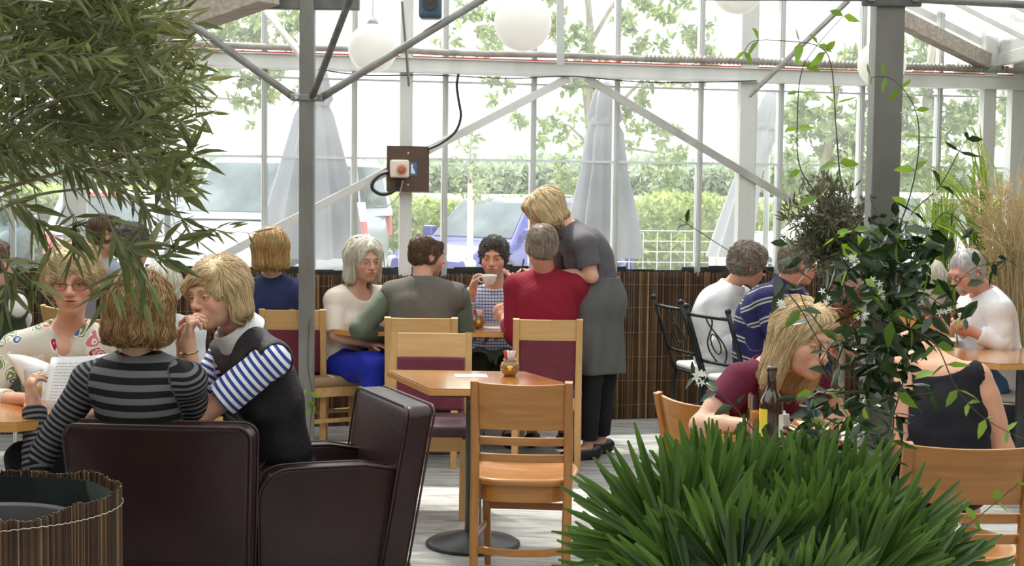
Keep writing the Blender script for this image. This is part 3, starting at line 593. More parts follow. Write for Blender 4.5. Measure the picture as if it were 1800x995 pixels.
def cafe_chair(label,loc,rot,W=.41,H=.86,wx=None,wz=None,group='honey wooden cafe chairs'):
    wx=wx or HX; wz=wz or HZ; r=thing('cafe_chair',label,'chair',loc,rot,group); hw=W/2
    for s_ in (-1,1):
        mb=MB(); x=s_*(hw-.018); sweep(mb,[(x,-.25,0),(x,-.225,.2),(x,-.205,.42),(x,yback(.55,H),.55),(x,yback(.7,H),.7),(x,yback(H,H),H)],.036,.034,[.8,.95,1,1,.95,.85]); mb.build('back_post',wz,r,bevel=.006)
        mb=MB(); sweep(mb,[(s_*(hw-.03),.175,.42),(s_*(hw-.035),.18,.2),(s_*(hw-.04),.19,0)],.036,.036,[1,.95,.75]); mb.build('leg',wz,r,bevel=.006)
        mb=MB(); sweep(mb,[(s_*(hw-.035),.175,.19),(s_*(hw-.005),0,.175),(s_*(hw-.022),-.21,.17)],.016,.028); mb.build('stretcher',wx,r,bevel=.004)
    mb=MB(); curve_panel(mb,-hw+.03,hw-.03,lambda z:yback(z,H)-.002,H-.20,H-.008,.018,.022,topbow=-.006); mb.build('back_panel',wx,r,bevel=.003)
    for z in (H-.265,H-.335):
        mb=MB(); curve_panel(mb,-hw+.03,hw-.03,lambda q:yback(q,H),z,z+.034,.016,.020); mb.build('slat',wx,r,bevel=.004)
    # seat: rounded saddle
    an=np.linspace(0,2*np.pi,48,endpoint=False)
    def ring(k,z,dz=0): 
        c_=np.cos(an);s_=np.sin(an); e=.62
        x=np.sign(c_)*np.abs(c_)**e*(hw+.02)*k; y=np.sign(s_)*np.abs(s_)**e*.235*k-.0
        return np.stack([x*(1-.06*(y<0)*np.abs(y)/.235),y,np.full(48,z)+dz],1)
    mb=MB(); rings=[ring(0.01,.425),ring(.92,.425),ring(.99,.432),ring(1,.442),ring(.985,.453),ring(.93,.457),ring(.8,.452),ring(.5,.443),ring(.01,.44)]
    mb.grid(A(rings),close=True); mb.build('seat',wx,r,smooth=True)
    mb=MB(); mb.grid(A([ring(.86,.36),ring(.9,.36),ring(.9,.426),ring(.86,.426)]),close=True); mb.grid(A([ring(.90,.36),ring(.86,.36)]),close=True); mb.build('apron',wx,r,bevel=0)
    mb=MB(); curve_panel(mb,-hw+.03,hw-.03,lambda z:-.235,.155,.185,.016,.05); mb.build('back_stretcher',wx,r,bevel=.004)
    mb=MB(); mb.bar((-hw+.035,.185,.26),(hw-.035,.185,.26),.018,.03); mb.build('front_stretcher',wx,r,bevel=.004)
    return r
def padded_chair(label,loc,rot,W=.42,H=.87,back=BURG,seatm=PURP,full=True,group='pale oak chairs with padded backs'):
    r=thing('padded_chair',label,'chair',loc,rot,group); hw=W/2
    for s_ in (-1,1):
        mb=MB(); x=s_*(hw-.02); sweep(mb,[(x,-.25,0),(x,-.225,.2),(x,-.205,.42),(x,yback(.6,H),.6),(x,yback(H,H),H)],.04,.032,[.9,1,1,.95,.9]); mb.build('back_post',OZ,r,bevel=.005)
        mb=MB(); sweep(mb,[(s_*(hw-.025),.19,.40),(s_*(hw-.03),.195,0)],.038,.038,[1,.8]); mb.build('leg',OZ,r,bevel=.005)
        mb=MB(); mb.bar((s_*(hw-.022),-.20,.375),(s_*(hw-.022),.19,.375),.022,.06); mb.build('side_rail',OX,r,bevel=.003)
        mb=MB(); mb.bar((s_*(hw-.022),-.22,.20),(s_*(hw-.03),.19,.20),.016,.026); mb.build('stretcher',OX,r,bevel=.003)
    mb=MB(); curve_panel(mb,-hw+.035,hw-.035,lambda z:yback(z,H)-.004,H-.125,H-.004,.02,.012); mb.build('top_rail',OX,r,bevel=.003)
    mb=MB(); curve_panel(mb,-hw+.038,hw-.038,lambda z:yback(z,H)-.004,.48,H-.122,.035,.012); mb.build('back_pad',back,r,bevel=.012,seg=3)
    mb=MB(); mb.bar((-hw+.03,.195,.375),(hw-.03,.195,.375),.022,.07); mb.build('front_rail',OX,r,bevel=.003); mb=MB(); mb.bar((-hw+.03,-.205,.375),(hw-.03,-.205,.375),.022,.07); mb.build('back_rail',OX,r,bevel=.003)
    mb=MB(); mb.box((0,-.005,.435),(W+.01,.43,.065)); mb.build('seat',seatm,r,bevel=.028,seg=4,smooth=True)
    return r
def at(px,Y,z=0): p=P(px,600,Y); return (p[0],Y,z)
cafe_chair('empty honey wooden chair with slatted back in front of the empty table',at(925,6.08),math.radians(-4))
cafe_chair('honey wooden chair at the right edge with its wide top panel facing us',(P(1702,850,4.7)[0],4.92,0),math.radians(-3),W=.425,H=.835)
cafe_chair('honey wooden chair behind the palm, left of the blonde woman in maroon',(P(1330,750,5.4)[0],5.72,0),math.radians(-62),H=.83)
PADC=padded_chair('pale oak chair carrying the man in the grey vest, seen from behind',at(745,8.63),math.radians(0))
padded_chair('pale oak chair facing us beyond the empty table',(P(753,700,7.3)[0],7.28,0),math.radians(180),W=.42)
padded_chair('pale oak chair with burgundy back under the man in the red polo',(P(961,700,8.4)[0],8.63,0),math.radians(0),W=.40)
padded_chair('pale oak chair behind the left post, under the woman in the navy jacket',(P(525,700,8.9)[0]-.04,9.05,0),math.radians(4),W=.40)
padded_chair('brown wooden chair under the white-haired woman in blue trousers',(P(585,700,9.0)[0],9.0,0),math.radians(-62),W=.40,back=BURG,seatm=M('tan_seat',(.30,.19,.09),.6),group=None)
# tables
def ped_table(label,poly,z,th,bx,by,r0=.215,group='varnished tables with dark pedestal'):
    r=thing('cafe_table',label,'table',(bx,by,0),0,group); o=A([bx,by,0]); mb=MB(o); mb.prism(poly,z-.004,z); mb.build('table_top',TOPW,r)
    mb=MB(o); mb.prism(poly,z-th,z-.004); mb.build('top_edge',EDGE,r,bevel=.003)
    mb=MB(); mb.cyl((0,0,.03),(0,0,z-th),.038,seg=24); mb.build('pedestal',M_ped,r,smooth=False)
    mb=MB(); mb.lathe([(.001,0),(r0,0),(r0,.012),(r0*.9,.025),(r0*.45,.045),(.05,.06),(.001,.065)],seg=40); mb.build('base',M_ped,r,smooth=True)
    mb=MB(); mb.box((0,0,z-th-.02),(.4,.06,.03)); mb.box((0,0,z-th-.02),(.06,.4,.03)); mb.build('top_bracket',M_ped,r)
    return r
M_ped=M('dark_grey_cast_iron',(.045,.05,.05),.4,.4,(.07,.075,.075),6)
z=.745
c4=[G(680,650,z),G(755,683,z),G(1000,685,z),G(990,672,z),G(922,653,z)]
c4=[(p[0],p[1]) for p in c4]; c4=[c4[0],c4[1],(c4[2][0],c4[2][1]),c4[3],c4[4]]
ped_table('empty varnished table with cut corners behind the wooden chair',c4,z,.032,-.163,6.62)
def octa(cx,cy,w,d,cut,rot=0):
    P_=[(-w+cut,-d),(w-cut,-d),(w,-d+cut),(w,d-cut),(w-cut,d),(-w+cut,d),(-w,d-cut),(-w,-d+cut)]; c_,s_=math.cos(rot),math.sin(rot); return [(cx+x*c_-y*s_,cy+x*s_+y*c_) for x,y in P_]
ped_table('varnished table of the group of four before the reed screen',octa(-.45,9.03,.62,.29,.10,0.03),.75,.03,-.45,9.03)
p=G(1730,637,.75); ped_table('varnished table in front of the elderly man in white',octa(p[0]+.33,p[1]+.34,.42,.36,.12,.08),.75,.034,p[0]+.33,p[1]+.36)
p=G(1640,603,.75); ped_table('varnished table half hidden by the vine beside the elderly man',octa(p[0]-.25,p[1]+.30,.38,.30,.10,.05),.75,.034,p[0]-.25,p[1]+.3)
ped_table('varnished table of the blonde woman in maroon, behind the palm',octa(1.07,5.42,.33,.26,.06,-.12),.755,.032,1.07,5.42)
ped_table('varnished table at the left under the open menu',octa(-2.14,5.72,.40,.38,.06,0),.75,.038,-2.14,5.72)
# leather armchairs
def armchair(label,loc,rot,W=.68,H=.765,group='oxblood leather tub armchairs'):
    r=thing('leather_armchair',label,'armchair',loc,rot,group); hw=W/2
    def slab(name,y0,y1,zt,zb,wt,wb,th,round_=.05):
        # leaning slab, front profile with rounded top corners
        prof=[]; 
        for sx in (-1,1):
            pass
        an=np.linspace(0,math.pi/2,8); R=round_
        pts=[(-wb,zb)]+[(-wt+R-R*math.cos(a),zt-R+R*math.sin(a)) for a in an]+[(wt-R+R*math.cos(a),zt-R+R*math.sin(a)) for a in an[::-1]]+[(wb,zb)]
        def yy(z): return y0+(y1-y0)*(z-zb)/(zt-zb)
        crown=.012
        B=[(x,yy(z),z) for x,z in pts]; Fr=[(x,yy(z)+th,z) for x,z in pts]; n=len(pts); mb=MB(); mb.add(B+Fr,[list(range(n)),list(range(n,2*n))[::-1]]+[[i,n+i,n+(i+1)%n,(i+1)%n] for i in range(n)])
        return mb,B,Fr
    mb,B,Fr=slab('b',-.27,-.37,H,.13,hw,hw*.90,.11); mb.build('backrest',LEA,r,bevel=.022,seg=4,smooth=True)
    mb=MB(); mb.tube([A(p)+A([0,-.001,0]) for p in B],.005,6); mb.tube([A(p)+A([0,.001,0]) for p in Fr],.005,6); mb.build('piping',PIPING,r,smooth=True)
    for s_ in (-1,1):
        # arm: side profile in (y,z)
        an=np.linspace(math.pi/2,0,9); R=.12
        prof=[(-.235,.14),(-.275,.52)]+[(-.1,.555),(.12,.56)]+[(.20+R*math.cos(a),.44+R*math.sin(a)) for a in an]+[(.315,.14)]
        x0=s_*(hw*.87-.09); x1=s_*(hw*.87); n=len(prof)
        V=[(x0,y,z) for y,z in prof]+[(x1,y,z) for y,z in prof]; f1=list(range(n)); f2=list(range(n,2*n))[::-1]; F=[f1,f2]+[[i,n+i,n+(i+1)%n,(i+1)%n] for i in range(n)]
        if s_<0: F=[q[::-1] for q in F]
        mb=MB(); mb.add(V,F); mb.build('arm',LEA,r,bevel=.014,seg=3,smooth=True)
        mb=MB(); mb.tube([(x1+s_*.001,y,z) for y,z in prof[1:]],.005,6); mb.tube([(x0-s_*.001,y,z) for y,z in prof[1:]],.005,6); mb.build('piping',PIPING,r,smooth=True)
        for y in (-.27,.28):
            mb=MB(); sweep(mb,[(s_*(hw*.78),y,.15),(s_*(hw*.80),y*1.02,0)],.045,.045,[1,.7]); mb.build('leg',DW,r,bevel=.004)
    mb=MB(); mb.box((0,.02,.375),(W*.72,.58,.15)); mb.build('seat_cushion',LEA,r,bevel=.045,seg=4,smooth=True)
    mb=MB(); mb.box((0,.0,.225),(W*.74,.58,.17)); mb.build('seat_frame',LEA,r,bevel=.01)
    return r
armchair('oxblood leather armchair seen square from behind, next to the planter',(P(283,850,5.2)[0],5.58,0),math.radians(-3))
p=P(612,900,5.75); armchair('oxblood leather armchair turned to the left beside the empty table',(p[0]-.125,5.83,0),math.radians(90+24),W=.64,H=.775)
# black iron chairs
def iron(label,loc,rot):
    r=thing('iron_chair',label,'chair',loc,rot,'black iron bistro chairs'); W=.21; H=.90
    def yb(z): return -.20-.16*max(0,(z-.45))/.45
    for s_ in (-1,1):
        mb=MB(); mb.tube([(s_*W,-.24,0),(s_*W,-.20,.44),(s_*W,yb(.7),.7),(s_*W,yb(H),H)],.014,8); mb.ball((s_*W,yb(H),H+.012),.02,10); mb.build('back_post',BLK,r,smooth=True)
        mb=MB(); mb.tube([(s_*W,.19,.44),(s_*W,.22,0)],.012,8); mb.build('leg',BLK,r,smooth=True)
    for z in (H-.035,.58):
        mb=MB(); mb.tube([(-W,yb(z),z),(-W*.4,yb(z)-.012,z),(W*.4,yb(z)-.012,z),(W,yb(z),z)],.011,8); mb.build('back_rail',BLK,r,smooth=True)
    for s_ in (-1,1):
        mb=MB(); t=np.linspace(0,1,14); mb.tube([(s_*(.03+.06*math.sin(u*math.pi*1.5)),yb(.58+.28*u),.58+.28*u) for u in t],.005,6); mb.build('scroll',BLK,r,smooth=True)
    mb=MB(); mb.tube([(.045*math.cos(a),yb(.70+.06*math.sin(a)),.70+.06*math.sin(a)) for a in np.linspace(0,2*math.pi,20)],.005,6); mb.build('ring',BLK,r,smooth=True)
    mb=MB(); mb.box((0,-.0,.445),(.44,.42,.02)); mb.build('seat_frame',BLK,r,bevel=.01); mb=MB(); mb.box((0,0,.475),(.42,.40,.045)); mb.build('seat_pad',WSEAT,r,bevel=.018,seg=3,smooth=True)
iron('black iron chair behind the person in the white shirt',(P(1262,600,9.45)[0],9.45,0),math.radians(-72))
iron('black iron chair behind the person in the striped navy shirt',(P(1330,600,8.8)[0],8.85,0),math.radians(-62))
# white chrome-legged chair (elderly man), grey-green stool
def shellchair(label,loc,rot,pad,name='metal_chair'):
    r=thing(name,label,'chair',loc,rot); mb=MB(); mb.box((0,0,.46),(.42,.42,.05)); mb.build('seat',pad,r,bevel=.022,seg=3,smooth=True)
    for s_ in (-1,1):
        mb=MB(); mb.tube([(s_*.2,.19,0),(s_*.2,.18,.40),(s_*.2,.15,.435),(s_*.2,-.15,.435),(s_*.2,-.20,.40),(s_*.2,-.23,0)],.011,8); mb.build('leg_frame',CHROME,r,smooth=True)
        mb=MB(); mb.tube([(s_*.2,-.19,.43),(s_*.2,-.24,.82)],.011,8); mb.build('back_post',CHROME,r,smooth=True)
    mb=MB(); curve_panel(mb,-.2,.2,lambda z:-.24,.62,.82,.02,.03); mb.build('backrest',pad,r,bevel=.008)
    return r
shellchair('white padded chair with chrome legs under the elderly man',(P(1755,600,8.35)[0],8.5,0),math.radians(72),WSEAT)
shellchair('dark padded chair at the far left under the man in the green vest',at(-30,7.6),math.radians(-150),BLACKPL,'padded_metal_chair')
p=at(1620,5.3); r=thing('stool','grey-green round stool seen through the slats of the right chair','stool',p); mb=MB(); mb.lathe([(.001,.44),(.18,.44),(.205,.42),(.20,.34),(.17,.28),(.001,.26)][::-1],seg=32); mb.build('seat',M('grey_green_vinyl',(.17,.19,.15),.5),r,smooth=True)
for a in range(4):
    an=a*math.pi/2+.5; mb=MB(); mb.tube([(.13*math.cos(an),.13*math.sin(an),.3),(.19*math.cos(an),.19*math.sin(an),0)],.016,8); mb.build('leg',BLK,r,smooth=True)
# ================================================================== PEOPLE: a small signed-distance sculptor, meshed with surface nets
f32=np.float32
def axis(lo,hi,h,fine):
    xs=[lo]; x=lo
    while x<hi:
        hh=h
        for a,b,hf in fine:
            if a-hf<=x<=b: hh=min(hh,hf)
            elif x<a<x+hh: hh=max(a-x,hf)
        x+=hh; xs.append(x)
    return np.array(xs,dtype=f32)
class Fld:
    def __init__(s,lo,hi,h,fine=()):
        s.ax=[axis(lo[i],hi[i],h,[(f[0][i],f[1][i],f[2]) for f in fine]) for i in range(3)]
        s.v=np.full([len(a) for a in s.ax],.5,dtype=f32)
    def blk(s,lo,hi):
        sl=[];ok=True
        for i in range(3):
            a=int(np.searchsorted(s.ax[i],lo[i])); b=int(np.searchsorted(s.ax[i],hi[i])); 
            if b<=a: ok=False
            sl.append(slice(a,b))
        if not ok: return None
        X=s.ax[0][sl[0]][:,None,None];Y=s.ax[1][sl[1]][None,:,None];Z=s.ax[2][sl[2]][None,None,:]
        return tuple(sl),X,Y,Z
    def op(s,pr,inf=0,mode='u',k=None):
        kind=pr[0]; kk=pr[-1] if k is None else k
        if kind=='c':
            _,a,b,ra,rb=pr[:5]; ra+=inf; rb+=inf; m=max(ra,rb)+kk+.02; lo=np.minimum(a,b)-m; hi=np.maximum(a,b)+m
        elif kind=='e':
            _,c,r,R=pr[:4]; r=A(r)+inf; m=float(max(r))+kk+.02; lo=A(c)-m;hi=A(c)+m
        elif kind=='t':
            _,c,R,maj,mi=pr[:5]; m=maj*1.3+mi+kk+.03; lo=A(c)-m; hi=A(c)+m
        bk=s.blk(lo,hi)
        if bk is None: return
        sl,X,Y,Z=bk
        if kind=='c':
            a=A(a);b=A(b); ba=(b-a); L2=float(ba@ba)+1e-9
            t=((X-a[0])*f32(ba[0])+(Y-a[1])*f32(ba[1])+(Z-a[2])*f32(ba[2]))/f32(L2)
            tc=np.clip(t,0,1)
            dx=X-f32(a[0])-tc*f32(ba[0]);dy=Y-f32(a[1])-tc*f32(ba[1]);dz=Z-f32(a[2])-tc*f32(ba[2])
            d=np.sqrt(dx*dx+dy*dy+dz*dz)-(f32(ra)+f32(rb-ra)*tc)
            if len(pr)>6 and pr[5]=='flat': d=np.maximum(d,(t-1)*f32(math.sqrt(L2)))
        else:
            qx=X-f32(c[0]);qy=Y-f32(c[1]);qz=Z-f32(c[2])
            if R is None: R=np.eye(3)
            R=A(R).astype(f32)
            u=qx*R[0,0]+qy*R[1,0]+qz*R[2,0]; v=qx*R[0,1]+qy*R[1,1]+qz*R[2,1]; w_=qx*R[0,2]+qy*R[1,2]+qz*R[2,2]
            if kind=='e':
                r=r.astype(f32); k0=np.sqrt((u/r[0])**2+(v/r[1])**2+(w_/r[2])**2); k1=np.sqrt((u/r[0]**2)**2+(v/r[1]**2)**2+(w_/r[2]**2)**2)+1e-6
                d=k0*(k0-1)/k1
            else:
                hgt=pr[5] if len(pr)>6 else 0
                q=np.sqrt(u*u+v*v)-f32(maj)+w_*f32(.25 if hgt else 0); wz=np.maximum(np.abs(w_)-hgt,0); d=np.sqrt(q*q+wz*wz)-f32(mi+inf)
        o=s.v[sl]
        if mode=='u':
            h=np.maximum(kk-np.abs(o-d),0)/f32(max(kk,1e-6)); s.v[sl]=np.minimum(o,d)-h*h*f32(kk*.25)
        else:
            d=-d; h=np.maximum(kk-np.abs(o-d),0)/f32(max(kk,1e-6)); s.v[sl]=np.maximum(o,d)+h*h*f32(kk*.25)
    def cut(s,p,n):
        """remove everything on the side n points to"""
        n=nrm(n).astype(f32); d=(s.ax[0]-f32(p[0]))[:,None,None]*n[0]+(s.ax[1]-f32(p[1]))[None,:,None]*n[1]+(s.ax[2]-f32(p[2]))[None,None,:]*n[2]
        s.v=np.maximum(s.v,d)
    def mesh(s):
        v=s.v; ins=v<0
        c=ins[:-1,:-1,:-1].astype(np.int8)
        for i in (0,1):
            for j in (0,1):
                for k in (0,1):
                    if i+j+k: c=c+ins[i:v.shape[0]-1+i,j:v.shape[1]-1+j,k:v.shape[2]-1+k]
        act=(c>0)&(c<8); I,J,K=np.nonzero(act); n=len(I)
        if n==0: return np.zeros((0,3)),np.zeros((0,4),int)
        idx=np.full(act.shape,-1,np.int32); idx[I,J,K]=np.arange(n)
        acc=np.zeros((n,3)); cnt=np.zeros(n)
        ax=s.ax
        for (a,b) in [((0,0,0),(1,0,0)),((0,1,0),(1,1,0)),((0,0,1),(1,0,1)),((0,1,1),(1,1,1)),((0,0,0),(0,1,0)),((1,0,0),(1,1,0)),((0,0,1),(0,1,1)),((1,0,1),(1,1,1)),((0,0,0),(0,0,1)),((1,0,0),(1,0,1)),((0,1,0),(0,1,1)),((1,1,0),(1,1,1))]:
            va=v[I+a[0],J+a[1],K+a[2]]; vb=v[I+b[0],J+b[1],K+b[2]]; m=(va<0)!=(vb<0)
            t=np.where(m,va/np.where(va==vb,1,va-vb),0)
            pa=np.stack([ax[0][I+a[0]],ax[1][J+a[1]],ax[2][K+a[2]]],1); pb=np.stack([ax[0][I+b[0]],ax[1][J+b[1]],ax[2][K+b[2]]],1)
            acc+=np.where(m[:,None],pa+(pb-pa)*t[:,None],0); cnt+=m
        V=acc/cnt[:,None]; Fs=[]
        for axn in range(3):
            sh=[slice(None)]*3; sa=list(sh); sb=list(sh); sa[axn]=slice(0,-1); sb[axn]=slice(1,None)
            x=ins[tuple(sa)]!=ins[tuple(sb)]; o1,o2=[q for q in range(3) if q!=axn]
            x=np.argwhere(x); 
            ok=(x[:,o1]>0)&(x[:,o2]>0)&(x[:,o1]<v.shape[o1]-1)&(x[:,o2]<v.shape[o2]-1); x=x[ok]
            fl=ins[x[:,0],x[:,1],x[:,2]]
            def cell(d1,d2):
                y=x.copy(); y[:,o1]-=d1; y[:,o2]-=d2; return idx[y[:,0],y[:,1],y[:,2]]
            q=np.stack([cell(1,1),cell(0,1),cell(0,0),cell(1,0)],1)
            if axn==1: fl=~fl
            q[~fl]=q[~fl][:,::-1]; Fs.append(q)
        return V,np.concatenate(Fs)
def smooth(V,F,it=1,lam=.5):
    n=len(V)
    for _ in range(it):
        acc=np.zeros_like(V);cnt=np.zeros(n)
        for a,b in((0,1),(1,2),(2,3),(3,0)):
            np.add.at(acc,F[:,a],V[F[:,b]]);np.add.at(acc,F[:,b],V[F[:,a]]);np.add.at(cnt,F[:,a],1);np.add.at(cnt,F[:,b],1)
        V=V+lam*(acc/np.maximum(cnt,1)[:,None]-V)
    return V
def vnorm(V,F):
    fn=np.cross(V[F[:,2]]-V[F[:,0]],V[F[:,3]]-V[F[:,1]]); N_=np.zeros_like(V)
    for k in range(4): np.add.at(N_,F[:,k],fn)
    return nrm(N_)
def wob(V,sc,seed=0):
    """cheap smooth noise -1..1"""
    g=np.random.default_rng(seed); o=np.zeros(len(V))
    for q in range(5):
        d=g.normal(size=3); d=d/np.linalg.norm(d); e=g.normal(size=3); e/=np.linalg.norm(e)
        o+=np.sin(V@d*sc*(1+.5*q)+g.random()*6+1.5*np.sin(V@e*sc*.7+g.random()*6))/(1+.3*q)
    return o/3
def cloth(name,kind,cols,rough=.8,per=.05,sleeve=None,bump=.3,extra=None):
    """clothing: plain, striped, checked or flowered along the body's own coordinates"""
    m,n,b=new(name); L=n.links; b.inputs['Roughness'].default_value=rough; b.inputs['Specular IOR Level'].default_value=.2
    t=N(n,'ShaderNodeAttribute',attribute_name='tc'); sp=N(n,'ShaderNodeSeparateXYZ'); L.new(t.outputs['Vector'],sp.inputs[0])
    tc=N(n,'ShaderNodeTexCoord')
    z=N(n,'ShaderNodeTexNoise',Scale=160,Detail=2); L.new(tc.outputs['Object'],z.inputs['Vector'])
    z2=N(n,'ShaderNodeTexNoise',Scale=14,Detail=3,Distortion=.8); L.new(tc.outputs['Object'],z2.inputs['Vector'])
    ad=N(n,'ShaderNodeMath',operation='MULTIPLY_ADD'); L.new(z2.outputs['Fac'],ad.inputs[0]); ad.inputs[1].default_value=2.2; L.new(z.outputs['Fac'],ad.inputs[2])
    bp=N(n,'ShaderNodeBump',Strength=bump,Distance=.006); L.new(ad.outputs[0],bp.inputs['Height']); L.new(bp.outputs[0],b.inputs['Normal'])
    def math_(op,a,bv=None,c=None):
        x=N(n,'ShaderNodeMath',operation=op)
        for i,q in enumerate((a,bv,c)):
            if q is None: continue
            if isinstance(q,(int,float)): x.inputs[i].default_value=q
            else: L.new(q,x.inputs[i])
        return x.outputs[0]
    def mix(f,a,c,bt='MIX'):
        x=N(n,'ShaderNodeMix',data_type='RGBA',blend_type=bt); L.new(f,x.inputs[0]) if not isinstance(f,float) else setattr(x.inputs[0],'default_value',f)
        for i,q in ((6,a),(7,c)):
            if isinstance(q,tuple): x.inputs[i].default_value=rgb(q)
            else: L.new(q,x.inputs[i])
        return x.outputs[2]
    def band(src,period,duty,ph=0.0):
        u=math_('FRACT',math_('ADD',math_('DIVIDE',src,period),ph)); return math_('LESS_THAN',u,duty)
    if kind=='plain':
        col=mix(z2.outputs['Fac'],cols[0],cols[1] if len(cols)>1 else cols[0])
    elif kind=='stripe':
        p=per
        if sleeve: 
            f=math_('GREATER_THAN',sp.outputs['X'],5.0); pm=N(n,'ShaderNodeMix',data_type='FLOAT'); L.new(f,pm.inputs[0]); pm.inputs[2].default_value=per; pm.inputs[3].default_value=sleeve; p=pm.outputs[0]
        col=mix(band(sp.outputs['Z'],p,.48),cols[0],cols[1])
        if len(cols)>2: col=mix(band(sp.outputs['Z'],p,.1,.31),col,cols[2])
    elif kind=='rugby':
        a=band(sp.outputs['Z'],per,.10); c=band(sp.outputs['Z'],per,.10,.80); col=mix(math_('MAXIMUM',a,c),cols[0],cols[1])
    elif kind=='check':
        c1=band(sp.outputs['Z'],per,.32); c2=band(sp.outputs['Y'],per,.32); col=mix(c1,cols[0],cols[1]); col=mix(math_('MULTIPLY',c2,.6),col,cols[1]); col=mix(math_('MULTIPLY',c1,c2),col,cols[2])
    elif kind=='floral':
        mp=N(n,'ShaderNodeMapping'); L.new(tc.outputs['Object'],mp.inputs[0]); col=cols[0]
        zz=N(n,'ShaderNodeTexNoise',Scale=9,Detail=2); L.new(mp.outputs[0],zz.inputs['Vector'])
        vv=N(n,'ShaderNodeMixRGB') if False else N(n,'ShaderNodeMix',data_type='RGBA'); vv.inputs[0].default_value=.12; L.new(mp.outputs[0],vv.inputs[6]); L.new(zz.outputs['Color'],vv.inputs[7])
        for k_,(sc,cc,thr) in enumerate(((10,cols[3],.46),(12,cols[1],.42),(13,cols[2],.38),(9,cols[4],.36))):
            m3=N(n,'ShaderNodeMapping'); m3.inputs['Location'].default_value=(k_*3.7,k_*1.9,k_*.7); L.new(vv.outputs[2],m3.inputs[0])
            vo=N(n,'ShaderNodeTexVoronoi',Scale=sc); L.new(m3.outputs[0],vo.inputs['Vector'])
            wv=N(n,'ShaderNodeMath',operation='SINE'); L.new(math_('MULTIPLY',vo.outputs['Distance'],40.0),wv.inputs[0])
            edge=math_('LESS_THAN',vo.outputs['Distance'],thr); inner=math_('LESS_THAN',vo.outputs['Distance'],thr-.04)
            rnd=N(n,'ShaderNodeSeparateColor'); L.new(vo.outputs['Color'],rnd.inputs[0]); g_=math_('LESS_THAN',rnd.outputs[0],.72)
            vein=math_('GREATER_THAN',wv.outputs[0],.55)
            leafc=mix(vein,cc,(.80,.78,.70)); col=mix(math_('MULTIPLY',edge,g_),col,(.82,.80,.74)); col=mix(math_('MULTIPLY',inner,g_),col,leafc)
    L.new(col,b.inputs['Base Color']) if not isinstance(col,tuple) else setattr(b.inputs['Base Color'],'default_value',rgb(col))
    return m
def skinmat():
    m,n,b=new('skin'); L=n.links; t=N(n,'ShaderNodeAttribute',attribute_name='col'); tc=N(n,'ShaderNodeTexCoord')
    z=N(n,'ShaderNodeTexNoise',Scale=28,Detail=4); L.new(tc.outputs['Object'],z.inputs['Vector']); mr=N(n,'ShaderNodeMapRange'); mr.inputs['To Min'].default_value=.86; mr.inputs['To Max'].default_value=1.12; L.new(z.outputs['Fac'],mr.inputs['Value'])
    hs=N(n,'ShaderNodeHueSaturation'); L.new(t.outputs['Color'],hs.inputs['Color']); L.new(mr.outputs[0],hs.inputs['Value']); L.new(hs.outputs[0],b.inputs['Base Color'])
    b.inputs['Roughness'].default_value=.48; b.inputs['Subsurface Weight'].default_value=.15; b.inputs['Subsurface Radius'].default_value=(.02,.008,.004); b.inputs['Subsurface Scale'].default_value=.5; b.inputs['Specular IOR Level'].default_value=.4
    z2=N(n,'ShaderNodeTexNoise',Scale=130,Detail=3); L.new(tc.outputs['Object'],z2.inputs['Vector']); bp=N(n,'ShaderNodeBump',Strength=.12,Distance=.003); L.new(z2.outputs['Fac'],bp.inputs['Height']); L.new(bp.outputs[0],b.inputs['Normal'])
    return m
SKIN=skinmat()
def hairmat(name,c1,c2,c3):
    m,n,b=new(name); L=n.links; t=N(n,'ShaderNodeAttribute',attribute_name='sh'); r=N(n,'ShaderNodeValToRGB'); e=r.color_ramp.elements; e[0].color=rgb(c1); e[1].color=rgb(c3); x=e.new(.5); x.color=rgb(c2)
    L.new(t.outputs['Fac'],r.inputs['Fac']); L.new(r.outputs['Color'],b.inputs['Base Color']); b.inputs['Roughness'].default_value=.42; b.inputs['Specular IOR Level'].default_value=.45; return m
def colmat(name,attr='col',rough=.3):
    m,n,b=new(name); t=N(n,'ShaderNodeAttribute',attribute_name=attr); n.links.new(t.outputs['Color'],b.inputs['Base Color']); b.inputs['Roughness'].default_value=rough; return m
EYE=colmat('eye_surface',rough=.12)
def handp(W,d,n,side,curl=.5,s=1.0):
    d=nrm(d); n=nrm(A(n)-d*(A(n)@d)); c=np.cross(d,n)*side; R=np.stack([c,d,n],1); k=.006; o=[]
    o.append(('e',W+d*.052*s,A([.041,.056,.017])*s,R,.015)); o.append(('c',W,W+d*.03*s,.026*s,.024*s,.015))
    for i in range(4):
        p=W+d*(.088-.004*abs(i-1))*s+c*(.030-.0200*i)*s; ln=[.074,.082,.077,.060][i]*s; th=0; r=.0088*s
        for j,fr in enumerate((.45,.30,.25)):
            th+=curl*(1.0,.95,.65)[j]*(1+.12*i); q=p+(d*math.cos(th)+n*math.sin(th)+c*(.06-.04*i))*ln*fr; o.append(('c',p,q,r,r*.92,k if j else .01)); p=q; r*=.92
    p=W+d*.028*s+c*.026*s; q=p+nrm(d*.75+c*.62+n*(.25+.3*curl))*.046*s; o.append(('c',p,q,.0125*s,.0105*s,.012)); q2=q+nrm(d*.95+c*(.25-.4*curl)+n*(.2+.5*curl))*.032*s; o.append(('c',q,q2,.0105*s,.0085*s,k))
    return o
def HP(x,y,z): return A([x,y,z])
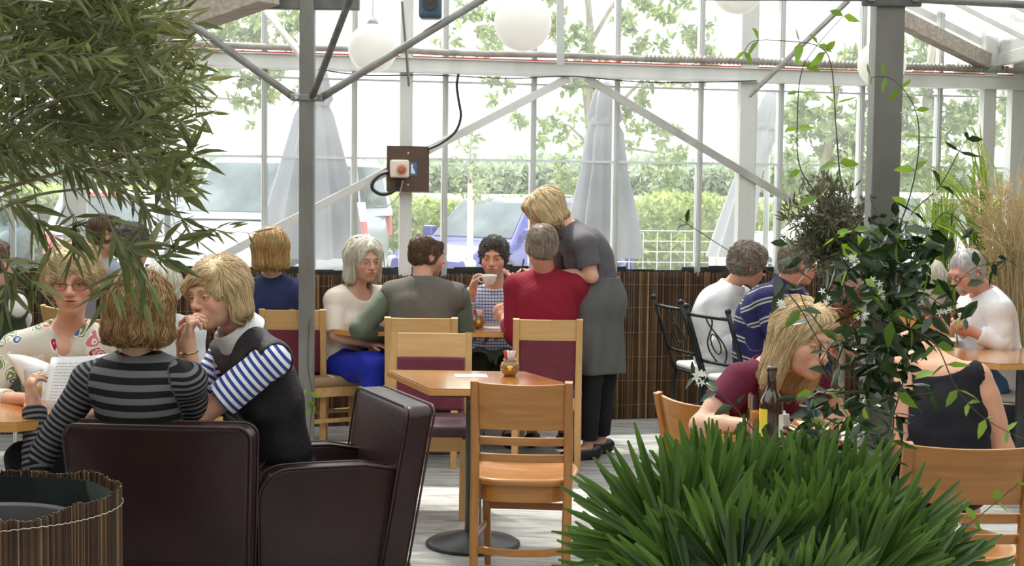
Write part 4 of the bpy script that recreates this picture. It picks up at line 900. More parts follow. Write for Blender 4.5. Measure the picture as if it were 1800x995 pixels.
def head_prims(Hf,male=False,jaw=1.0,nose=1.0,mouth=0):
    c,R,s=Hf
    def T(p): return c+R@(A(p)*s)
    E_=lambda p,r,k,RR=None:('e',T(p),A(r)*s,R if RR is None else R@RR,k)
    Cc=lambda a,b,ra,rb,k:('c',T(a),T(b),ra*s,rb*s,k)
    U=[E_((0,-.018,.036),(.075,.094,.078),.02),E_((0,.028,-.018),(.060,.060,.088),.03),E_((0,.034,-.068),(.049*jaw,.050,.038),.03),
       E_((0,.070,-.096),(.021*jaw,.018,.016),.025),E_((.040,.052,-.026),(.026,.030,.030),.025),E_((-.040,.052,-.026),(.026,.030,.030),.025),
       Cc((-.030,.079,.026),(.030,.079,.026),.013,.013,.02),Cc((0,.086,.018),(0,.104*nose,-.020),.0075,.0105,.012),E_((0,.108*nose,-.026),(.0115,.012,.0105),.01),
       E_((.0125,.098,-.029),(.0085,.011,.008),.008),E_((-.0125,.098,-.029),(.0085,.011,.008),.008),
       E_((0,.083,-.058),(.030,.016,.020),.018)]
    for sx in(-1,1):
        a=math.radians(12)*sx; U.append(E_((.079*sx,-.008,-.004),(.008,.019,.031),.006)); U.append(E_((.083*sx,-.016,.004),(.006,.014,.024),.006))
    D=[E_((.033,.100,.004),(.018,.020,.0125),.016),E_((-.033,.100,.004),(.018,.020,.0125),.016)]
    L_=[]
    for sx in(-1,1):
        L_.append(E_((.0325*sx,.0745,.003),(.0145,.0140,.0138),.004))
    Lips=[E_((0,.0945,-.0515),(.0235,.0085,.0062),.006),E_((0,.0925,-.0625),(.0200,.0090,.0072),.006)]
    Dm=[E_((0,.104,-.0570),(.0235,.010,.0016+mouth),.003)]
    De=[E_((.033*sx,.0905,.0015),(.0125,.008,.0042),.003) for sx in(-1,1)]
    De+=[E_((.0815*sx+.003*sx,-.006,.0),(.0035,.009,.016),.004) for sx in(-1,1)]
    De+=[E_((.006*sx,.103,-.0365),(.0035,.006,.003),.003) for sx in(-1,1)]
    return U,D,L_,Lips,Dm,De
def frame(f,up=(0,0,1)):
    f=nrm(f); r=nrm(np.cross(f,A(up,float))); u=np.cross(r,f); return np.stack([r,f,u],1)
def walk(V,Nn,flow,n,L,steps,lift,seed,clump=.5,rr=.0007,start=None,jit=.25,tone=None):
    """hair strands that run over the hair surface along a flow; returns thin three-sided tubes"""
    g=np.random.default_rng(seed); m=len(V); st=g.choice(m if start is None else start,n)
    P_=V[st]+0; out=[P_.copy()]; off=g.random(n)*lift; jd=g.normal(size=(n,3))*jit
    # coarse grid lookup of nearest vertex
    cs=.012; key=np.floor(V/cs).astype(int); mn=key.min(0)-3; dims=key.max(0)-mn+4
    tab=np.full(dims,-1,int); kk=key-mn; tab[kk[:,0],kk[:,1],kk[:,2]]=np.arange(m)
    for _ in range(2):  # dilate
        t2=tab.copy()
        for ax_ in range(3):
            for sh in(-1,1):
                rl_=np.roll(tab,sh,ax_); t2=np.where(t2<0,rl_,t2)
        tab=t2
    dn=None; nn=Nn[st]
    for s_ in range(steps):
        q=np.clip(np.floor(P_/cs).astype(int)-mn,0,A(dims)-1); ix=tab[q[:,0],q[:,1],q[:,2]]; ok=ix>=0; ix=np.where(ok,ix,st)
        nn=np.where(ok[:,None],Nn[ix],nn); d=flow(P_)+jd*.35; d=d-nn*np.sum(d*nn,1,keepdims=True); d=nrm(d)
        if dn is not None: d=nrm(d*.6+dn*.4)
        dn=d; P_=P_+d*(L/steps)*np.where(ok,1,np.where(P_[:,1]<.02,.35,.02))[:,None]
        dist=np.sum((P_-V[ix])*nn,1,keepdims=True); P_=P_-nn*np.clip(dist,-.01,.01)*ok[:,None]*.7
        out.append(P_.copy())
    O=np.stack(out,1); t=np.linspace(0,1,steps+1)
    Ns=nrm(np.repeat(Nn[st][:,None],steps+1,1)); O=O+Ns*(off[:,None]*np.sin(t*2.6)[None])[...,None]
    T=nrm(np.gradient(O,axis=1)); B=nrm(np.cross(T,Ns)); W_=rr*(1.15-t*.9)[None,:,None]*(.7+.6*g.random(n))[:,None,None]
    ring=np.stack([O+B*W_*1.4,O-B*W_*1.4,O+Ns*W_*1.2],2); k=steps+1; VV=ring.reshape(-1,3)
    base=(np.arange(n)[:,None]*k+np.arange(steps)[None])*3; F=[]
    for a,b in((0,1),(1,2),(2,0)): F.append(np.stack([base+a,base+b,base+3+b,base+3+a],-1).reshape(-1,4))
    sh=np.clip(g.normal(.55,.24,n),0,1); sh=np.repeat(sh,k*3)
    return VV,np.concatenate(F),np.repeat(sh[:,None],3,1)
def make_hair(root,Hf,style,mat,seed,q,zb=-.10,vol=0,fringe=1,n=1800,part=(0,.0,.14),curl=0,facec=None,L=.11,back=None,name='hair',bald=0,tilt=0):
    c,R,s=Hf; h=.0034/q if q<1 else .0030
    F_=Fld((-.16,-.19,min(zb,-.1)-.06),(.16,.17,.19),h)
    if style in('bob','long'):
        F_.op(('e',(0,-.020,.042),(.086+vol,.106+vol,.086+vol*.8),None,.02))
        for sx in(-1,1): F_.op(('c',A([.070*sx,-.0,.03]),A([(.074+vol*.6)*sx,-.012,zb+.02]),.026+vol*.4,.022+vol*.5,.03))
        F_.op(('c',A([0,-.06,.02]),A([0,-.078-vol*.5,zb+.025]),.058+vol*.4,.036+vol*.5,.04)); 
        for sx in(-1,1): F_.op(('c',A([.045*sx,-.045,.01]),A([(.050+vol*.5)*sx,-.055-vol*.3,zb+.025]),.045+vol*.4,.034+vol*.4,.04))
        if fringe: 
            F_.op(('c',A([-.045*fringe,.060,.085]),A([.055*fringe,.068,.040]),.022,.016,.025)); F_.op(('c',A([-.055*fringe,.045,.07]),A([-.068*fringe,.055,.015]),.018,.014,.02)); F_.op(('c',A([.058*fringe,.058,.045]),A([.074*fringe,.040,-.015]),.018,.014,.02))
        fc=facec or ((0,.125,-.035),(.065,.083,.100)); F_.op(('e',fc[0],fc[1],None,.008),mode='s'); F_.op(('e',(0,.03,-.13),(.060,.075,.075),None,.01),mode='s'); F_.op(('e',(0,-.005,-.12),(.050,.05,.09),None,.01),mode='s')
        F_.cut((0,0,zb-.012),(0,.1,-1))
    else:
        v=.007+vol
        F_.op(('e',(0,-.020,.038),(.076+v,.094+v,.078+v),None,.02))
        F_.op(('e',(0,-.045,-.015),(.066+v*.8,.060+v,.062),None,.02))
        for sx in(-1,1): F_.op(('e',(.066*sx,-.002,.0),(.014+v*.5,.036,.042),None,.02))
        if fringe: F_.op(('e',(0,.050,.088),(.052,.028,.020+vol),None,.02))
        F_.op(('e',(0,.130,-.008),(.078,.088,.096),None,.008),mode='s'); F_.op(('e',(0,.03,-.10),(.11,.075,.062),None,.008),mode='s')
        for sx in(-1,1): F_.op(('e',(.088*sx,-.008,-.012),(.020,.023,.030),None,.006),mode='s')
        F_.cut((0,-.08,-.072 if zb>-.09 else zb),(0,.35,-1))
        if bald: F_.op(('e',(0,.03,.125),(.055+bald,.085,.045+bald*.5),None,.02),mode='s')
    V,F=F_.mesh(); V=smooth(V,F,2); Nn=vnorm(V,F)
    an=np.arctan2(V[:,0],V[:,1]+.02)
    if style in('bob','long'): 
        gro=np.sin(an*34+3*np.sin(an*5+V[:,2]*9))*.0011+np.sin(an*13+V[:,2]*(6+curl*30))*(.0016+curl*.003)+wob(V,45+60*curl,seed)*(.0015+.004*curl)
    else: gro=wob(V,90+120*curl,seed)*(.0018+.004*curl)
    V=V+Nn*gro[:,None]; Nn=vnorm(V,F)
    pa=A(part)
    def flow(p):
        d=p-pa; w=np.clip((.09-p[:,2])/.10,0,1)[:,None]; f1=nrm(d*A([1,.75,0.3])); f2=A([0,-.12,-1.])
        o=f1*(1-w)+f2*w
        if fringe and style!='short':
            fr=np.clip((p[:,1]-.035)/.03,0,1)[:,None]*np.clip((p[:,2]-.0)/.03,0,1)[:,None]; o=o*(1-fr)+fr*A([.75*fringe,.25,-.55])
        if style=='short': o=nrm(d*A([1,1,.5]))*.6+A([0,-.5,-.5])*w+A([.25*fringe,.5,.0])*(1-w)
        if curl: o=o+curl*1.6*np.stack([np.sin(p[:,2]*95+p[:,1]*60+seed),np.cos(p[:,0]*90+p[:,2]*50),.5*np.sin(p[:,0]*80+p[:,1]*70)],1)
        return o
    nn_=int(n*q*1.35)
    SV,SF,ssh=walk(V,Nn,flow,nn_,L if style!='short' else .035,9 if style!='short' else 5,.006+vol*.15+.004*curl,seed,rr=.0008 if q>=1 else .0012)
    sh=np.clip(.38+.22*wob(V,60,seed+3)+.15*np.sin(an*60+V[:,2]*4),0,1)
    mb=MB(A(root.location)); 
    mb.add(c+(V*s)@R.T,F,np.repeat(sh[:,None],3,1)); mb.add(c+(SV*s)@R.T,SF,ssh)
    return mb.build(name,mat,root,smooth=True,attr='sh')
def tcoord(V,segs):
    """nearest limb coordinates: (region, around, along)"""
    best=np.full(len(V),9.); out=np.zeros((len(V),3))
    for k,(a,b,rad,base,reg,side) in enumerate(segs):
        a=A(a);b=A(b);ba=b-a;L=np.linalg.norm(ba);t=np.clip((V-a)@ba/L**2,-.3 if reg==0 else -.35,1.2 if reg==0 else 1); q=a+t[:,None]*ba; d=np.linalg.norm(V-q,axis=1)-rad
        m=d<best; best=np.where(m,d,best); sv=A(side)
        al=base+t*L; ar=(V-q)@sv
        out[m]=np.stack([np.full(len(V),reg*10.),ar,al],1)[m]
    return out
def person(label,Y,head,N_,SL,SR,EL,WL,ER,WR,H,skin=(.62,.36,.25),hair=None,top=None,legs=None,q=1.0,hs=1.0,bw=1.0,belly=0,bust=0,male=False,handL=None,handR=None,M_=None,
           eyes=(.10,.13,.16),vest=None,collar=None,trouser=None,shoes=None,glasses=None,skirt=None,group=None,mouth=0,gaze=(0,0),neckcut=None,jaw=1.0,extra=None,seed=1,armr=1.0,hem=-.06,chair=None):
    """head=(center, forward, up). limbs are points in the place."""
    def X(p): return p.astype(float) if isinstance(p,np.ndarray) else P(*p)
    c=X(head[0]); hf=A(head[1],float); hu=head[2] if len(head)>2 else (0,0,1); R=frame(hf,hu); Hf=(c,R,hs)
    N_,SL,SR,EL,WL,ER,WR,H=[X(p) for p in (N_,SL,SR,EL,WL,ER,WR,H)]
    root=thing('person',label,'person',(H[0],H[1],0) if legs is None or True else c,0,group)
    off=A(root.location)
    u=nrm(N_-H); rr=nrm(SR-SL); rr=nrm(rr-u*(rr@u)); f=np.cross(u,rr); TR=np.stack([rr,f,u],1); L=np.linalg.norm(N_-H)
    T=lambda x,y,z: H+rr*x*bw+f*y+u*z
    M1=X(M_) if M_ is not None else None
    b=belly
    if M1 is None: bend=A([0,0,0])
    else: bend=M1-(H+(N_-H)*.6)
    tors=[('e',T(0,0,.02),A([.165*bw,.125+b*.5,.12]),TR,.04),('e',T(0,b*.4,.30*L)+bend*.6,A([.138*bw+b,.105+b,.15]),TR,.06),('e',T(0,.0,.60*L)+bend,A([.150*bw+b*.3,.112+b*.3,.165]),TR,.05),('e',T(0,-.005,.80*L)+bend*.6,A([.150*bw,.090,.10]),TR,.05),
          ('c',SL*.97+N_*.03-u*.01,SR*.97+N_*.03-u*.01,.052,.052,.05),('c',N_-u*.01,SL,.052,.045,.04),('c',N_-u*.01,SR,.052,.045,.04)]
    if bust: tors+=[('e',T(.070,.085,.62*L)+bend,A([.062,.06,.062])*bust,TR,.03),('e',T(-.070,.085,.62*L)+bend,A([.062,.06,.062])*bust,TR,.03)]
    ar=armr; arms=[]
    for S_,E_,W_ in((SL,EL,WL),(SR,ER,WR)):
        arms+= [('c',S_,E_,.049*ar,.038*ar,.02),('c',S_+(E_-S_)*.25,S_+(E_-S_)*.6,.049*ar,.043*ar,.02),('c',E_,E_+(W_-E_)*.35,.038*ar,.038*ar,.015),('c',E_+(W_-E_)*.3,W_,.038*ar,.0245*ar,.015)]
    hands=[]
    for W_,E_,hd,side in((WL,EL,handL,1),(WR,ER,handR,-1)):
        if hd is None: hd=(nrm(W_-E_),(0,0,-1),.5)
        hands.append(handp(W_,hd[0],hd[1],side*(1 if True else 1),hd[2],.95 if not male else 1.05))
    fh=nrm(f*A([1,1,0]))
    if legs is None:
        legs=[(H+rr*.085*s_,H*A([1,1,0])+rr*.085*s_+fh*.40+A([0,0,.52]),H*A([1,1,0])+rr*.085*s_+fh*.42+A([0,0,.09])) for s_ in(-1,1)]; trouser=trouser or (NAVYT,); shoes=shoes or (SHOE,0)
    if chair: dup(PADC,(H[0],H[1],0),math.atan2(-fh[0],fh[1]),chair,'pale oak chairs with padded backs')
    legp=[]
    def LG(a,b,c_):
        a,b,c_=X(a),X(b),X(c_); c_=c_.copy(); c_[2]=.09; return a,b,c_
    if legs:
        for (hip,kn,an_) in legs:
            hip,kn,an_=LG(hip,kn,an_); z_=.010 if trouser else 0; legp+=[('c',hip,kn,.082*bw-z_,.056-z_,.04),('c',kn,kn+(an_-kn)*.35,.054-z_,.056-z_,.03),('c',kn+(an_-kn)*.3,an_,.056-z_,.036-z_*.5,.03)]
            ft=nrm((kn-hip)*A([1,1,0])+f*A([1,1,0])*.3)
            legp+=[('c',an_-A([0,0,.03]),an_+ft*.10+A([0,0,-.055]),.034,.026,.02),('c',an_+ft*.1+A([0,0,-.055]),an_+ft*.15+A([0,0,-.06]),.027,.022,.01)]
    Up,D,Ld,Li,Dm,De=head_prims(Hf,male,jaw,mouth=mouth)
    neck=[('c',c+R@(A([0,-.022,-.055])*hs),N_+u*.01+f*.0,.052*(1.1 if male else .98),.056*(1.1 if male else 1),.03)]
    allp=[]
    pts=[H-.25,H+.25,c-.17,c+.17,SL-.1,SL+.1,SR-.1,SR+.1,EL-.08,EL+.08,ER-.08,ER+.08,WL-.22,WL+.22,WR-.22,WR+.22]
    if legs: 
        for l in legs:
            for p in LG(*l): pts+=[p-.16,p+.16]
    lo=np.min(pts,0); hi=np.max(pts,0)
    hw=.105*hs; fine=[(c-A([hw,hw+.02,.14*hs]),c+A([hw,hw+.02,.13*hs]),.0021/min(q,1) if q>=.9 else .0035)]
    for hd,W_ in((handL,WL),(handR,WR)):
        if hd is not None and len(hd)>3: fine.append((W_-.12,W_+.12,.0032))
    F_=Fld(lo,hi,.0065 if q>=.9 else .009,fine)
    for p in tors: F_.op(p,-.004)
    for p in arms: F_.op(p)
    for p in legp: F_.op(p)
    for p in neck+Up: F_.op(p)
    for p in D: F_.op(p,mode='s')
    for p in Ld+Li: F_.op(p)
    for p in Dm+De: F_.op(p,mode='s')
    for hnd in hands:
        for p in hnd: F_.op(p)
    V,F=F_.mesh(); V=smooth(V,F,1,.4)
    # colours
    loc=((V-c)@R)/hs; sk=A(skin); col=np.tile(sk,(len(V),1)); x,y,z=loc.T; inh=(np.linalg.norm(loc,axis=1)<.17)
    def blend(m,cc): 
        nonlocal col
        m=np.clip(m,0,1)[:,None]*inh[:,None]; col=col*(1-m)+A(cc)*m
    g=lambda px,py,pz,sx,sy,sz: np.exp(-(((x-px)/sx)**2+((y-py)/sy)**2+((z-pz)/sz)**2))
    blush=sk*A([1.08,.78,.75])
    for sx in(-1,1): blend(.75*g(.042*sx,.07,-.025,.022,.04,.022),blush); blend(.5*g(.083*sx,-.01,0,.01,.03,.03),blush)
    blend(.6*g(0,.108,-.026,.014,.014,.014),blush)
    lip=sk*A([.88,.50,.52]) if not male else sk*A([.85,.62,.60])
    blend(1.6*g(0,.098,-.0575,.017,.02,.0075)*(y>.07),lip); blend(1.5*g(0,.099,-.057,.019,.012,.0016)*(y>.08),sk*.25)
    brow=A(hair[2] if hair and len(hair)>2 else (.2,.13,.08))
    for sx in(-1,1):
        arch=.0285-(np.abs(np.abs(x)-.034)/.02)**2*.004
        blend(.85*np.exp(-((z-arch)/.0038)**2)*((np.abs(x-.034*sx)<.019))*(y>.05),brow)
        ez=np.abs(z-.0015)/.0048; ex=np.abs(x-.033*sx)/.0135; rr_=ex**2+ez**2; blend(.9*np.exp(-((rr_-1.05)/.45)**2)*(y>.06)*(z>-.001),sk*.22); blend(.35*g(.033*sx,.09,-.008,.016,.03,.006),sk*.6)
    if male: blend(.28*(np.clip((-z-.03)/.03,0,1))*(y>.0)*(z>-.13),sk*A([.62,.62,.66]))
    mb=MB(off); mb.add(V,F,col); body=mb.build('body',SKIN,root,smooth=True,attr='col')
    for sx in(-1,1):
        cc=c+R@(A([.0325*sx,.0735,.002])*hs); gd=nrm(R@nrm(A([gaze[0],1,gaze[1]]))); Rg=frame(gd,R[:,2]); rs=.0125*hs
        ph=np.concatenate([[0,.10,.17,.18,.30,.43,.47,.6,.9,1.4],np.linspace(1.8,math.pi,4)]); an=np.linspace(0,2*math.pi,20,endpoint=False)
        G_=[[cc+rs*(Rg@A([math.sin(a)*math.cos(t),math.cos(a),math.sin(a)*math.sin(t)])) for t in an] for a in ph]
        cl_=[(.005,)*3 if a<.175 else (eyes if a<.45 else (.74,.70,.66)) for a in ph]; at_=np.repeat(A(cl_),20,0)
        mb=MB(off); mb.grid(G_,at_,True); mb.build('eye',EYE,root,smooth=True,attr='col')
    if hair: make_hair(root,Hf,hair[0],hair[1],seed,min(1,q) if q>=.9 else .5,**(hair[3] if len(hair)>3 else {}))
    segs=[(H+bend*.0,N_-u*.05,.095,0,0,rr),(SL,EL,0,0,1,f),(EL,WL,0,np.linalg.norm(EL-SL),1,f),(SR,ER,0,0,1,f),(ER,WR,0,np.linalg.norm(ER-SR),1,f)]
    def garment(name,mat,inf=.012,sleeve=0,lo_=hem,upto=None,neck_r=.085,neckf=.0,neckz=.03,vneck=0,collar=None,hh=None,fold=.004,cuff=True,openf=0,low=None,shoulders=True,armhole=0,legsg=False,extra_=None,smt=2,loose=0):
        fl=Fld(lo,hi,hh or (.0065 if q>=.9 else .009))
        for p in tors:
            if p[0]=='c' and not shoulders: continue
            fl.op(p,inf+(loose if p[0]=='e' else 0))
        if low: # lower flare, a skirt or shirt tail over the lap
            for p in low: fl.op(p,inf)
        if armhole:
            for S_,E_ in((SL,EL),(SR,ER)): fl.op(('c',S_+(E_-S_)*.10,S_+(E_-S_)*.8,.070,.068,.01),0,'s'); fl.op(('c',S_,S_+rr*(1 if S_ is SR else -1)*.06,.055,.06,.01),0,'s')
        fl.cut(T(0,0,lo_),-u)
        if sleeve:
            for S_,E_,W_ in((SL,EL,WL),(SR,ER,WR)):
                if sleeve<=1: q_=S_+(E_-S_)*sleeve; fl.op(('c',S_,q_,.050*ar+inf,.045*ar+inf+.008,'flat',.012))
                else:
                    fl.op(('c',S_,E_,.050*ar+inf,.040*ar+inf,.02)); fl.op(('c',E_,E_+(W_-E_)*(sleeve-1),.040*ar+inf,.030*ar+inf,'flat',.012))
                    if cuff and sleeve>1.8: q_=E_+(W_-E_)*(sleeve-1); q0=E_+(W_-E_)*(sleeve-1.18); fl.op(('c',q0,q_,.030*ar+inf+.003,.030*ar+inf+.003,'flat',.004))
        if neck_r: fl.op(('e',N_+f*(.02+neckf)+u*neckz,A([neck_r,neck_r,.05+.6*neck_r]),TR,.006),0,'s')
        if vneck: fl.op(('c',N_+f*.10+u*.04,N_+f*.17-u*vneck,.055,.012,.006),0,'s')
        if openf: fl.op(('c',N_+f*.16,H+f*.22,.05,.06,.01),0,'s')
        if collar: fl.op(('t',N_+u*.022+f*.014,np.stack([rr,nrm(f-u*.25),nrm(u+f*.25)],1),.064+collar*.02,.0065,.018,.004))
        if extra_: 
            for e in extra_: fl.op(*e)
        V,F=fl.mesh()
        if len(V)==0: return None
        V=smooth(V,F,smt,.5); Nn=vnorm(V,F); tcv=tcoord(V,segs)
        el=np.zeros(len(V))
        for E_ in(EL,ER): el+=np.exp(-(np.linalg.norm(V-E_,axis=1)/.09)**2)
        for S_ in(SL,SR): el+=.8*np.exp(-(np.linalg.norm(V-S_-f*0-u*(-.06),axis=1)/.08)**2)
        el+=.6*np.exp(-(np.abs((V-H)@u-.12)/.09)**2)
        al=tcv[:,2]
        V=V+Nn*(fold*(.5+1.6*el)*(wob(V,26,seed)*.6+.5*np.sin(al*75+4*wob(V,12,seed+1))*np.clip(el,0,1)))[:,None]
        mb=MB(off); mb.add(V,F,tcv); return mb.build(name,mat,root,smooth=True,attr='tc')
    def legwear(name,mat,inf=.012,to=1.0,wide=.0):
        fl=Fld(lo,hi,.0075 if q>=.9 else .0095)
        fl.op(tors[0],inf+.004); fl.op(tors[1],inf-.004)
        for (hip,kn,an_) in legs:
            hip,kn,an_=LG(hip,kn,an_); fl.op(('c',hip,kn,.084*bw+inf,.058+inf+wide,.05)); e=kn+(an_-kn)*to*.93
            if to>0: fl.op(('c',kn,e,.058+inf+wide,.045+inf+wide*1.5,'flat',.03))
        fl.cut(T(0,0,.20),u); V,F=fl.mesh(); V=smooth(V,F,2,.5); Nn=vnorm(V,F)
        kk=np.zeros(len(V))
        for l in legs: kk+=np.exp(-(np.linalg.norm(V-X(l[1]),axis=1)/.12)**2)+.6*np.exp(-(np.linalg.norm(V-X(l[0]),axis=1)/.14)**2)
        V=V+Nn*(.005*(.4+kk)*wob(V,30,seed+5))[:,None]; mb=MB(off); mb.add(V,F,tcoord(V,segs)); return mb.build(name,mat,root,smooth=True,attr='tc')
    if trouser and legs: legwear('trousers',*trouser)
    if shoes and legs:
        for (hip,kn,an_) in legs:
            hip,kn,an_=LG(hip,kn,an_); ft=nrm((kn-hip)*A([1,1,0])+f*A([1,1,0])*.3); fl=Fld(an_-A([.3,.3,.14]),an_+A([.3,.3,.08]),.006)
            b_=an_*A([1,1,0]); fl.op(('c',b_-ft*.05+A([0,0,.045]),b_+ft*.09+A([0,0,.035]),.045,.038,.02)); fl.op(('c',b_+ft*.09+A([0,0,.035]),b_+ft*.155+A([0,0,.03]),.040,.032,.02)); fl.cut((0,0,.002),(0,0,-1))
            if shoes[1]: fl.op(('c',b_+ft*.03+A([0,0,.09]),b_+ft*.085+A([0,0,.075]),.032,.028,.01),0,'s')
            V,F=fl.mesh(); 
            if len(V): mb=MB(off); mb.add(smooth(V,F,2),F); mb.build('shoe',shoes[0],root,smooth=True)
    if top:
        for g_ in top:
            g_=dict(g_); garment(g_.pop('name'),g_.pop('mat'),**g_)
    if glasses:
        gm=glasses; T2=lambda p: c+R@(A(p)*hs); mb=MB(off)
        for sx in(-1,1):
            an=np.linspace(0,2*math.pi,25); mb.tube([T2((.034*sx+.023*math.cos(a),.099-.006*abs(math.cos(a)),-.002+.0165*math.sin(a))) for a in an],.0011*hs,5)
            mb.tube([T2((.057*sx,.093,.003)),T2((.074*sx,.07,.004)),T2((.081*sx,.0,.004)),T2((.082*sx,-.012,-.008))],.0012*hs,5)
        mb.tube([T2((-.011,.099,.002)),T2((0,.103,.004)),T2((.011,.099,.002))],.0012*hs,5); go=mb.build('glasses',gm[0],root,smooth=True)
        for sx in(-1,1):
            mb=MB(off); an=np.linspace(0,2*math.pi,20,endpoint=False); mb.add([T2((.034*sx+.0225*math.cos(a),.099-.006*abs(math.cos(a)),-.002+.016*math.sin(a))) for a in an],[list(range(20))]); mb.build('lens',gm[1],go)
    return dict(root=root,c=c,R=R,hs=hs,N=N_,f=f,u=u,r=rr,H=H,off=off,garment=garment,TR=TR,L=L,SL=SL,SR=SR,EL=EL,ER=ER,WL=WL,WR=WR)
def ringtube(root,off,cn,ax_,R_,r,name,mat,sq=1.0,seg=28):
    Rm=frame(ax_) ; an=np.linspace(0,2*math.pi,seg+1); mb=MB(off); mb.tube([A(cn)+R_*(Rm[:,0]*math.cos(a)+Rm[:,2]*math.sin(a)*sq) for a in an],r,6,False); return mb.build(name,mat,root,smooth=True)
BLOND=hairmat('blond_hair',(.42,.27,.12),(.68,.51,.28),(.86,.73,.50)); GOLD=hairmat('golden_hair',(.24,.12,.035),(.48,.28,.10),(.66,.45,.20))
LBROWN=hairmat('light_brown_hair',(.13,.06,.02),(.32,.17,.065),(.56,.38,.18)); WHITEH=hairmat('white_hair',(.52,.46,.34),(.74,.70,.58),(.84,.81,.72))
DARKH=hairmat('dark_grey_hair',(.03,.025,.022),(.07,.06,.052),(.20,.18,.165)); BROWNH=hairmat('brown_hair',(.05,.025,.012),(.11,.058,.03),(.22,.13,.075))
GREYH=hairmat('grey_brown_hair',(.14,.10,.07),(.27,.21,.155),(.42,.36,.29)); REDH=hairmat('auburn_hair',(.07,.018,.008),(.17,.045,.016),(.30,.09,.035)); SILVER=hairmat('silver_stubble',(.40,.38,.36),(.55,.53,.51),(.70,.68,.66))
GOLDM=M('gold',(.65,.45,.15),.25,1); CLEARL=glassmat('spectacle_lens',(.86,.86,.86),.0,.1); DARKL=M('dark_lens',(.02,.018,.018),.08); FRAME=M('dark_frame',(.06,.03,.02),.3); SHOE=M('black_shoe_leather',(.012,.012,.013),.35)
NAVYT=cloth('dark_trousers','plain',[(.02,.022,.028),(.028,.03,.036)]); BLACKT=cloth('black_trousers','plain',[(.010,.010,.012),(.018,.018,.02)]); JEANS=cloth('blue_jeans','plain',[(.055,.13,.25),(.09,.18,.32)])
# --- woman in striped sweater, back to us
pw=person('woman with light brown hair in a grey and black striped sweater, back to us',5.35,((243,552,5.34),(-.22,.95,-.16),(0.03,0,1)),(241,632,5.36),(158,668,5.40),(331,668,5.34),(66,812,5.40),(60,712,5.47),(352,770,5.50),(300,790,5.75),(250,850,5.42),
  skin=(.60,.34,.23),hair=('bob',LBROWN,(.2,.1,.05),dict(zb=-.085,vol=.020,fringe=1,n=3800,curl=.34,L=.07,part=(0,.02,.15))),hs=1.08,bw=1.02,seed=3,legs=[((220,860,5.5),(215,850,5.95),(215,960,5.95)),((290,860,5.5),(290,850,5.95),(290,960,5.95))],trouser=(NAVYT,),
  handL=((-.22,.15,1),(.75,.6,-.1),.65,1),handR=((-.2,1,0),(0,0,-1),.3),
  top=[dict(name='sweater',mat=cloth('striped_knit','stripe',[(.012,.012,.014),(.15,.15,.16)],per=.048,sleeve=.021),inf=.013,sleeve=1.93,neck_r=.072,neckz=.035,hh=.0055,fold=.003)])
ringtube(pw['root'],pw['off'],pw['N']+pw['u']*.036,nrm(pw['u']*.9+pw['f']*.25),.070,.0018,'necklace',GOLDM)
ringtube(pw['root'],pw['off'],pw['WL']+(pw['EL']-pw['WL'])*.06,pw['WL']-pw['EL'],.034,.006,'watch',SHOE)
# --- woman in dark padded vest, hand at her face
pv=person('blonde woman in a dark padded vest and blue striped shirt, hand at her mouth',5.65,((381,517,5.58),(-.60,-.79,-.14),(-.12,0,1)),(432,592,5.68),(478,632,5.46),(398,622,5.82),(350,735,5.42),(330,603,5.40),(330,730,5.75),(322,600,5.58),(500,860,5.78),
  skin=(.62,.35,.24),hair=('bob',BLOND,(.30,.19,.09),dict(zb=-.088,vol=.006,fringe=1,n=3600,part=(-.02,.03,.15),L=.12,facec=((0,.127,-.030),(.069,.090,.102)))),hs=1.08,bw=1.0,bust=.9,seed=5,M_=(470,700,5.72),
  handL=((.10,-.05,1),(.75,.25,.1),.85,1),handR=((.15,-.15,1),(.6,-.3,.1),.8,1),armr=1.05,jaw=1.05,legs=[((480,870,5.65),(400,850,5.45),(390,960,5.45)),((490,870,5.9),(400,850,5.8),(390,960,5.8))],trouser=(BLACKT,),shoes=(SHOE,0),
  top=[dict(name='striped_shirt',mat=cloth('blue_white_stripe','stripe',[(.78,.78,.80),(.035,.06,.28)],per=.026),inf=.014,sleeve=.70,neck_r=.07,vneck=.05,hh=.0055),
       dict(name='padded_vest',mat=cloth('dark_padded_nylon','plain',[(.012,.011,.013),(.022,.02,.022)],rough=.45,bump=.6),inf=.022,neck_r=.085,neckz=.03,vneck=.10,armhole=1,hh=.006,fold=.006,lo_=-.09)])
pv['garment']('shirt_collar',cloth('white_collar','plain',[(.80,.80,.80)]),inf=-.06,neck_r=0,extra_=[(('t',pv['N']+pv['u']*.035+pv['f']*.025,np.stack([pv['r'],nrm(pv['f']-pv['u']*.5),nrm(pv['u']+pv['f']*.5)],1),.088,.008,.030,.004),)],hh=.005,fold=.0,smt=1)
ringtube(pv['root'],pv['off'],pv['WL']+(pv['EL']-pv['WL'])*.12,pv['WL']-pv['EL'],.031,.0035,'bracelet',GOLDM)
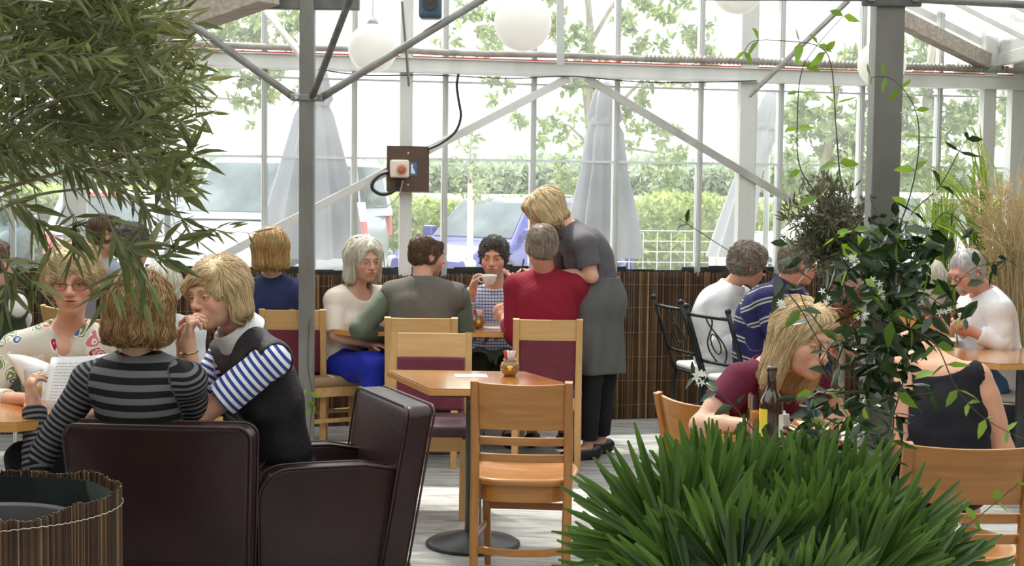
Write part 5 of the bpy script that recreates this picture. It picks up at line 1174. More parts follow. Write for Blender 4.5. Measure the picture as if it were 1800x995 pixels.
# --- woman with glasses in floral blouse
pg=person('blonde woman with glasses in a flowered blouse, facing us',6.05,((128,492,6.00),(.16,-.96,-.14)),(122,576,6.12),(214,612,6.08),(30,612,6.05),(225,715,5.98),(165,725,5.80),(-28,705,5.95),(52,702,5.72),(122,810,6.2),
  skin=(.66,.36,.25),hair=('bob',BLOND,(.35,.22,.1),dict(zb=-.045,vol=.006,fringe=-1,n=3400,part=(.03,.03,.15),L=.11,facec=((0,.125,-.045),(.068,.084,.100)))),hs=1.14,bw=1.2,bust=1.15,chair='pale oak chair under the woman in the flowered blouse',seed=8,glasses=(FRAME,CLEARL),
  handR=((.6,-.5,0),(0,0,-1),.45,1),handL=((-.7,-.4,0),(0,0,-1),.4),
  top=[dict(name='floral_blouse',mat=cloth('flowered_cotton','floral',[(.62,.60,.52),(.42,.02,.05),(.10,.17,.42),(.20,.27,.10),(.62,.20,.22)]),inf=.015,sleeve=1.55,neck_r=.075,vneck=.17,hh=.0055)])
mb=MB(pg['off']); 
def onch(t,sx): return pg['N']+pg['u']*(.025-.17*t)+pg['f']*(.045+.105*t**.6)+pg['r']*sx*(.062*(1-t))
mb.tube([onch(t,1) for t in np.linspace(0,1,14)]+[onch(t,-1) for t in np.linspace(1,0,14)],.0012,5); ch=mb.build('necklace_chain',M('silver_chain',(.7,.65,.6),.25,1),pg['root'],smooth=True)
pc=onch(1,0)+pg['f']*.006; an=np.linspace(0,2*math.pi,24,endpoint=False); mb=MB(pg['off']); hx=.016*np.sin(an)**3; hz=.001*(13*np.cos(an)-5*np.cos(2*an)-2*np.cos(3*an)-np.cos(4*an))
Vh=[pc+pg['r']*a*.8+pg['u']*(b-.015) for a,b in zip(hx,hz)]; mb.add(Vh+[v+pg['f']*.005 for v in Vh],[list(range(24)),list(range(24,48))[::-1]]+[[i,(i+1)%24,24+(i+1)%24,24+i] for i in range(24)]); mb.build('heart_pendant',M('rose_stone',(.80,.55,.50),.2),ch)
mb=MB(pg['off'])
for sx in(-1,1): mb.tube([pg['N']+pg['u']*(.012-.165*t)+pg['f']*(.020+.135*t**.6)+pg['r']*sx*(.066*(1-t)+.012) for t in np.linspace(0,1,12)],.006,6)
mb.build('neck_trim',M('burgundy_trim',(.22,.015,.04),.7),pg['root'],smooth=True)
# --- navy jacket
person('woman with golden bobbed hair in a navy jacket behind the left steel post',8.95,((474,440,8.9),(-.45,.88,-.12)),(480,495,8.96),(444,510,9.02),(520,512,8.92),(436,590,8.92),(420,560,9.15),(536,590,8.95),(500,610,9.2),(492,650,9.0),
  q=.7,hair=('bob',GOLD,(.2,.1,.05),dict(zb=-.10,vol=.012,n=2600,fringe=0)),hs=1.02,seed=11,legs=[((480,655,9.05),(470,640,9.45),(470,760,9.45)),((510,655,9.0),(505,640,9.42),(505,760,9.42))],trouser=(NAVYT,),shoes=(SHOE,0),
  top=[dict(name='navy_jacket',mat=cloth('navy_wool','plain',[(.022,.03,.085),(.032,.042,.115)]),inf=.020,sleeve=1.95,neck_r=.075,collar=.3)])
# --- four people at the back left
person('man with cropped brown hair at the far table behind the olive leaves',8.9,((187,412,8.85),(.88,.42,-.1)),(180,462,8.9),(150,480,9.05),(205,482,8.7),(140,560,9.0),(200,570,9.1),(215,560,8.75),(250,560,9.0),(175,620,8.9),q=.6,male=True,skin=(.58,.28,.20),hair=('short',BROWNH,(.1,.05,.03),dict(n=1400,vol=0)),chair='pale oak chair under the man with cropped brown hair',seed=12,
  top=[dict(name='shirt',mat=cloth('grey_blue_shirt','plain',[(.30,.33,.38)]),inf=.014,sleeve=1.9,collar=.3)])
person('person with dark wavy hair seen from behind, left of the white car',8.3,((233,434,8.2),(.3,.92,-.05)),(236,490,8.3),(190,505,8.35),(282,505,8.25),(185,590,8.3),(200,600,8.6),(288,590,8.25),(270,600,8.6),(238,640,8.3),q=.6,hair=('short',DARKH,(.05,.04,.03),dict(n=2200,vol=.016,curl=.5)),chair='pale oak chair under the person with dark wavy hair',seed=13,
  top=[dict(name='black_top',mat=cloth('black_cotton','plain',[(.02,.02,.022)]),inf=.014,sleeve=1.9,neck_r=.075)])
person('person with pale grey hair hidden behind the striped sweater woman',7.6,((283,505,7.5),(-.4,.85,-.1)),(290,565,7.6),(240,585,7.7),(338,582,7.5),(235,670,7.6),(240,680,7.9),(345,665,7.55),(330,680,7.9),(292,720,7.6),q=.6,hair=('bob',WHITEH,(.4,.35,.3),dict(n=1400,zb=-.05,fringe=0)),chair='pale oak chair under the person with pale grey hair',seed=14,
  top=[dict(name='blouse',mat=cloth('pale_blue_cotton','plain',[(.62,.66,.70)]),inf=.014,sleeve=1.6,neck_r=.075)])
person('man in a green quilted vest over a white shirt at the left edge',7.3,((-14,462,7.25),(.35,.9,-.1)),(-8,520,7.3),(-62,545,7.4),(22,535,7.2),(-70,620,7.3),(-60,640,7.6),(38,560,7.45),(10,600,7.6),(-15,690,7.3),q=.6,male=True,hair=('short',BROWNH,(.1,.05,.03),dict(n=1000)),seed=15,
  top=[dict(name='white_shirt',mat=cloth('white_linen','plain',[(.75,.75,.74)]),inf=.012,sleeve=1.9,collar=.3),dict(name='quilted_vest',mat=cloth('green_quilt','plain',[(.035,.05,.03),(.05,.065,.04)]),inf=.026,armhole=1,neck_r=.08)])
# --- centre table
person('white-haired woman in a cream top and bright blue trousers',9.05,((641,457,9.0),(.52,-.84,-.16),(-.05,0,1)),(624,512,9.05),(668,522,9.2),(590,527,8.95),(682,575,9.18),(668,604,8.90),(588,588,8.88),(648,604,8.82),(602,640,9.1),
  q=.95,skin=(.62,.36,.26),hair=('bob',WHITEH,(.35,.25,.15),dict(zb=-.12,vol=.012,n=3000,fringe=0,part=(-.02,.02,.15),L=.13,facec=((.0,.130,-.004),(.058,.085,.118)))),hs=1.06,bust=.9,seed=21,handR=((.9,-.2,-.1),(0,0,-1),.25,1),handL=((-.3,-.6,-.3),(0,0,-1),.4),
  legs=[((640,645,9.15),(690,632,8.85),(690,740,8.9)),((600,650,9.0),(655,640,8.68),(660,745,8.7))],trouser=(cloth('royal_blue_trousers','plain',[(.012,.025,.33),(.02,.035,.42)],rough=.6),.022),shoes=(SHOE,0),
  top=[dict(name='cream_top',mat=cloth('cream_knit','plain',[(.70,.62,.54),(.76,.68,.60)]),inf=.018,sleeve=.95,neck_r=.095,neckz=.02,loose=.01)])
person('man with thinning brown hair in a grey vest over green sleeves, back to us',8.75,((752,449,8.78),(.86,.44,-.16),(.03,0,1)),(742,502,8.72),(690,518,8.78),(803,522,8.70),(632,578,8.68),(694,596,8.95),(818,588,8.80),(790,584,9.05),(738,668,8.66),
  q=.95,male=True,skin=(.58,.30,.21),hair=('short',BROWNH,(.1,.06,.04),dict(n=2600,vol=.003,bald=.006)),hs=1.0,bw=1.12,belly=.02,seed=22,armr=1.12,handL=((1,.2,0),(0,0,-1),.5,1),
  legs=[((700,680,8.75),(668,668,9.02),(655,770,8.95)),((765,680,8.75),(775,668,9.05),(775,760,9.05))],trouser=(cloth('olive_trousers','plain',[(.03,.035,.022),(.045,.05,.032)]),),shoes=(SHOE,0),
  top=[dict(name='green_shirt',mat=cloth('sage_green_shirt','plain',[(.10,.125,.09),(.135,.16,.12)]),inf=.018,sleeve=1.9,collar=.3),dict(name='grey_vest',mat=cloth('grey_brown_wool','plain',[(.095,.088,.075),(.13,.12,.105)]),inf=.032,armhole=1,neck_r=.082,lo_=-.14)])
pb=person('dark-haired man in a checked shirt drinking from a white cup',9.6,((868,452,9.55),(-.12,-.98,-.14)),(869,512,9.62),(912,524,9.62),(826,524,9.6),(920,580,9.5),(890,586,9.3),(816,566,9.45),(830,512,9.36),(868,640,9.68),
  q=.95,male=True,skin=(.60,.32,.22),hair=('short',DARKH,(.04,.03,.03),dict(n=2400,vol=.006,curl=.45)),hs=1.06,bw=1.12,belly=.01,chair='pale oak chair under the man drinking coffee',seed=23,eyes=(.05,.03,.02),handR=((.25,.05,.9),(.7,-.3,0),.8,1),handL=((-.8,-.3,0),(0,0,-1),.4),
  legs=[((845,645,9.6),(840,640,9.2),(840,745,9.2)),((890,645,9.6),(895,640,9.2),(895,745,9.2))],trouser=(cloth('olive_drab_trousers','plain',[(.05,.055,.035)]),),shoes=(SHOE,0),
  top=[dict(name='checked_shirt',mat=cloth('blue_check','check',[(.62,.64,.72),(.16,.17,.34),(.07,.06,.18)],per=.020),inf=.015,sleeve=1.75,neck_r=.07,vneck=.07,collar=.3)])
person('grey-haired man in a dark red polo shirt, back to us',8.7,((952,433,8.66),(-.22,.95,-.05)),(958,484,8.72),(908,504,8.78),(1013,504,8.68),(906,588,8.72),(888,560,8.98),(1030,592,8.78),(1000,600,9.0),(962,655,8.66),
  q=.95,male=True,skin=(.58,.28,.19),hair=('short',GREYH,(.2,.15,.1),dict(n=2800,vol=.0,bald=.0)),hs=1.06,bw=1.15,belly=.02,seed=24,armr=1.18,jaw=1.1,handL=((-.5,.5,.6),(.5,.4,-.3),.8,1),
  legs=[((935,665,8.75),(935,650,9.15),(935,755,9.15)),((990,665,8.75),(990,650,9.15),(990,755,9.15))],trouser=(NAVYT,),shoes=(SHOE,0),
  top=[dict(name='red_polo_shirt',mat=cloth('dark_red_pique','plain',[(.19,.008,.022),(.25,.014,.032)]),inf=.020,sleeve=1.62,neck_r=.07,collar=.4)])
# --- waitress
pws=person('blonde waitress in a grey polo and long apron bending over the table',8.8,((958,374,8.86),(-.80,.28,-.52),(-.40,0,.9)),(1004,405,8.82),(1026,428,8.66),(990,424,9.0),(1040,486,8.64),(942,482,8.84),(985,490,9.06),(925,490,9.05),(1044,530,8.82),
  q=.95,skin=(.62,.34,.24),hair=('bob',BLOND,(.3,.2,.1),dict(zb=-.075,vol=.008,n=3200,fringe=1,L=.12)),hs=1.06,bw=1.02,bust=.8,seed=25,M_=(1040,455,8.84),handL=((-1,.1,.25),(-.1,-.2,-1),.75,1),handR=((-1,0,.1),(0,0,1),.3,1),
  legs=[((1038,560,8.74),(1040,665,8.70),(1033,792,8.72)),((1055,560,8.92),(1062,665,8.86),(1056,786,8.92))],trouser=(BLACKT,.010),shoes=(SHOE,1),
  top=[dict(name='grey_polo_shirt',mat=cloth('slate_grey_polo','plain',[(.085,.08,.09),(.115,.108,.12)]),inf=.016,sleeve=.72,neck_r=.07,collar=.4,lo_=.10)])
fl=Fld(pws['H']-A([.35,.35,.62]),pws['H']+A([.35,.35,.25]),.008); H=pws['H']
fl.op(('c',H+A([-.0,0,.14]),H+A([-.015,0,-.02]),.150,.180,.06)); fl.op(('c',H+A([-.015,0,-.02]),H+A([-.01,0,-.42]),.184,.205,'flat',.04)); fl.op(('e',H+A([-.005,0,.0]),A([.198,.180,.17]),None,.05)); fl.cut(H+A([0,0,.15]),(0,0,1)); V,F=fl.mesh(); V=smooth(V,F,2)
V=H+(V-H)*A([1.03,1.02,1]); an=np.arctan2(V[:,0]-H[0],V[:,1]-H[1]); dn=np.clip((H[2]+.1-V[:,2])/.5,0,1); rad=(V-H)*A([1,1,0]); V=V+nrm(rad)*(dn*(.014*np.sin(an*6+1)+.008*np.sin(an*11+V[:,2]*8)))[:,None]
mb=MB(pws['off']); mb.add(V,F); ap=mb.build('apron',cloth('grey_apron_cloth','plain',[(.085,.085,.082),(.115,.115,.11)]),pws['root'],smooth=True)
mb=MB(pws['off']); an=np.linspace(0,2*math.pi,40); mb.tube([H+A([.128*math.cos(a),.126*math.sin(a),.125]) for a in an],.012,6,False); mb.build('apron_tie',bpy.data.materials['grey_apron_cloth'],ap,smooth=True)
# --- right background pair
person('person in a white shirt and sunglasses with grey-brown hair, facing right',9.45,((1316,466,9.36),(.90,.18,-.30),(.15,0,1)),(1282,508,9.42),(1302,522,9.6),(1262,528,9.26),(1318,595,9.55),(1372,605,9.4),(1266,600,9.2),(1335,612,9.2),(1265,640,9.42),
  q=.9,skin=(.60,.32,.22),hair=('short',GREYH,(.2,.15,.1),dict(n=2600,vol=.018,curl=.35)),glasses=(FRAME,DARKL),hs=1.05,bw=1.0,bust=.8,seed=31,M_=(1255,560,9.42),legs=[((1290,652,9.5),(1365,645,9.55),(1370,750,9.5)),((1285,655,9.35),(1360,648,9.3),(1365,755,9.3))],trouser=(JEANS,),shoes=(SHOE,0),
  top=[dict(name='white_shirt',mat=cloth('white_printed_cotton','plain',[(.66,.67,.69),(.80,.80,.80)]),inf=.020,sleeve=1.6,collar=.8,neck_r=.07,loose=.01)])
person('person in a navy rugby shirt with pale double stripes, facing right',8.85,((1404,462,8.8),(.92,.18,-.15)),(1378,505,8.84),(1402,524,9.05),(1345,528,8.66),(1425,590,8.95),(1470,600,8.85),(1365,602,8.58),(1440,612,8.62),(1335,640,8.84),
  q=.9,male=True,skin=(.62,.28,.20),hair=('short',GREYH,(.2,.15,.1),dict(n=2200,vol=.004)),hs=1.05,bw=1.15,belly=.02,seed=32,M_=(1335,560,8.84),legs=[((1350,655,8.95),(1440,648,9.0),(1445,755,9.0)),((1345,660,8.75),(1430,652,8.75),(1435,760,8.75))],trouser=(JEANS,),shoes=(SHOE,0),
  top=[dict(name='rugby_shirt',mat=cloth('navy_rugby_stripe','rugby',[(.022,.022,.095),(.42,.40,.35)],per=.105),inf=.018,sleeve=1.6,collar=.9,neck_r=.07)])
# --- woman in maroon at the near right table
pm=person('blonde woman in a maroon T-shirt leaning on the table',5.55,((1416,598,5.36),(.50,-.83,-.24),(.16,0,1)),(1352,652,5.58),(1432,672,5.80),(1302,670,5.44),(1475,735,5.75),(1420,758,5.50),(1232,748,5.36),(1340,752,5.20),(1305,800,5.80),
  skin=(.66,.38,.27),hair=('long',BLOND,(.36,.24,.12),dict(zb=-.17,vol=.006,fringe=0,n=4200,part=(.01,.03,.15),L=.17,facec=((0,.125,-.012),(.088,.098,.116)))),hs=1.10,bust=1.0,bw=1.0,mouth=.004,gaze=(.3,-.3),seed=41,jaw=.98,armr=1.08,
  handR=((.95,-.1,-.05),(0,0,-1),.35,1),handL=((-.6,-.6,0),(0,0,-1),.4,1),legs=[((1320,815,5.85),(1350,830,5.4),(1350,940,5.4)),((1280,815,5.7),(1290,830,5.35),(1290,940,5.35))],trouser=(NAVYT,),shoes=(SHOE,0),
  top=[dict(name='maroon_tshirt',mat=cloth('maroon_jersey','plain',[(.105,.012,.035),(.135,.018,.045)]),inf=.014,sleeve=.55,neck_r=.085,vneck=.10,hh=.0055)])
ringtube(pm['root'],pm['off'],pm['WR']+(pm['ER']-pm['WR'])*.12,pm['WR']-pm['ER'],.033,.0025,'bracelet',FRAME); ringtube(pm['root'],pm['off'],pm['WR']+(pm['ER']-pm['WR'])*.18,pm['WR']-pm['ER'],.034,.0018,'bracelet',FRAME)
mb=MB(pm['off']); a=pm['c']+pm['R']@(A([.078,-.012,-.045])*pm['hs']); 
for t in(1,-1):
    a=pm['c']+pm['R']@(A([.088*t,-.012,-.042])*pm['hs']); mb.tube([a+.014*(pm['R'][:,1]*math.cos(q_)+pm['R'][:,2]*math.sin(q_)) for q_ in np.linspace(0,6.28,16)],.0013,5,False)
mb.build('earring',GOLDM,pm['root'],smooth=True)
mb=MB(pm['off']); mb.tube([pm['N']+pm['u']*(.04-.15*t)+pm['f']*(.05+.095*t**.6)+pm['r']*sx*.07*(1-t) for sx,ts in((1,np.linspace(0,1,10)),(-1,np.linspace(1,0,10))) for t in ts],.0013,5); mb.box(pm['N']-pm['u']*.118+pm['f']*.150,(.012,.004,.024)); mb.build('necklace',FRAME,pm['root'],smooth=True)
# --- woman in black tank top
person('auburn-haired woman in a black tank top behind the vine, leaning forward',5.35,((1506,562,5.72),(-.45,.80,-.45),(-.2,.3,1)),(1625,622,5.52),(1582,652,5.42),(1712,668,5.38),(1588,800,5.28),(1575,735,5.56),(1757,792,5.34),(1650,760,5.62),(1650,835,5.28),
  skin=(.68,.36,.24),hair=('bob',REDH,(.1,.03,.02),dict(zb=-.09,vol=.012,n=3000,fringe=0)),hs=1.05,bw=1.10,seed=42,armr=1.38,M_=(1652,740,5.34),handL=((-.3,.6,-.3),(.4,.2,.1),.6,1),handR=((-1,.3,0),(0,.2,1),.6,1),
  legs=[((1615,850,5.35),(1600,850,5.75),(1600,950,5.75)),((1690,850,5.35),(1700,850,5.75),(1700,950,5.75))],trouser=(BLACKT,.014,0),
  top=[dict(name='tank_top',mat=cloth('black_jersey','plain',[(.010,.010,.014),(.016,.016,.022)]),inf=.014,armhole=1,neck_r=.165,neckz=-.03,neckf=-.07,hh=.006)])
# --- elderly man in white
person('elderly man with cropped white hair and glasses in a white long-sleeved top',8.4,((1699,478,8.38),(-.84,-.34,-.42),(-.12,0,1)),(1733,522,8.44),(1756,545,8.26),(1706,536,8.62),(1762,606,8.22),(1706,582,8.24),(1706,600,8.58),(1690,582,8.38),(1748,655,8.46),
  q=.95,male=True,skin=(.62,.30,.22),hair=('short',SILVER,(.5,.45,.4),dict(n=1200,vol=-.004,fringe=0)),hs=1.02,bw=1.05,belly=.015,seed=43,glasses=(FRAME,CLEARL),handL=((-.9,.1,.25),(.1,.6,.5),.8,1),handR=((-.6,-.5,.3),(.1,-.5,.5),.8,1),
  legs=[((1740,668,8.36),(1672,662,8.25),(1675,770,8.25)),((1742,668,8.58),(1675,660,8.6),(1675,768,8.6))],trouser=(JEANS,.018),shoes=(SHOE,0),
  top=[dict(name='white_long_sleeved_top',mat=cloth('white_cotton','plain',[(.78,.78,.80),(.86,.86,.87)]),inf=.022,sleeve=1.72,neck_r=.072,loose=.012,lo_=-.08)])
person('person with long pale hair facing the elderly man, seen from behind',9.1,((1636,492,9.1),(.55,.80,-.1)),(1630,548,9.1),(1594,565,9.15),(1668,566,9.05),(1590,625,9.1),(1610,620,9.35),(1676,610,9.0),(1660,600,8.75),(1632,665,9.1),q=.6,hair=('long',WHITEH,(.4,.35,.3),dict(n=1600,zb=-.15,fringe=0)),chair='pale oak chair under the person with long pale hair',seed=44,
  top=[dict(name='red_top',mat=cloth('dusty_red_cotton','plain',[(.38,.10,.08)]),inf=.014,sleeve=.6,neck_r=.08)])
# ================================================================== THINGS ON THE TABLES
CER=M('white_glaze',(.80,.79,.76),.15,coat=.5); PAPER=M('white_paper',(.85,.85,.85),.6,tl=.25); BGL=M('brown_bottle_glass',(.035,.012,.004),.06,spec=.8,coat=.6)
JUG=M('brown_glazed_jar',(.22,.10,.03),.2,0,(.34,.17,.05),12,coat=.6); YL=M('yellow_label',(.80,.62,.05),.5); WL_=M('white_label',(.80,.78,.78),.5); REDP=M('red_paper',(.55,.06,.05),.6)
TGL=glassmat('tumbler_glass',(.93,.94,.93),.0,.05); JUICE=M('orange_juice',(.75,.35,.03),.3,tl=.3); BEER=M('amber_beer',(.55,.19,.02),.15,tl=.35)
def sugar_jar(label,p,s=1.0):
    r=thing('sugar_jar',label,'jar',p,0,'sachet jars'); mb=MB(); mb.lathe([(.001,0),(.022*s,0),(.036*s,.018*s),(.040*s,.035*s),(.034*s,.055*s),(.024*s,.062*s),(.028*s,.070*s),(.022*s,.068*s),(.020*s,.05*s),(.001,.03*s)],seg=28); mb.build('jar',JUG,r,smooth=True)
    mb=MB(); mb.ball((.0,-.034*s,.036*s),(.014*s,.006*s,.012*s),14); mb.build('medallion',YL,r,smooth=True)
    for k in range(9):
        mb=MB(); a=k*2.4; t=A([math.cos(a)*.25,math.sin(a)*.25,1]); t=nrm(t); c=A([math.cos(a)*.011,math.sin(a)*.011,.066])*s; x=nrm(np.cross(t,[math.sin(a),math.cos(a)+.1,.2])); R=np.stack([x,np.cross(t,x),t],1)
        mb.box(c+t*.012*s,(.017*s,.003*s,.052*s),R); mb.build('sachet',PAPER if k%4 else REDP,r,bevel=.001)
    return r
p=G(896,661,.745); sugar_jar('round brown jar of paper sachets on the empty table',p,1.15)
p=G(841,577,.752); r=sugar_jar('dark brown jar with white sachets on the table of the group of four',p,1.1)
# cup held by the man in the checked shirt
c=P(860,492,9.24); r=thing('cup','white coffee cup raised to the mouth of the man in the checked shirt','cup',c-A([0,0,.03])); mb=MB(); mb.lathe([(.001,0),(.024,0),(.026,.004),(.040,.022),(.047,.050),(.049,.062),(.046,.062),(.036,.022),(.001,.008)],seg=32); mb.build('bowl',CER,r,smooth=True)
mb=MB(); mb.tube([(-.042,0,.048),(-.066,0,.046),(-.07,0,.03),(-.055,0,.016),(-.036,0,.016)],.0045,8); mb.build('handle',CER,r,smooth=True)
p=G(590,571,.752); p=A([-1.02,8.93,.752]); r=thing('cup','white cup on the table beside the white-haired woman','cup',p); mb=MB(); mb.lathe([(.001,0),(.03,0),(.034,.01),(.038,.08),(.036,.08),(.031,.012),(.001,.01)],seg=28); mb.build('bowl',CER,r,smooth=True)
mb=MB(); mb.tube([(.037,0,.065),(.058,0,.06),(.058,0,.03),(.035,0,.022)],.004,8); mb.build('handle',CER,r,smooth=True)
p=A([G(818,577,.752)[0],8.9,.752]); r=thing('small_bottle','small clear sauce bottle with dark contents on the far table','bottle',p); mb=MB(); mb.lathe([(.001,0),(.026,0),(.028,.01),(.026,.07),(.012,.095),(.011,.12),(.001,.12)],seg=24); mb.build('glass',TGL,r,smooth=True); mb=MB(); mb.lathe([(.001,.004),(.023,.004),(.023,.05),(.001,.05)],seg=20); mb.build('sauce',BGL,r,smooth=True); mb=MB(); mb.cyl((0,0,.12),(0,0,.135),.013,seg=16); mb.build('cap',REDP,r)
p=A([-.12,9.0,.752]); mb=MB(); mb.box(p+A([0,0,.002]),(.16,.11,.003)); mb.box(p+A([.10,.05,.004]),(.12,.09,.003),A([[.8,-.6,0],[.6,.8,0],[0,0,1]])); tag(mb.build('receipt_paper',PAPER,loc=p),'white papers lying by the dark sachet jar','paper')
p=G(828,661,.745); mb=MB(); mb.box(p+A([0,0,.0015]),(.15,.11,.001),A([[.99,-.1,0],[.1,.99,0],[0,0,1]])); tag(mb.build('paper_napkin',PAPER,loc=p),'thin white napkin lying flat on the empty table','napkin')
# pen of the waitress
a=P(916,482,8.80); b=P(921,455,8.78); mb=MB(); mb.cyl(a,b,.0045,seg=8); tag(mb.build('pen',CABLE,loc=a,smooth=True),'dark pen in the hand of the waitress','pen')
# near-right table
p=P(1357,735,5.0); p=A([p[0],5.02,.757]); r=thing('beer_bottle','dark brown beer bottle with yellow label on the near right table','bottle',p); s=1.12
mb=MB(); mb.lathe([(.001,0),(.033,0),(.036,.006),(.036,.125),(.034,.14),(.020,.165),(.0145,.185),(.0135,.225),(.016,.228),(.016,.240),(.012,.244),(.001,.244)],seg=36); mb.V=[v*s for v in mb.V]; mb.build('glass',BGL,r,smooth=True)
def arcpatch(mb,R,a0,a1,z0,z1,n=12):
    an=np.linspace(a0,a1,n); mb.grid([[(R*math.cos(a),R*math.sin(a),z) for a in an] for z in (z0,z1)])
mb=MB(); arcpatch(mb,.0366*s,math.radians(180),math.radians(243),.03*s,.115*s); mb.build('yellow_label',YL,r,smooth=True); mb=MB(); arcpatch(mb,.0366*s,math.radians(300),math.radians(350),.03*s,.10*s); mb.build('white_label',WL_,r,smooth=True)
p=A([P(1333,740,5.1)[0],5.14,.757]); r=thing('beer_glass','straight glass of amber beer beside the brown bottle','glass',p); mb=MB(); mb.lathe([(.001,0),(.028,0),(.034,.16),(.032,.16),(.026,.008),(.001,.008)],seg=28); mb.build('glass',TGL,r,smooth=True); mb=MB(); mb.lathe([(.001,.009),(.025,.009),(.030,.10),(.001,.10)],seg=24); mb.build('beer',BEER,r,smooth=True)
p=A([P(1402,745,5.05)[0],5.2,.757]); r=thing('sachet_bowl','dark bowl full of paper sachets on the near right table','bowl',p); mb=MB(); mb.lathe([(.001,0),(.03,0),(.05,.035),(.052,.045),(.048,.045),(.03,.01),(.001,.01)],seg=28); mb.build('bowl',DARKSTEEL,r,smooth=True)
for k in range(7):
    mb=MB(); a=k*2.1; t=nrm(A([math.cos(a)*.5,math.sin(a)*.4,1])); x=nrm(np.cross(t,[.3,1,.2])); mb.box(A([math.cos(a)*.015,math.sin(a)*.015,.03])+t*.03,(.024,.004,.06),np.stack([x,np.cross(t,x),t],1)); mb.build('sachet',PAPER if k%3 else M('orange_sachet',(.75,.35,.15),.5) if k==0 else WL_,r,bevel=.001)
p=A([P(1440,760,5.0)[0]-.02,5.12,.757]); r=thing('plate','dark oval plate with crisps on the near right table','plate',p); mb=MB(); mb.lathe([(.001,.0),(.08,.002),(.12,.016),(.118,.02),(.08,.007),(.001,.006)],seg=36); mb.build('plate',DARKSTEEL,r,smooth=True)
CR=M('potato_crisp',(.75,.60,.33),.6,0,(.85,.74,.5),20); 
for k in range(9):
    cx,cy=rng.normal(size=2)*.035; gx=np.linspace(-1,1,6); t=rng.random()*3; R=frame(rng.normal(size=3)+A([0,0,.5]))
    Gd=[[R@A([a*.026,b*.02*math.sqrt(max(.05,1-a*a)),.008*(a*a)+.004*math.sin(b*4)])+A([cx,cy,.03+.01*k/3]) for a in gx] for b in gx]; mb=MB(); mb.grid(Gd); o_=mb.build('crisp',CR,None,loc=(0,0,0),smooth=True); o_.location=tuple(p); tag(o_,'pale potato crisp heaped with others on the dark oval plate','crisp','crisps on the dark plate')
    sm=o_.modifiers.new('t','SOLIDIFY'); sm.thickness=.0015
# menu held open, juice glass
def page(name,corners,bulge,mat,parent,off,n=10):
    a,b,c_,d=[A(q) for q in corners]; Gd=[]
    nn=nrm(np.cross(b-a,d-a))
    for v in np.linspace(0,1,6): Gd.append([(a*(1-u)+b*u)*(1-v)+(d*(1-u)+c_*u)*v+nn*bulge*math.sin(u*math.pi) for u in np.linspace(0,1,n)])
    mb=MB(off); mb.grid(Gd); o_=mb.build(name,mat,parent,smooth=True); sm=o_.modifiers.new('t','SOLIDIFY'); sm.thickness=.0012; return o_
Ym=5.74; mo=P(90,700,Ym); r=thing('menu','open white menu held up by the woman in the striped sweater','menu',mo); mo=A(r.location)
page('page',[P(92,628,Ym+.02),P(202,620,Ym-.05),P(150,720,Ym-.16),P(72,722,Ym-.10)],.012,PAPER,r,mo); page('page',[P(12,622,Ym+.02),P(88,640,Ym+.03),P(84,722,Ym-.09),P(62,716,Ym-.06)],-.03,PAPER,r,mo)
pg_=page('page',[P(90,629,Ym+.012),P(200,621,Ym-.057),P(149,719,Ym-.167),P(73,721,Ym-.107)],.016,PAPER,r,mo)
INK=M('grey_print',(.35,.35,.38),.6)
def mp_(u,v): 
    a,b,c_,d=[P(90,629,Ym+.012),P(200,621,Ym-.057),P(149,719,Ym-.167),P(73,721,Ym-.107)]; nn=nrm(np.cross(b-a,d-a)); q=(a*(1-u)+b*u)*(1-v)+(d*(1-u)+c_*u)*v+nn*.016*math.sin(u*math.pi); return q+A([0,-.0015,.0008])
mb=MB(mo)
for v in np.arange(.10,.85,.06):
    u=.10
    while u<.85:
        w_=.02+.07*rng.random(); mb.add([mp_(u,v),mp_(min(.9,u+w_),v),mp_(min(.9,u+w_),v+.012),mp_(u,v+.012)],[[0,1,2,3]]); u+=w_+.015
mb.build('printed_lines',INK,pg_)
p=A([P(50,690,5.6)[0],5.66,.752]); r=thing('juice_glass','tall glass of orange juice at the left behind the holding hand','glass',p); mb=MB(); mb.lathe([(.001,0),(.030,0),(.037,.15),(.035,.15),(.028,.008),(.001,.008)],seg=28); mb.build('glass',TGL,r,smooth=True); mb=MB(); mb.lathe([(.001,.009),(.027,.009),(.032,.085),(.001,.085)],seg=24); mb.build('juice',JUICE,r,smooth=True)
# elderly man's plate, white plates
for (x,y,l) in ((1655,601,'white plate on the varnished table half hidden by the vine'),):
    p=G(x,y,.752); r=thing('plate',l,'plate',p); mb=MB(); mb.lathe([(.001,0),(.07,.0),(.12,.014),(.118,.018),(.07,.006),(.001,.005)],seg=32); mb.build('plate',CER,r,smooth=True); mb=MB(); mb.ball((0,0,.02),(.05,.04,.02),16); mb.build('food',M('reddish_food',(.5,.18,.10),.6,0,(.6,.45,.2),20),r,smooth=True)
p=P(1686,570,8.2); mb=MB(); mb.ball(p,(.03,.025,.035),14); V=mb.V[0]; V+=rng.normal(size=V.shape)*.002; tag(mb.build('sandwich',M('seeded_bread',(.35,.25,.10),.8,0,(.6,.5,.3),30),loc=p,smooth=True),'seeded piece of bread in the hands of the elderly man','bread')
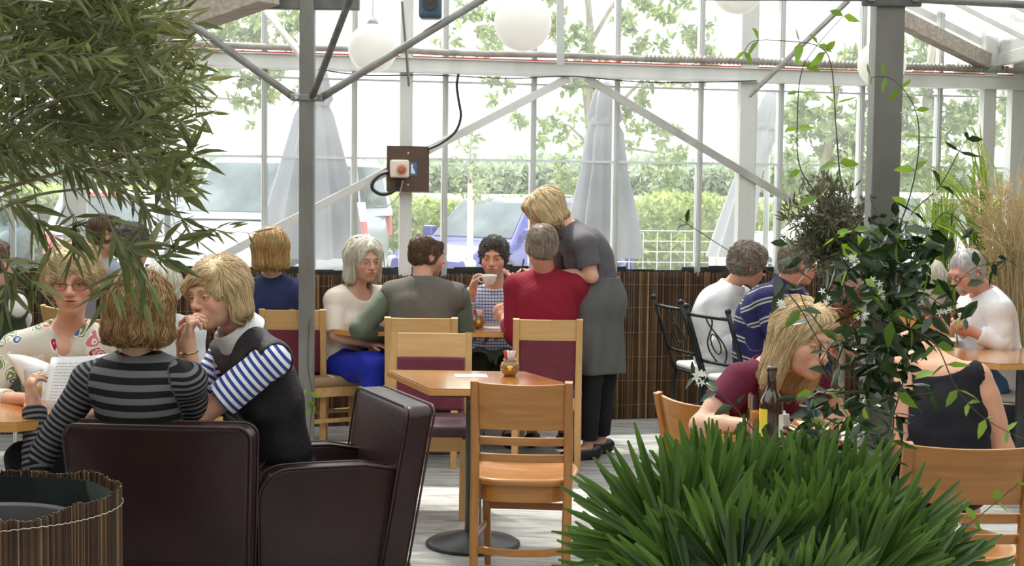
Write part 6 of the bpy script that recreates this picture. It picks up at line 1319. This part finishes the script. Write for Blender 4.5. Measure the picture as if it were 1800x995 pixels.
# ------------------------------------------------------------------ planter
PLX,PLY,PLR,PLH=P(-30,900,4.46)[0],4.48,.385,.675
SOIL=M('dark_soil',(.03,.02,.015),.95,0,(.06,.04,.03),20,bump=.8)
r=thing('reed_planter','round planter wrapped in brown reeds at the lower left corner','planter',(PLX,PLY,0))
def prad(a): return PLR*(1+.035*math.sin(3*a+.6)+.025*math.sin(7*a+1))
mb=MB(); a=0
PREED=reedmat('planter_reed',[(.016,.007,.003),(.036,.016,.007),(.065,.031,.013),(.11,.056,.023),(.26,.165,.075)],.45)
while a<2*math.pi:
    wd=.0042+.0022*rng.random(); R_=prad(a); zt=PLH+.003*rng.normal()+.010*math.sin(2*a+1)+.006*math.sin(9*a); an=np.linspace(0,2*math.pi,6,endpoint=False); c=A([R_*math.cos(a),R_*math.sin(a)])
    mb.add([(c[0]+wd*.55*math.cos(t),c[1]+wd*.55*math.sin(t),z) for z in (0,zt) for t in an],[[i,(i+1)%6,6+(i+1)%6,6+i] for i in range(6)]+[[6,7,8,9,10,11]],A([1,1,1])*rng.random()**1.1); a+=wd/R_*.98
mb.build('reed_wrap',PREED,r,attr='sh',smooth=False)
for z in (.15,.39,.635):
    mb=MB(); mb.tube([((prad(t)+.006)*math.cos(t),(prad(t)+.006)*math.sin(t),z+.006*math.sin(5*t)+.0015*math.sin(90*t)) for t in np.linspace(0,2*math.pi,400)],.0018,5,False); mb.build('wire',M('silver_wire',(.38,.34,.29),.35,.6) if z==.15 else bpy.data.materials['silver_wire'],r)
mb=MB(); mb.grid([[((prad(t)-off_)*math.cos(t),(prad(t)-off_)*math.sin(t),z) for t in np.linspace(0,2*math.pi,80,endpoint=False)] for off_,z in((.008,.02),(.008,PLH-.025),(.014,PLH-.02),(.02,.45))],close=True); mb.build('liner',M('black_green_liner',(.005,.008,.007),.75,0,(.010,.016,.014),6,bump=.6,bscale=12,spec=.12),r,smooth=True)
mb=MB(); mb.lathe([(.001,.47),(.2,.475),(.34,.46)],seg=40); mb.build('soil',SOIL,r,smooth=True)
mb=MB(); mb.lathe([(.20,.44),(.265,.575),(.28,.585),(.285,.57),(.23,.43)],seg=48); mb.build('inner_pot',M('grey_plastic_pot',(.016,.016,.016),.6,spec=.25),r,smooth=True)
# ================================================================== PLANTS
def crv(pts,n=24):
    pts=A(pts); m=len(pts); out=[]
    for u in np.linspace(0,m-1,n):
        i=min(int(u),m-2); f=u-i; p0=pts[max(i-1,0)];a=pts[i];b=pts[i+1];d=pts[min(i+2,m-1)]
        out.append(.5*((2*a)+(-p0+b)*f+(2*p0-5*a+4*b-d)*f*f+(-p0+3*a-3*b+d)*f**3))
    return A(out)
# --- olive tree at the upper left
OL=leafmat('olive_leaf',(.085,.105,.032),(.19,.215,.08),.36,.30,.55,c3=(.38,.40,.24)); OTW=M('olive_twig',(.16,.14,.09),.7,0,(.26,.23,.16),20)
ob=A([-1.55,2.9,0]); r=thing('olive_tree','olive tree with slender grey-green leaves filling the upper left','tree',ob)
tk=MB(ob); T0=crv([ob,ob+A([.05,0,.6]),ob+A([.0,.02,1.2]),ob+A([.15,-.02,1.7])],16); tk.tube(T0,np.linspace(.045,.025,16),10); tk.build('trunk',BARK,r,smooth=True)
mb=MB(ob); lf=MB(ob); tips=[]
def shoot(pts,nl,rad=.0015,ll=.056,t0=.25,sp=.9):
    c=crv(pts,20); mb.tube(c,np.linspace(rad,rad*.4,20),5,False)
    T=nrm(np.gradient(c,axis=0)); P_=[];D_=[];U_=[]
    for k in range(nl):
        t=t0+(1-t0)*(k+.3*rng.random())/nl; i=min(19,int(t*19)); 
        for s_ in (-1,1):
            x=nrm(np.cross(T[i],A([0,1,0])+rng.normal(size=3)*.5)); d=T[i]*(.75+.3*rng.random())+x*s_*sp*(.55+.5*rng.random())+rng.normal(size=3)*.18+A([0,0,-.06]); P_.append(c[i]);D_.append(d);U_.append(k)
    P_.append(c[-1]);D_.append(T[-1])
    n=len(P_); leafset(lf,A(P_),A(D_),ll*(.65+.55*rng.random(n)),.19,rng.random(n)**1.2,fold=.25,droop=.3)
# boughs
bo=[]
for (pts) in ([(-260,520),(-80,330),(60,200),(230,120)],[(-300,450),(-100,200),(80,60),(240,-30)],[(-260,500),(-60,360),(120,300),(240,270)],[(-260,560),(-80,420),(40,350),(160,330)],[(-300,350),(-120,60),(20,-60),(120,-140)]):
    Yb=rng.uniform(2.5,3.0); c=crv([P(x,y,Yb+.0004*(x+260)*rng.uniform(-.6,.4)) for x,y in pts],16); m2=MB(ob); m2.tube(c,np.linspace(.006,.002,16),7); m2.build('branch',OTW,r,smooth=True); bo.append(c)
for k in range(380):
    # shoot base inside the crown, growing outward to the right and down
    x=rng.uniform(-120,255); y=rng.uniform(-70,292); Y=rng.uniform(2.5,3.3)
    if x>200 and (y<20 or rng.random()<.3): x-=120
    ang=math.radians(rng.normal(2+(y-120)*.06,24)); Lp=rng.uniform(80,140)
    mx=340+28*math.cos((y-110)/110)-(110 if y<35 else 0)-(40 if y<-5 else 0)
    if x+math.cos(ang)*Lp>mx: x=mx-math.cos(ang)*Lp*rng.uniform(.95,1.15)
    q=[(x,y)];a=ang-.25
    for s_ in range(3): q.append((q[-1][0]+math.cos(a)*Lp/3*1.1,q[-1][1]+math.sin(a)*Lp/3*1.1)); a+=rng.normal(.05,.14)
    dy=rng.uniform(-.12,.12); shoot([P(u,v,Y+dy*i/3) for i,(u,v) in enumerate(q)],int(rng.integers(5,9)))
for q,nl,Y,ll in (([(150,270),(210,330),(258,372),(300,400),(345,420),(405,402)],3,2.6,.055),([(215,250),(240,330),(262,372),(300,345),(325,330)],5,2.5,.06),([(110,300),(118,360),(140,410),(122,455)],6,2.6,.065),
    ([(130,330),(190,390),(235,440),(300,425)],6,2.5,.07),([(170,330),(205,420),(232,445),(262,505)],6,2.45,.07),([(60,330),(75,400),(110,400),(180,410)],6,2.6,.07),([(20,330),(55,380),(95,420),(70,475)],5,2.5,.065),([(200,330),(250,390),(235,460),(250,520)],5,2.55,.07),
    ([(230,300),(320,385),(350,408),(400,396)],4,2.6,.05),([(-40,420),(0,455),(30,470),(60,500)],5,2.4,.07),([(-40,400),(-5,440),(10,500),(5,540)],4,2.4,.06),([(-60,330),(0,350),(40,362),(60,380)],6,2.5,.07),([(180,280),(270,300),(330,275),(340,262)],7,2.55,.06),([(170,300),(240,340),(290,335),(330,300)],7,2.5,.06),
    ([(255,360),(380,405),(425,408),(470,418)],2,2.6,.05),([(250,440),(280,455),(310,440)],6,2.5,.06),([(215,440),(215,480),(190,520)],4,2.5,.07)):
    shoot([P(x,y,Y) for x,y in q],nl,ll=ll,t0=.35)
mb.build('twigs',OTW,r,smooth=True); lf.build('foliage',OL,r,attr='sh')
# --- fan palm in front
PL=leafmat('palm_leaf',(.045,.095,.022),(.10,.19,.045),.30,.26,.6,c3=(.24,.35,.13)); PST=M('palm_stalk',(.16,.24,.07),.45)
pb_=P(1400,900,3.45); pb_=A([pb_[0],3.45,0]); r=thing('fan_palm','large fan palm with stiff green leaves in the lower right foreground','palm',pb_)
mb=MB(); mb.lathe([(.001,0),(.14,0),(.17,.02),(.20,.30),(.215,.31),(.215,.34),(.19,.34),(.185,.30),(.001,.29)],seg=36); mb.build('pot',M('dark_green_pot',(.05,.07,.05),.5),r,smooth=True)
mb=MB(); mb.lathe([(.06,.28),(.07,.36),(.055,.48),(.045,.56),(.001,.58)],seg=20,f=lambda an,t:1+.12*np.sin(an*9+t*20)); mb.build('trunk',BARK,r,smooth=True)
def fan(hub,direction,normal,L,n=26,spread=1.25,wd=.0112,seed=0):
    g=np.random.default_rng(seed); hub=A(hub); d=nrm(direction); nn=nrm(A(normal)-d*(A(normal)@d)); sx=np.cross(d,nn)
    st=MB(pb_); base=pb_+A([g.normal()*.02,g.normal()*.02,.50]); st.tube(crv([base,(base+hub)/2+A([0,0,.05]),hub],10),np.linspace(.011,.007,10),6); st.build('stalk',PST,r,smooth=True)
    lf=MB(pb_)
    for k in range(n):
        a=spread*(k/(n-1)*2-1)+g.normal()*.03; dd=nrm(d*math.cos(a)+sx*math.sin(a)+nn*(.10*math.cos(a*1.3)+g.normal()*.05)); l=L*(1-.20*abs(a/spread)**2)*(.9+.2*g.random())
        up=nrm(np.cross(dd,nn)); t=np.linspace(0,1,8); w_=wd*np.array([.35,.7,.95,1,.96,.85,.62,.22]); br=g.random()
        nn2=nrm(np.cross(up,dd)+up*g.normal()*.25); up=nrm(np.cross(dd,nn2)); droop=A([0,0,-1])*(.02+.10*br**3)*L; 
        c=hub+dd*t[:,None]*l+droop*(t**2.2)[:,None]; 
        rows=[[c[i]-up*w_[i]+nn2*w_[i]*.55,c[i]-nn2*w_[i]*.12,c[i]+up*w_[i]+nn2*w_[i]*.55] for i in range(8)]
        lf.grid(rows,A([1,1,1])*(.15+.7*g.random()))
    o_=lf.build('fan_leaf',PL,r,attr='sh')
fans=[(1235,935,3.35,-18,-10,.30),(1180,960,3.25,-30,0,.30),(1300,915,3.45,-4,10,.27),(1360,900,3.55,2,15,.24),(1420,905,3.55,6,10,.24),(1480,930,3.5,22,10,.27),(1290,1010,3.15,-12,-30,.30),(1370,1000,3.2,4,-25,.28),(1450,1010,3.2,20,-25,.30),(1530,990,3.3,48,0,.28),(1500,1040,3.1,40,-30,.28),(1210,1050,3.1,-50,-30,.28),(1160,1010,3.3,-48,10,.26),(1390,1080,3.0,5,-35,.27),(1590,1030,3.25,62,0,.24),(1300,1110,2.95,-10,-40,.27),(1260,880+40,3.6,-12,20,.28),(1420,950,3.4,10,0,.28)]
for i,(x,y,Y,tilt,back,L) in enumerate(fans):
    h=P(x,y+22,Y); t=math.radians(tilt); b=math.radians(back); d=A([math.sin(t),math.sin(b)*.8,math.cos(t)]); fan(h,d,A([rng.normal()*.25,-1,.35]),L,n=29+int(rng.integers(0,6)),spread=.80+.25*rng.random(),seed=100+i)
# --- vine on the right post
VL=leafmat('vine_leaf',(.012,.030,.009),(.028,.062,.016),.26,.12,.55,c3=(.13,.23,.03)); VLY=leafmat('young_vine_leaf',(.13,.24,.035),(.26,.42,.07),.38,.4,.5); VST=M('vine_stem',(.05,.04,.02),.6,0,(.10,.10,.04),20)
FLW=M('white_petal',(.85,.84,.76),.6,tl=.3); FLC=M('flower_centre',(.55,.55,.15),.6)
vb=P(1543,600,4.3); vb=A([vb[0]+.02,4.22,0]); r=thing('climbing_vine','glossy star-flowered vine climbing the right steel post','climbing plant',vb)
st=MB(vb); lf=MB(vb); ly=MB(vb)
def vleaf(mb_,p,d,l,sh): leafset(mb_,A([p]),A([d]),A([l]),.50,A([sh]),fold=.18,droop=.5)
def vshoot(q,Y,nl,young=False,ll=.055,rad=.0022,t0=.05,dY=0):
    c=crv([P(x,y,Y+dY*i/len(q)) for i,(x,y) in enumerate(q)],30); st.tube(c,np.linspace(rad,rad*.5,30),6,False); T=nrm(np.gradient(c,axis=0))
    for k in range(nl):
        i=int((t0+(1-t0)*k/max(1,nl-1))*29)
        for s_ in(-1,1):
            x=nrm(np.cross(T[i],A([0,-1,0])+rng.normal(size=3)*.45)); d=x*s_+T[i]*.35+A([0,-.2,-.12])+rng.normal(size=3)*.22; vleaf(ly if young else lf,c[i],d,ll*rng.uniform(.6,1.15)*(1-.3*(i/29)),rng.random())
def flower(p,s=.012):
    a0=rng.random()*6; fr=frame(nrm(A([0,-1,.2])+rng.normal(size=3)*.35))
    for k in range(5):
        a=a0+k*2*math.pi/5; d=fr[:,0]*math.cos(a)+fr[:,2]*math.sin(a)+fr[:,1]*.25; leafset(fw,A([p]),A([d]),A([s]),.42,A([.5]),up=fr[:,1],fold=.1)
vs=[([(1475,430),(1440,350),(1405,290),(1402,200),(1408,130),(1430,88),(1482,28)],4.12,5,True),([(1505,420),(1480,330),(1470,230),(1462,120),(1440,82),(1380,72),(1325,72),(1306,95)],4.10,4,True),([(1570,420),(1598,350),(1615,260),(1608,190),(1570,140),(1530,136)],4.12,5,True),
 ([(1560,480),(1600,380),(1650,330),(1685,268),(1700,245)],4.1,5,False),([(1580,500),(1625,420),(1670,375),(1745,470),(1770,455)],4.1,5,False),([(1550,620),(1470,600),(1420,545),(1392,500),(1300,452),(1195,385)],4.1,4,False),
 ([(1375,505),(1405,540),(1440,600),(1475,640),(1520,690)],4.08,5,False),([(1560,560),(1640,600),(1680,680),(1730,735),(1815,780)],4.05,6,True),([(1345,775),(1315,745),(1290,715),(1262,690),(1222,662)],3.75,5,False),
 ([(1655,1000),(1670,950),(1700,925),(1745,888),(1790,850)],3.9,3,True),([(1520,690),(1440,688),(1500,700),(1600,695),(1640,690)],4.1,4,False),([(1550,700),(1580,640),(1640,560),(1700,480),(1750,460)],4.1,7,False),([(1530,560),(1440,500),(1400,470),(1385,430)],4.12,5,False),
 ([(1540,800),(1530,700),(1560,600),(1530,500),(1555,420),(1530,350)],4.2,14,False),([(1556,820),(1570,720),(1520,620),(1560,520),(1520,440),(1575,380)],4.19,14,False),([(1540,780),(1505,700),(1500,600),(1480,520),(1500,450)],4.12,12,False),([(1560,760),(1590,660),(1600,560),(1610,480),(1600,420)],4.12,12,False),
 ([(1500,760),(1450,770),(1430,740),(1420,700)],3.9,6,False),([(1490,790),(1450,760),(1410,790),(1460,720)],4.0,6,False),([(1555,640),(1510,610),(1470,600),(1440,640)],4.05,7,False),([(1560,560),(1620,520),(1660,540),(1700,560)],4.05,7,False)]
for q,Y,nl,yg in vs: vshoot(q,Y,nl+3 if yg else nl,yg,ll=.066 if yg else .074)
for k in range(250):
    t=rng.random()**1.15; y=385+t*360; cx=1556+10*math.sin(y/40); sp=88-60*abs(t-.38)**1.2; x=cx+rng.normal()*sp*.72
    if rng.random()<.35: x=1530+rng.uniform(-20,110); y=rng.uniform(400,640)
    if x<1485 and 540<y<720: continue
    Y=4.18-abs(rng.normal())*.07 if rng.random()<.8 else 4.42+rng.random()*.05
    vleaf(ly if rng.random()<.13 else lf,P(x,y,Y),rng.normal(size=3)*A([1,.5,.7])+A([0,-.3,-.3]),.076*rng.uniform(.6,1.15),rng.random())
for k in range(60):
    x=1460+rng.normal()*34; y=745+rng.normal()*36; vleaf(ly if rng.random()<.15 else lf,P(x,y,3.95+rng.normal()*.05),rng.normal(size=3)*A([1,.5,.6])+A([0,-.2,-.2]),.06*rng.uniform(.6,1.1),rng.random())
for (x,y,Y,n_) in ((1693,300,4.08,5),(1640,340,4.08,5),(1488,455,4.08,3),(1546,508,4.05,4),(1225,668,3.72,5),(1235,655,3.72,4),(1450,525,4.05,3),(1375,530,4.03,4),(1660,545,4.03,4),(1590,200,4.08,3),(1388,410,4.1,3),(1688,930,3.88,5),(1660,972,3.9,5),(1625,400,4.08,4),(1515,555,4.04,3),(1600,385,4.08,4)):
    fw=MB(vb)
    for k in range(n_): flower(P(x+rng.normal()*6,y+rng.normal()*6,Y),rng.uniform(.009,.014))
    fw.build('flower_cluster',FLW,r)
st.build('stems',VST,r,smooth=True); lf.build('foliage',VL,r,attr='sh',smooth=True); ly.build('young_leaves',VLY,r,attr='sh',smooth=True)
# --- dark shrub on a thin stem
b=P(1470,500,7.6); b=A([b[0]+.03,7.6,0]); r=thing('shrub','dark small-leaved shrub on a thin stem left of the vine','shrub',b); mb=MB(b); mb.tube(crv([b,b+A([.01,0,.7]),P(1474,500,7.6),P(1468,430,7.6)],12),.016,8); mb.build('stem',OTW,r,smooth=True)
tw=MB(b); lf=MB(b); SHL=leafmat('shrub_leaf',(.06,.065,.035),(.13,.135,.08),.6,.25,.4,c3=(.24,.23,.13))
for k in range(230):
    a=rng.uniform(0,2*math.pi); rad=rng.random()**.5; c0=P(1462+rng.normal()*14,440,7.6); e=P(1455+78*rad*math.cos(a),405+88*rad*math.sin(a)-10,7.6+rng.normal()*.12); c=crv([c0,(c0+e)/2+A([0,0,.02])+rng.normal(size=3)*.02,e],8); tw.tube(c,.0012,4,False); n_=24
    pp_=c[rng.integers(2,8,n_)]+rng.normal(size=(n_,3))*.01; T=e-c0; leafset(lf,pp_,nrm(T)*.6+rng.normal(size=(n_,3))*.6+A([0,0,.3]),.048*rng.uniform(.6,1.2,n_),.24,rng.random(n_))
tw.build('twigs',OTW,r,smooth=True); lf.build('foliage',SHL,r,attr='sh')
# --- grasses at the right
DRY=leafmat('dry_grass',(.42,.33,.17),(.62,.52,.32),.8,.35,.2,c3=(.78,.70,.5)); GRN=leafmat('green_blade',(.16,.27,.05),(.33,.44,.10),.5,.45,.4,c3=(.60,.55,.12))
def grass(label,px,Y,py0,tips,n,mat,wd,name='grass_plant',plume=False,z0=.55,ptop=.45,pm=None):
    b=P(px,py0,Y); b=A([b[0],Y,0]); r=thing(name,label,'grass',b); mb=MB(); mb.lathe([(.001,0),(.15,0),(.19,.45),(.20,.46),(.17,.46),(.001,.42)],seg=28); mb.build('pot',M_ped,r,smooth=True); lf=MB(b)
    for k in range(n):
        tx,ty,sx_,sy_=tips[rng.integers(len(tips))]; e=P(tx+rng.normal()*sx_,ty+rng.normal()*sy_,Y+rng.normal()*.12); s0=b+A([rng.normal()*.05,rng.normal()*.05,.44]); m_=(s0+e)/2+A([(s0[0]-e[0])*.22,0,abs(e[2]-s0[2])*.25+.05]); c=crv([s0,m_,e],10); T=nrm(np.gradient(c,axis=0)); sd_=nrm(np.cross(T,A([0,1,0])+rng.normal(size=3)*.3)); w_=wd*np.linspace(1,.15,10)[:,None]
        lf.grid(np.stack([c-sd_*w_,c+nrm(np.cross(sd_,T))*w_*.2,c+sd_*w_],1),A([1,1,1])*rng.random())
        if plume and k%3==0:
            pp_=c[rng.integers(6,10,26)]+rng.normal(size=(26,3))*.012; leafset(lf,pp_,nrm(c[-1]-c[-3])+rng.normal(size=(26,3))*.5,.030,.22,rng.random(26))
    lf.build('blades',mat,r,attr='sh')
grass('dry straw-coloured ornamental grass at the right edge','' or 1775,9.4,520,[(1790,400,40,40),(1745,440,25,30),(1760,350,30,30),(1700,380,20,30),(1725,300,40,20)],300,DRY,.0035,plume=True) if False else None
grass('dry straw-coloured ornamental grass at the right edge',1775,9.4,520,[(1795,400,30,40),(1745,440,25,25),(1765,350,30,30),(1715,370,20,30),(1800,330,20,20)],320,DRY,.0035,plume=True)
grass('green and yellow sword-leaved plant before the dry grass',1725,9.7,520,[(1700,230,12,25),(1715,300,16,20),(1690,330,18,30),(1765,350,8,20),(1650,330,25,40),(1740,400,20,20)],70,GRN,.012)
grass('thin green grass clump right of the vine',1650,9.9,520,[(1640,340,25,25),(1600,350,20,30),(1670,300,20,25),(1680,370,20,20)],150,GRN,.005)
# --- ivy sprig at the foot of the left post
b=A(p1.location)+A([.03,-.05,0]); r=thing('ivy_sprig','thin ivy stem with bright green leaves at the left post','climbing plant',b); mb=MB(b); c=crv([b,P(545,760,7.93),P(550,700,7.93),P(541,640,7.94),P(544,560,7.94)],24); mb.tube(c,.003,5); mb.build('stem',VST,r,smooth=True)
lf=MB(b)
for (x,y) in ((543,716),(549,722),(540,686),(546,690),(544,730),(545,705)): leafset(lf,A([P(x,y,7.92)]),A([[rng.normal()*.6,-.3,rng.normal()*.3]]),A([.055]),.7,A([rng.random()]))
lf.build('leaves',VLY,r,attr='sh')
# --- wild green growth outside at the far left
hedge('hedge','yellow-green bushes outside at the left behind the olive leaves',-12.5,-5.6,25.4,0,1.35,1.0,9000,.14,HEDGEL,HCORE)
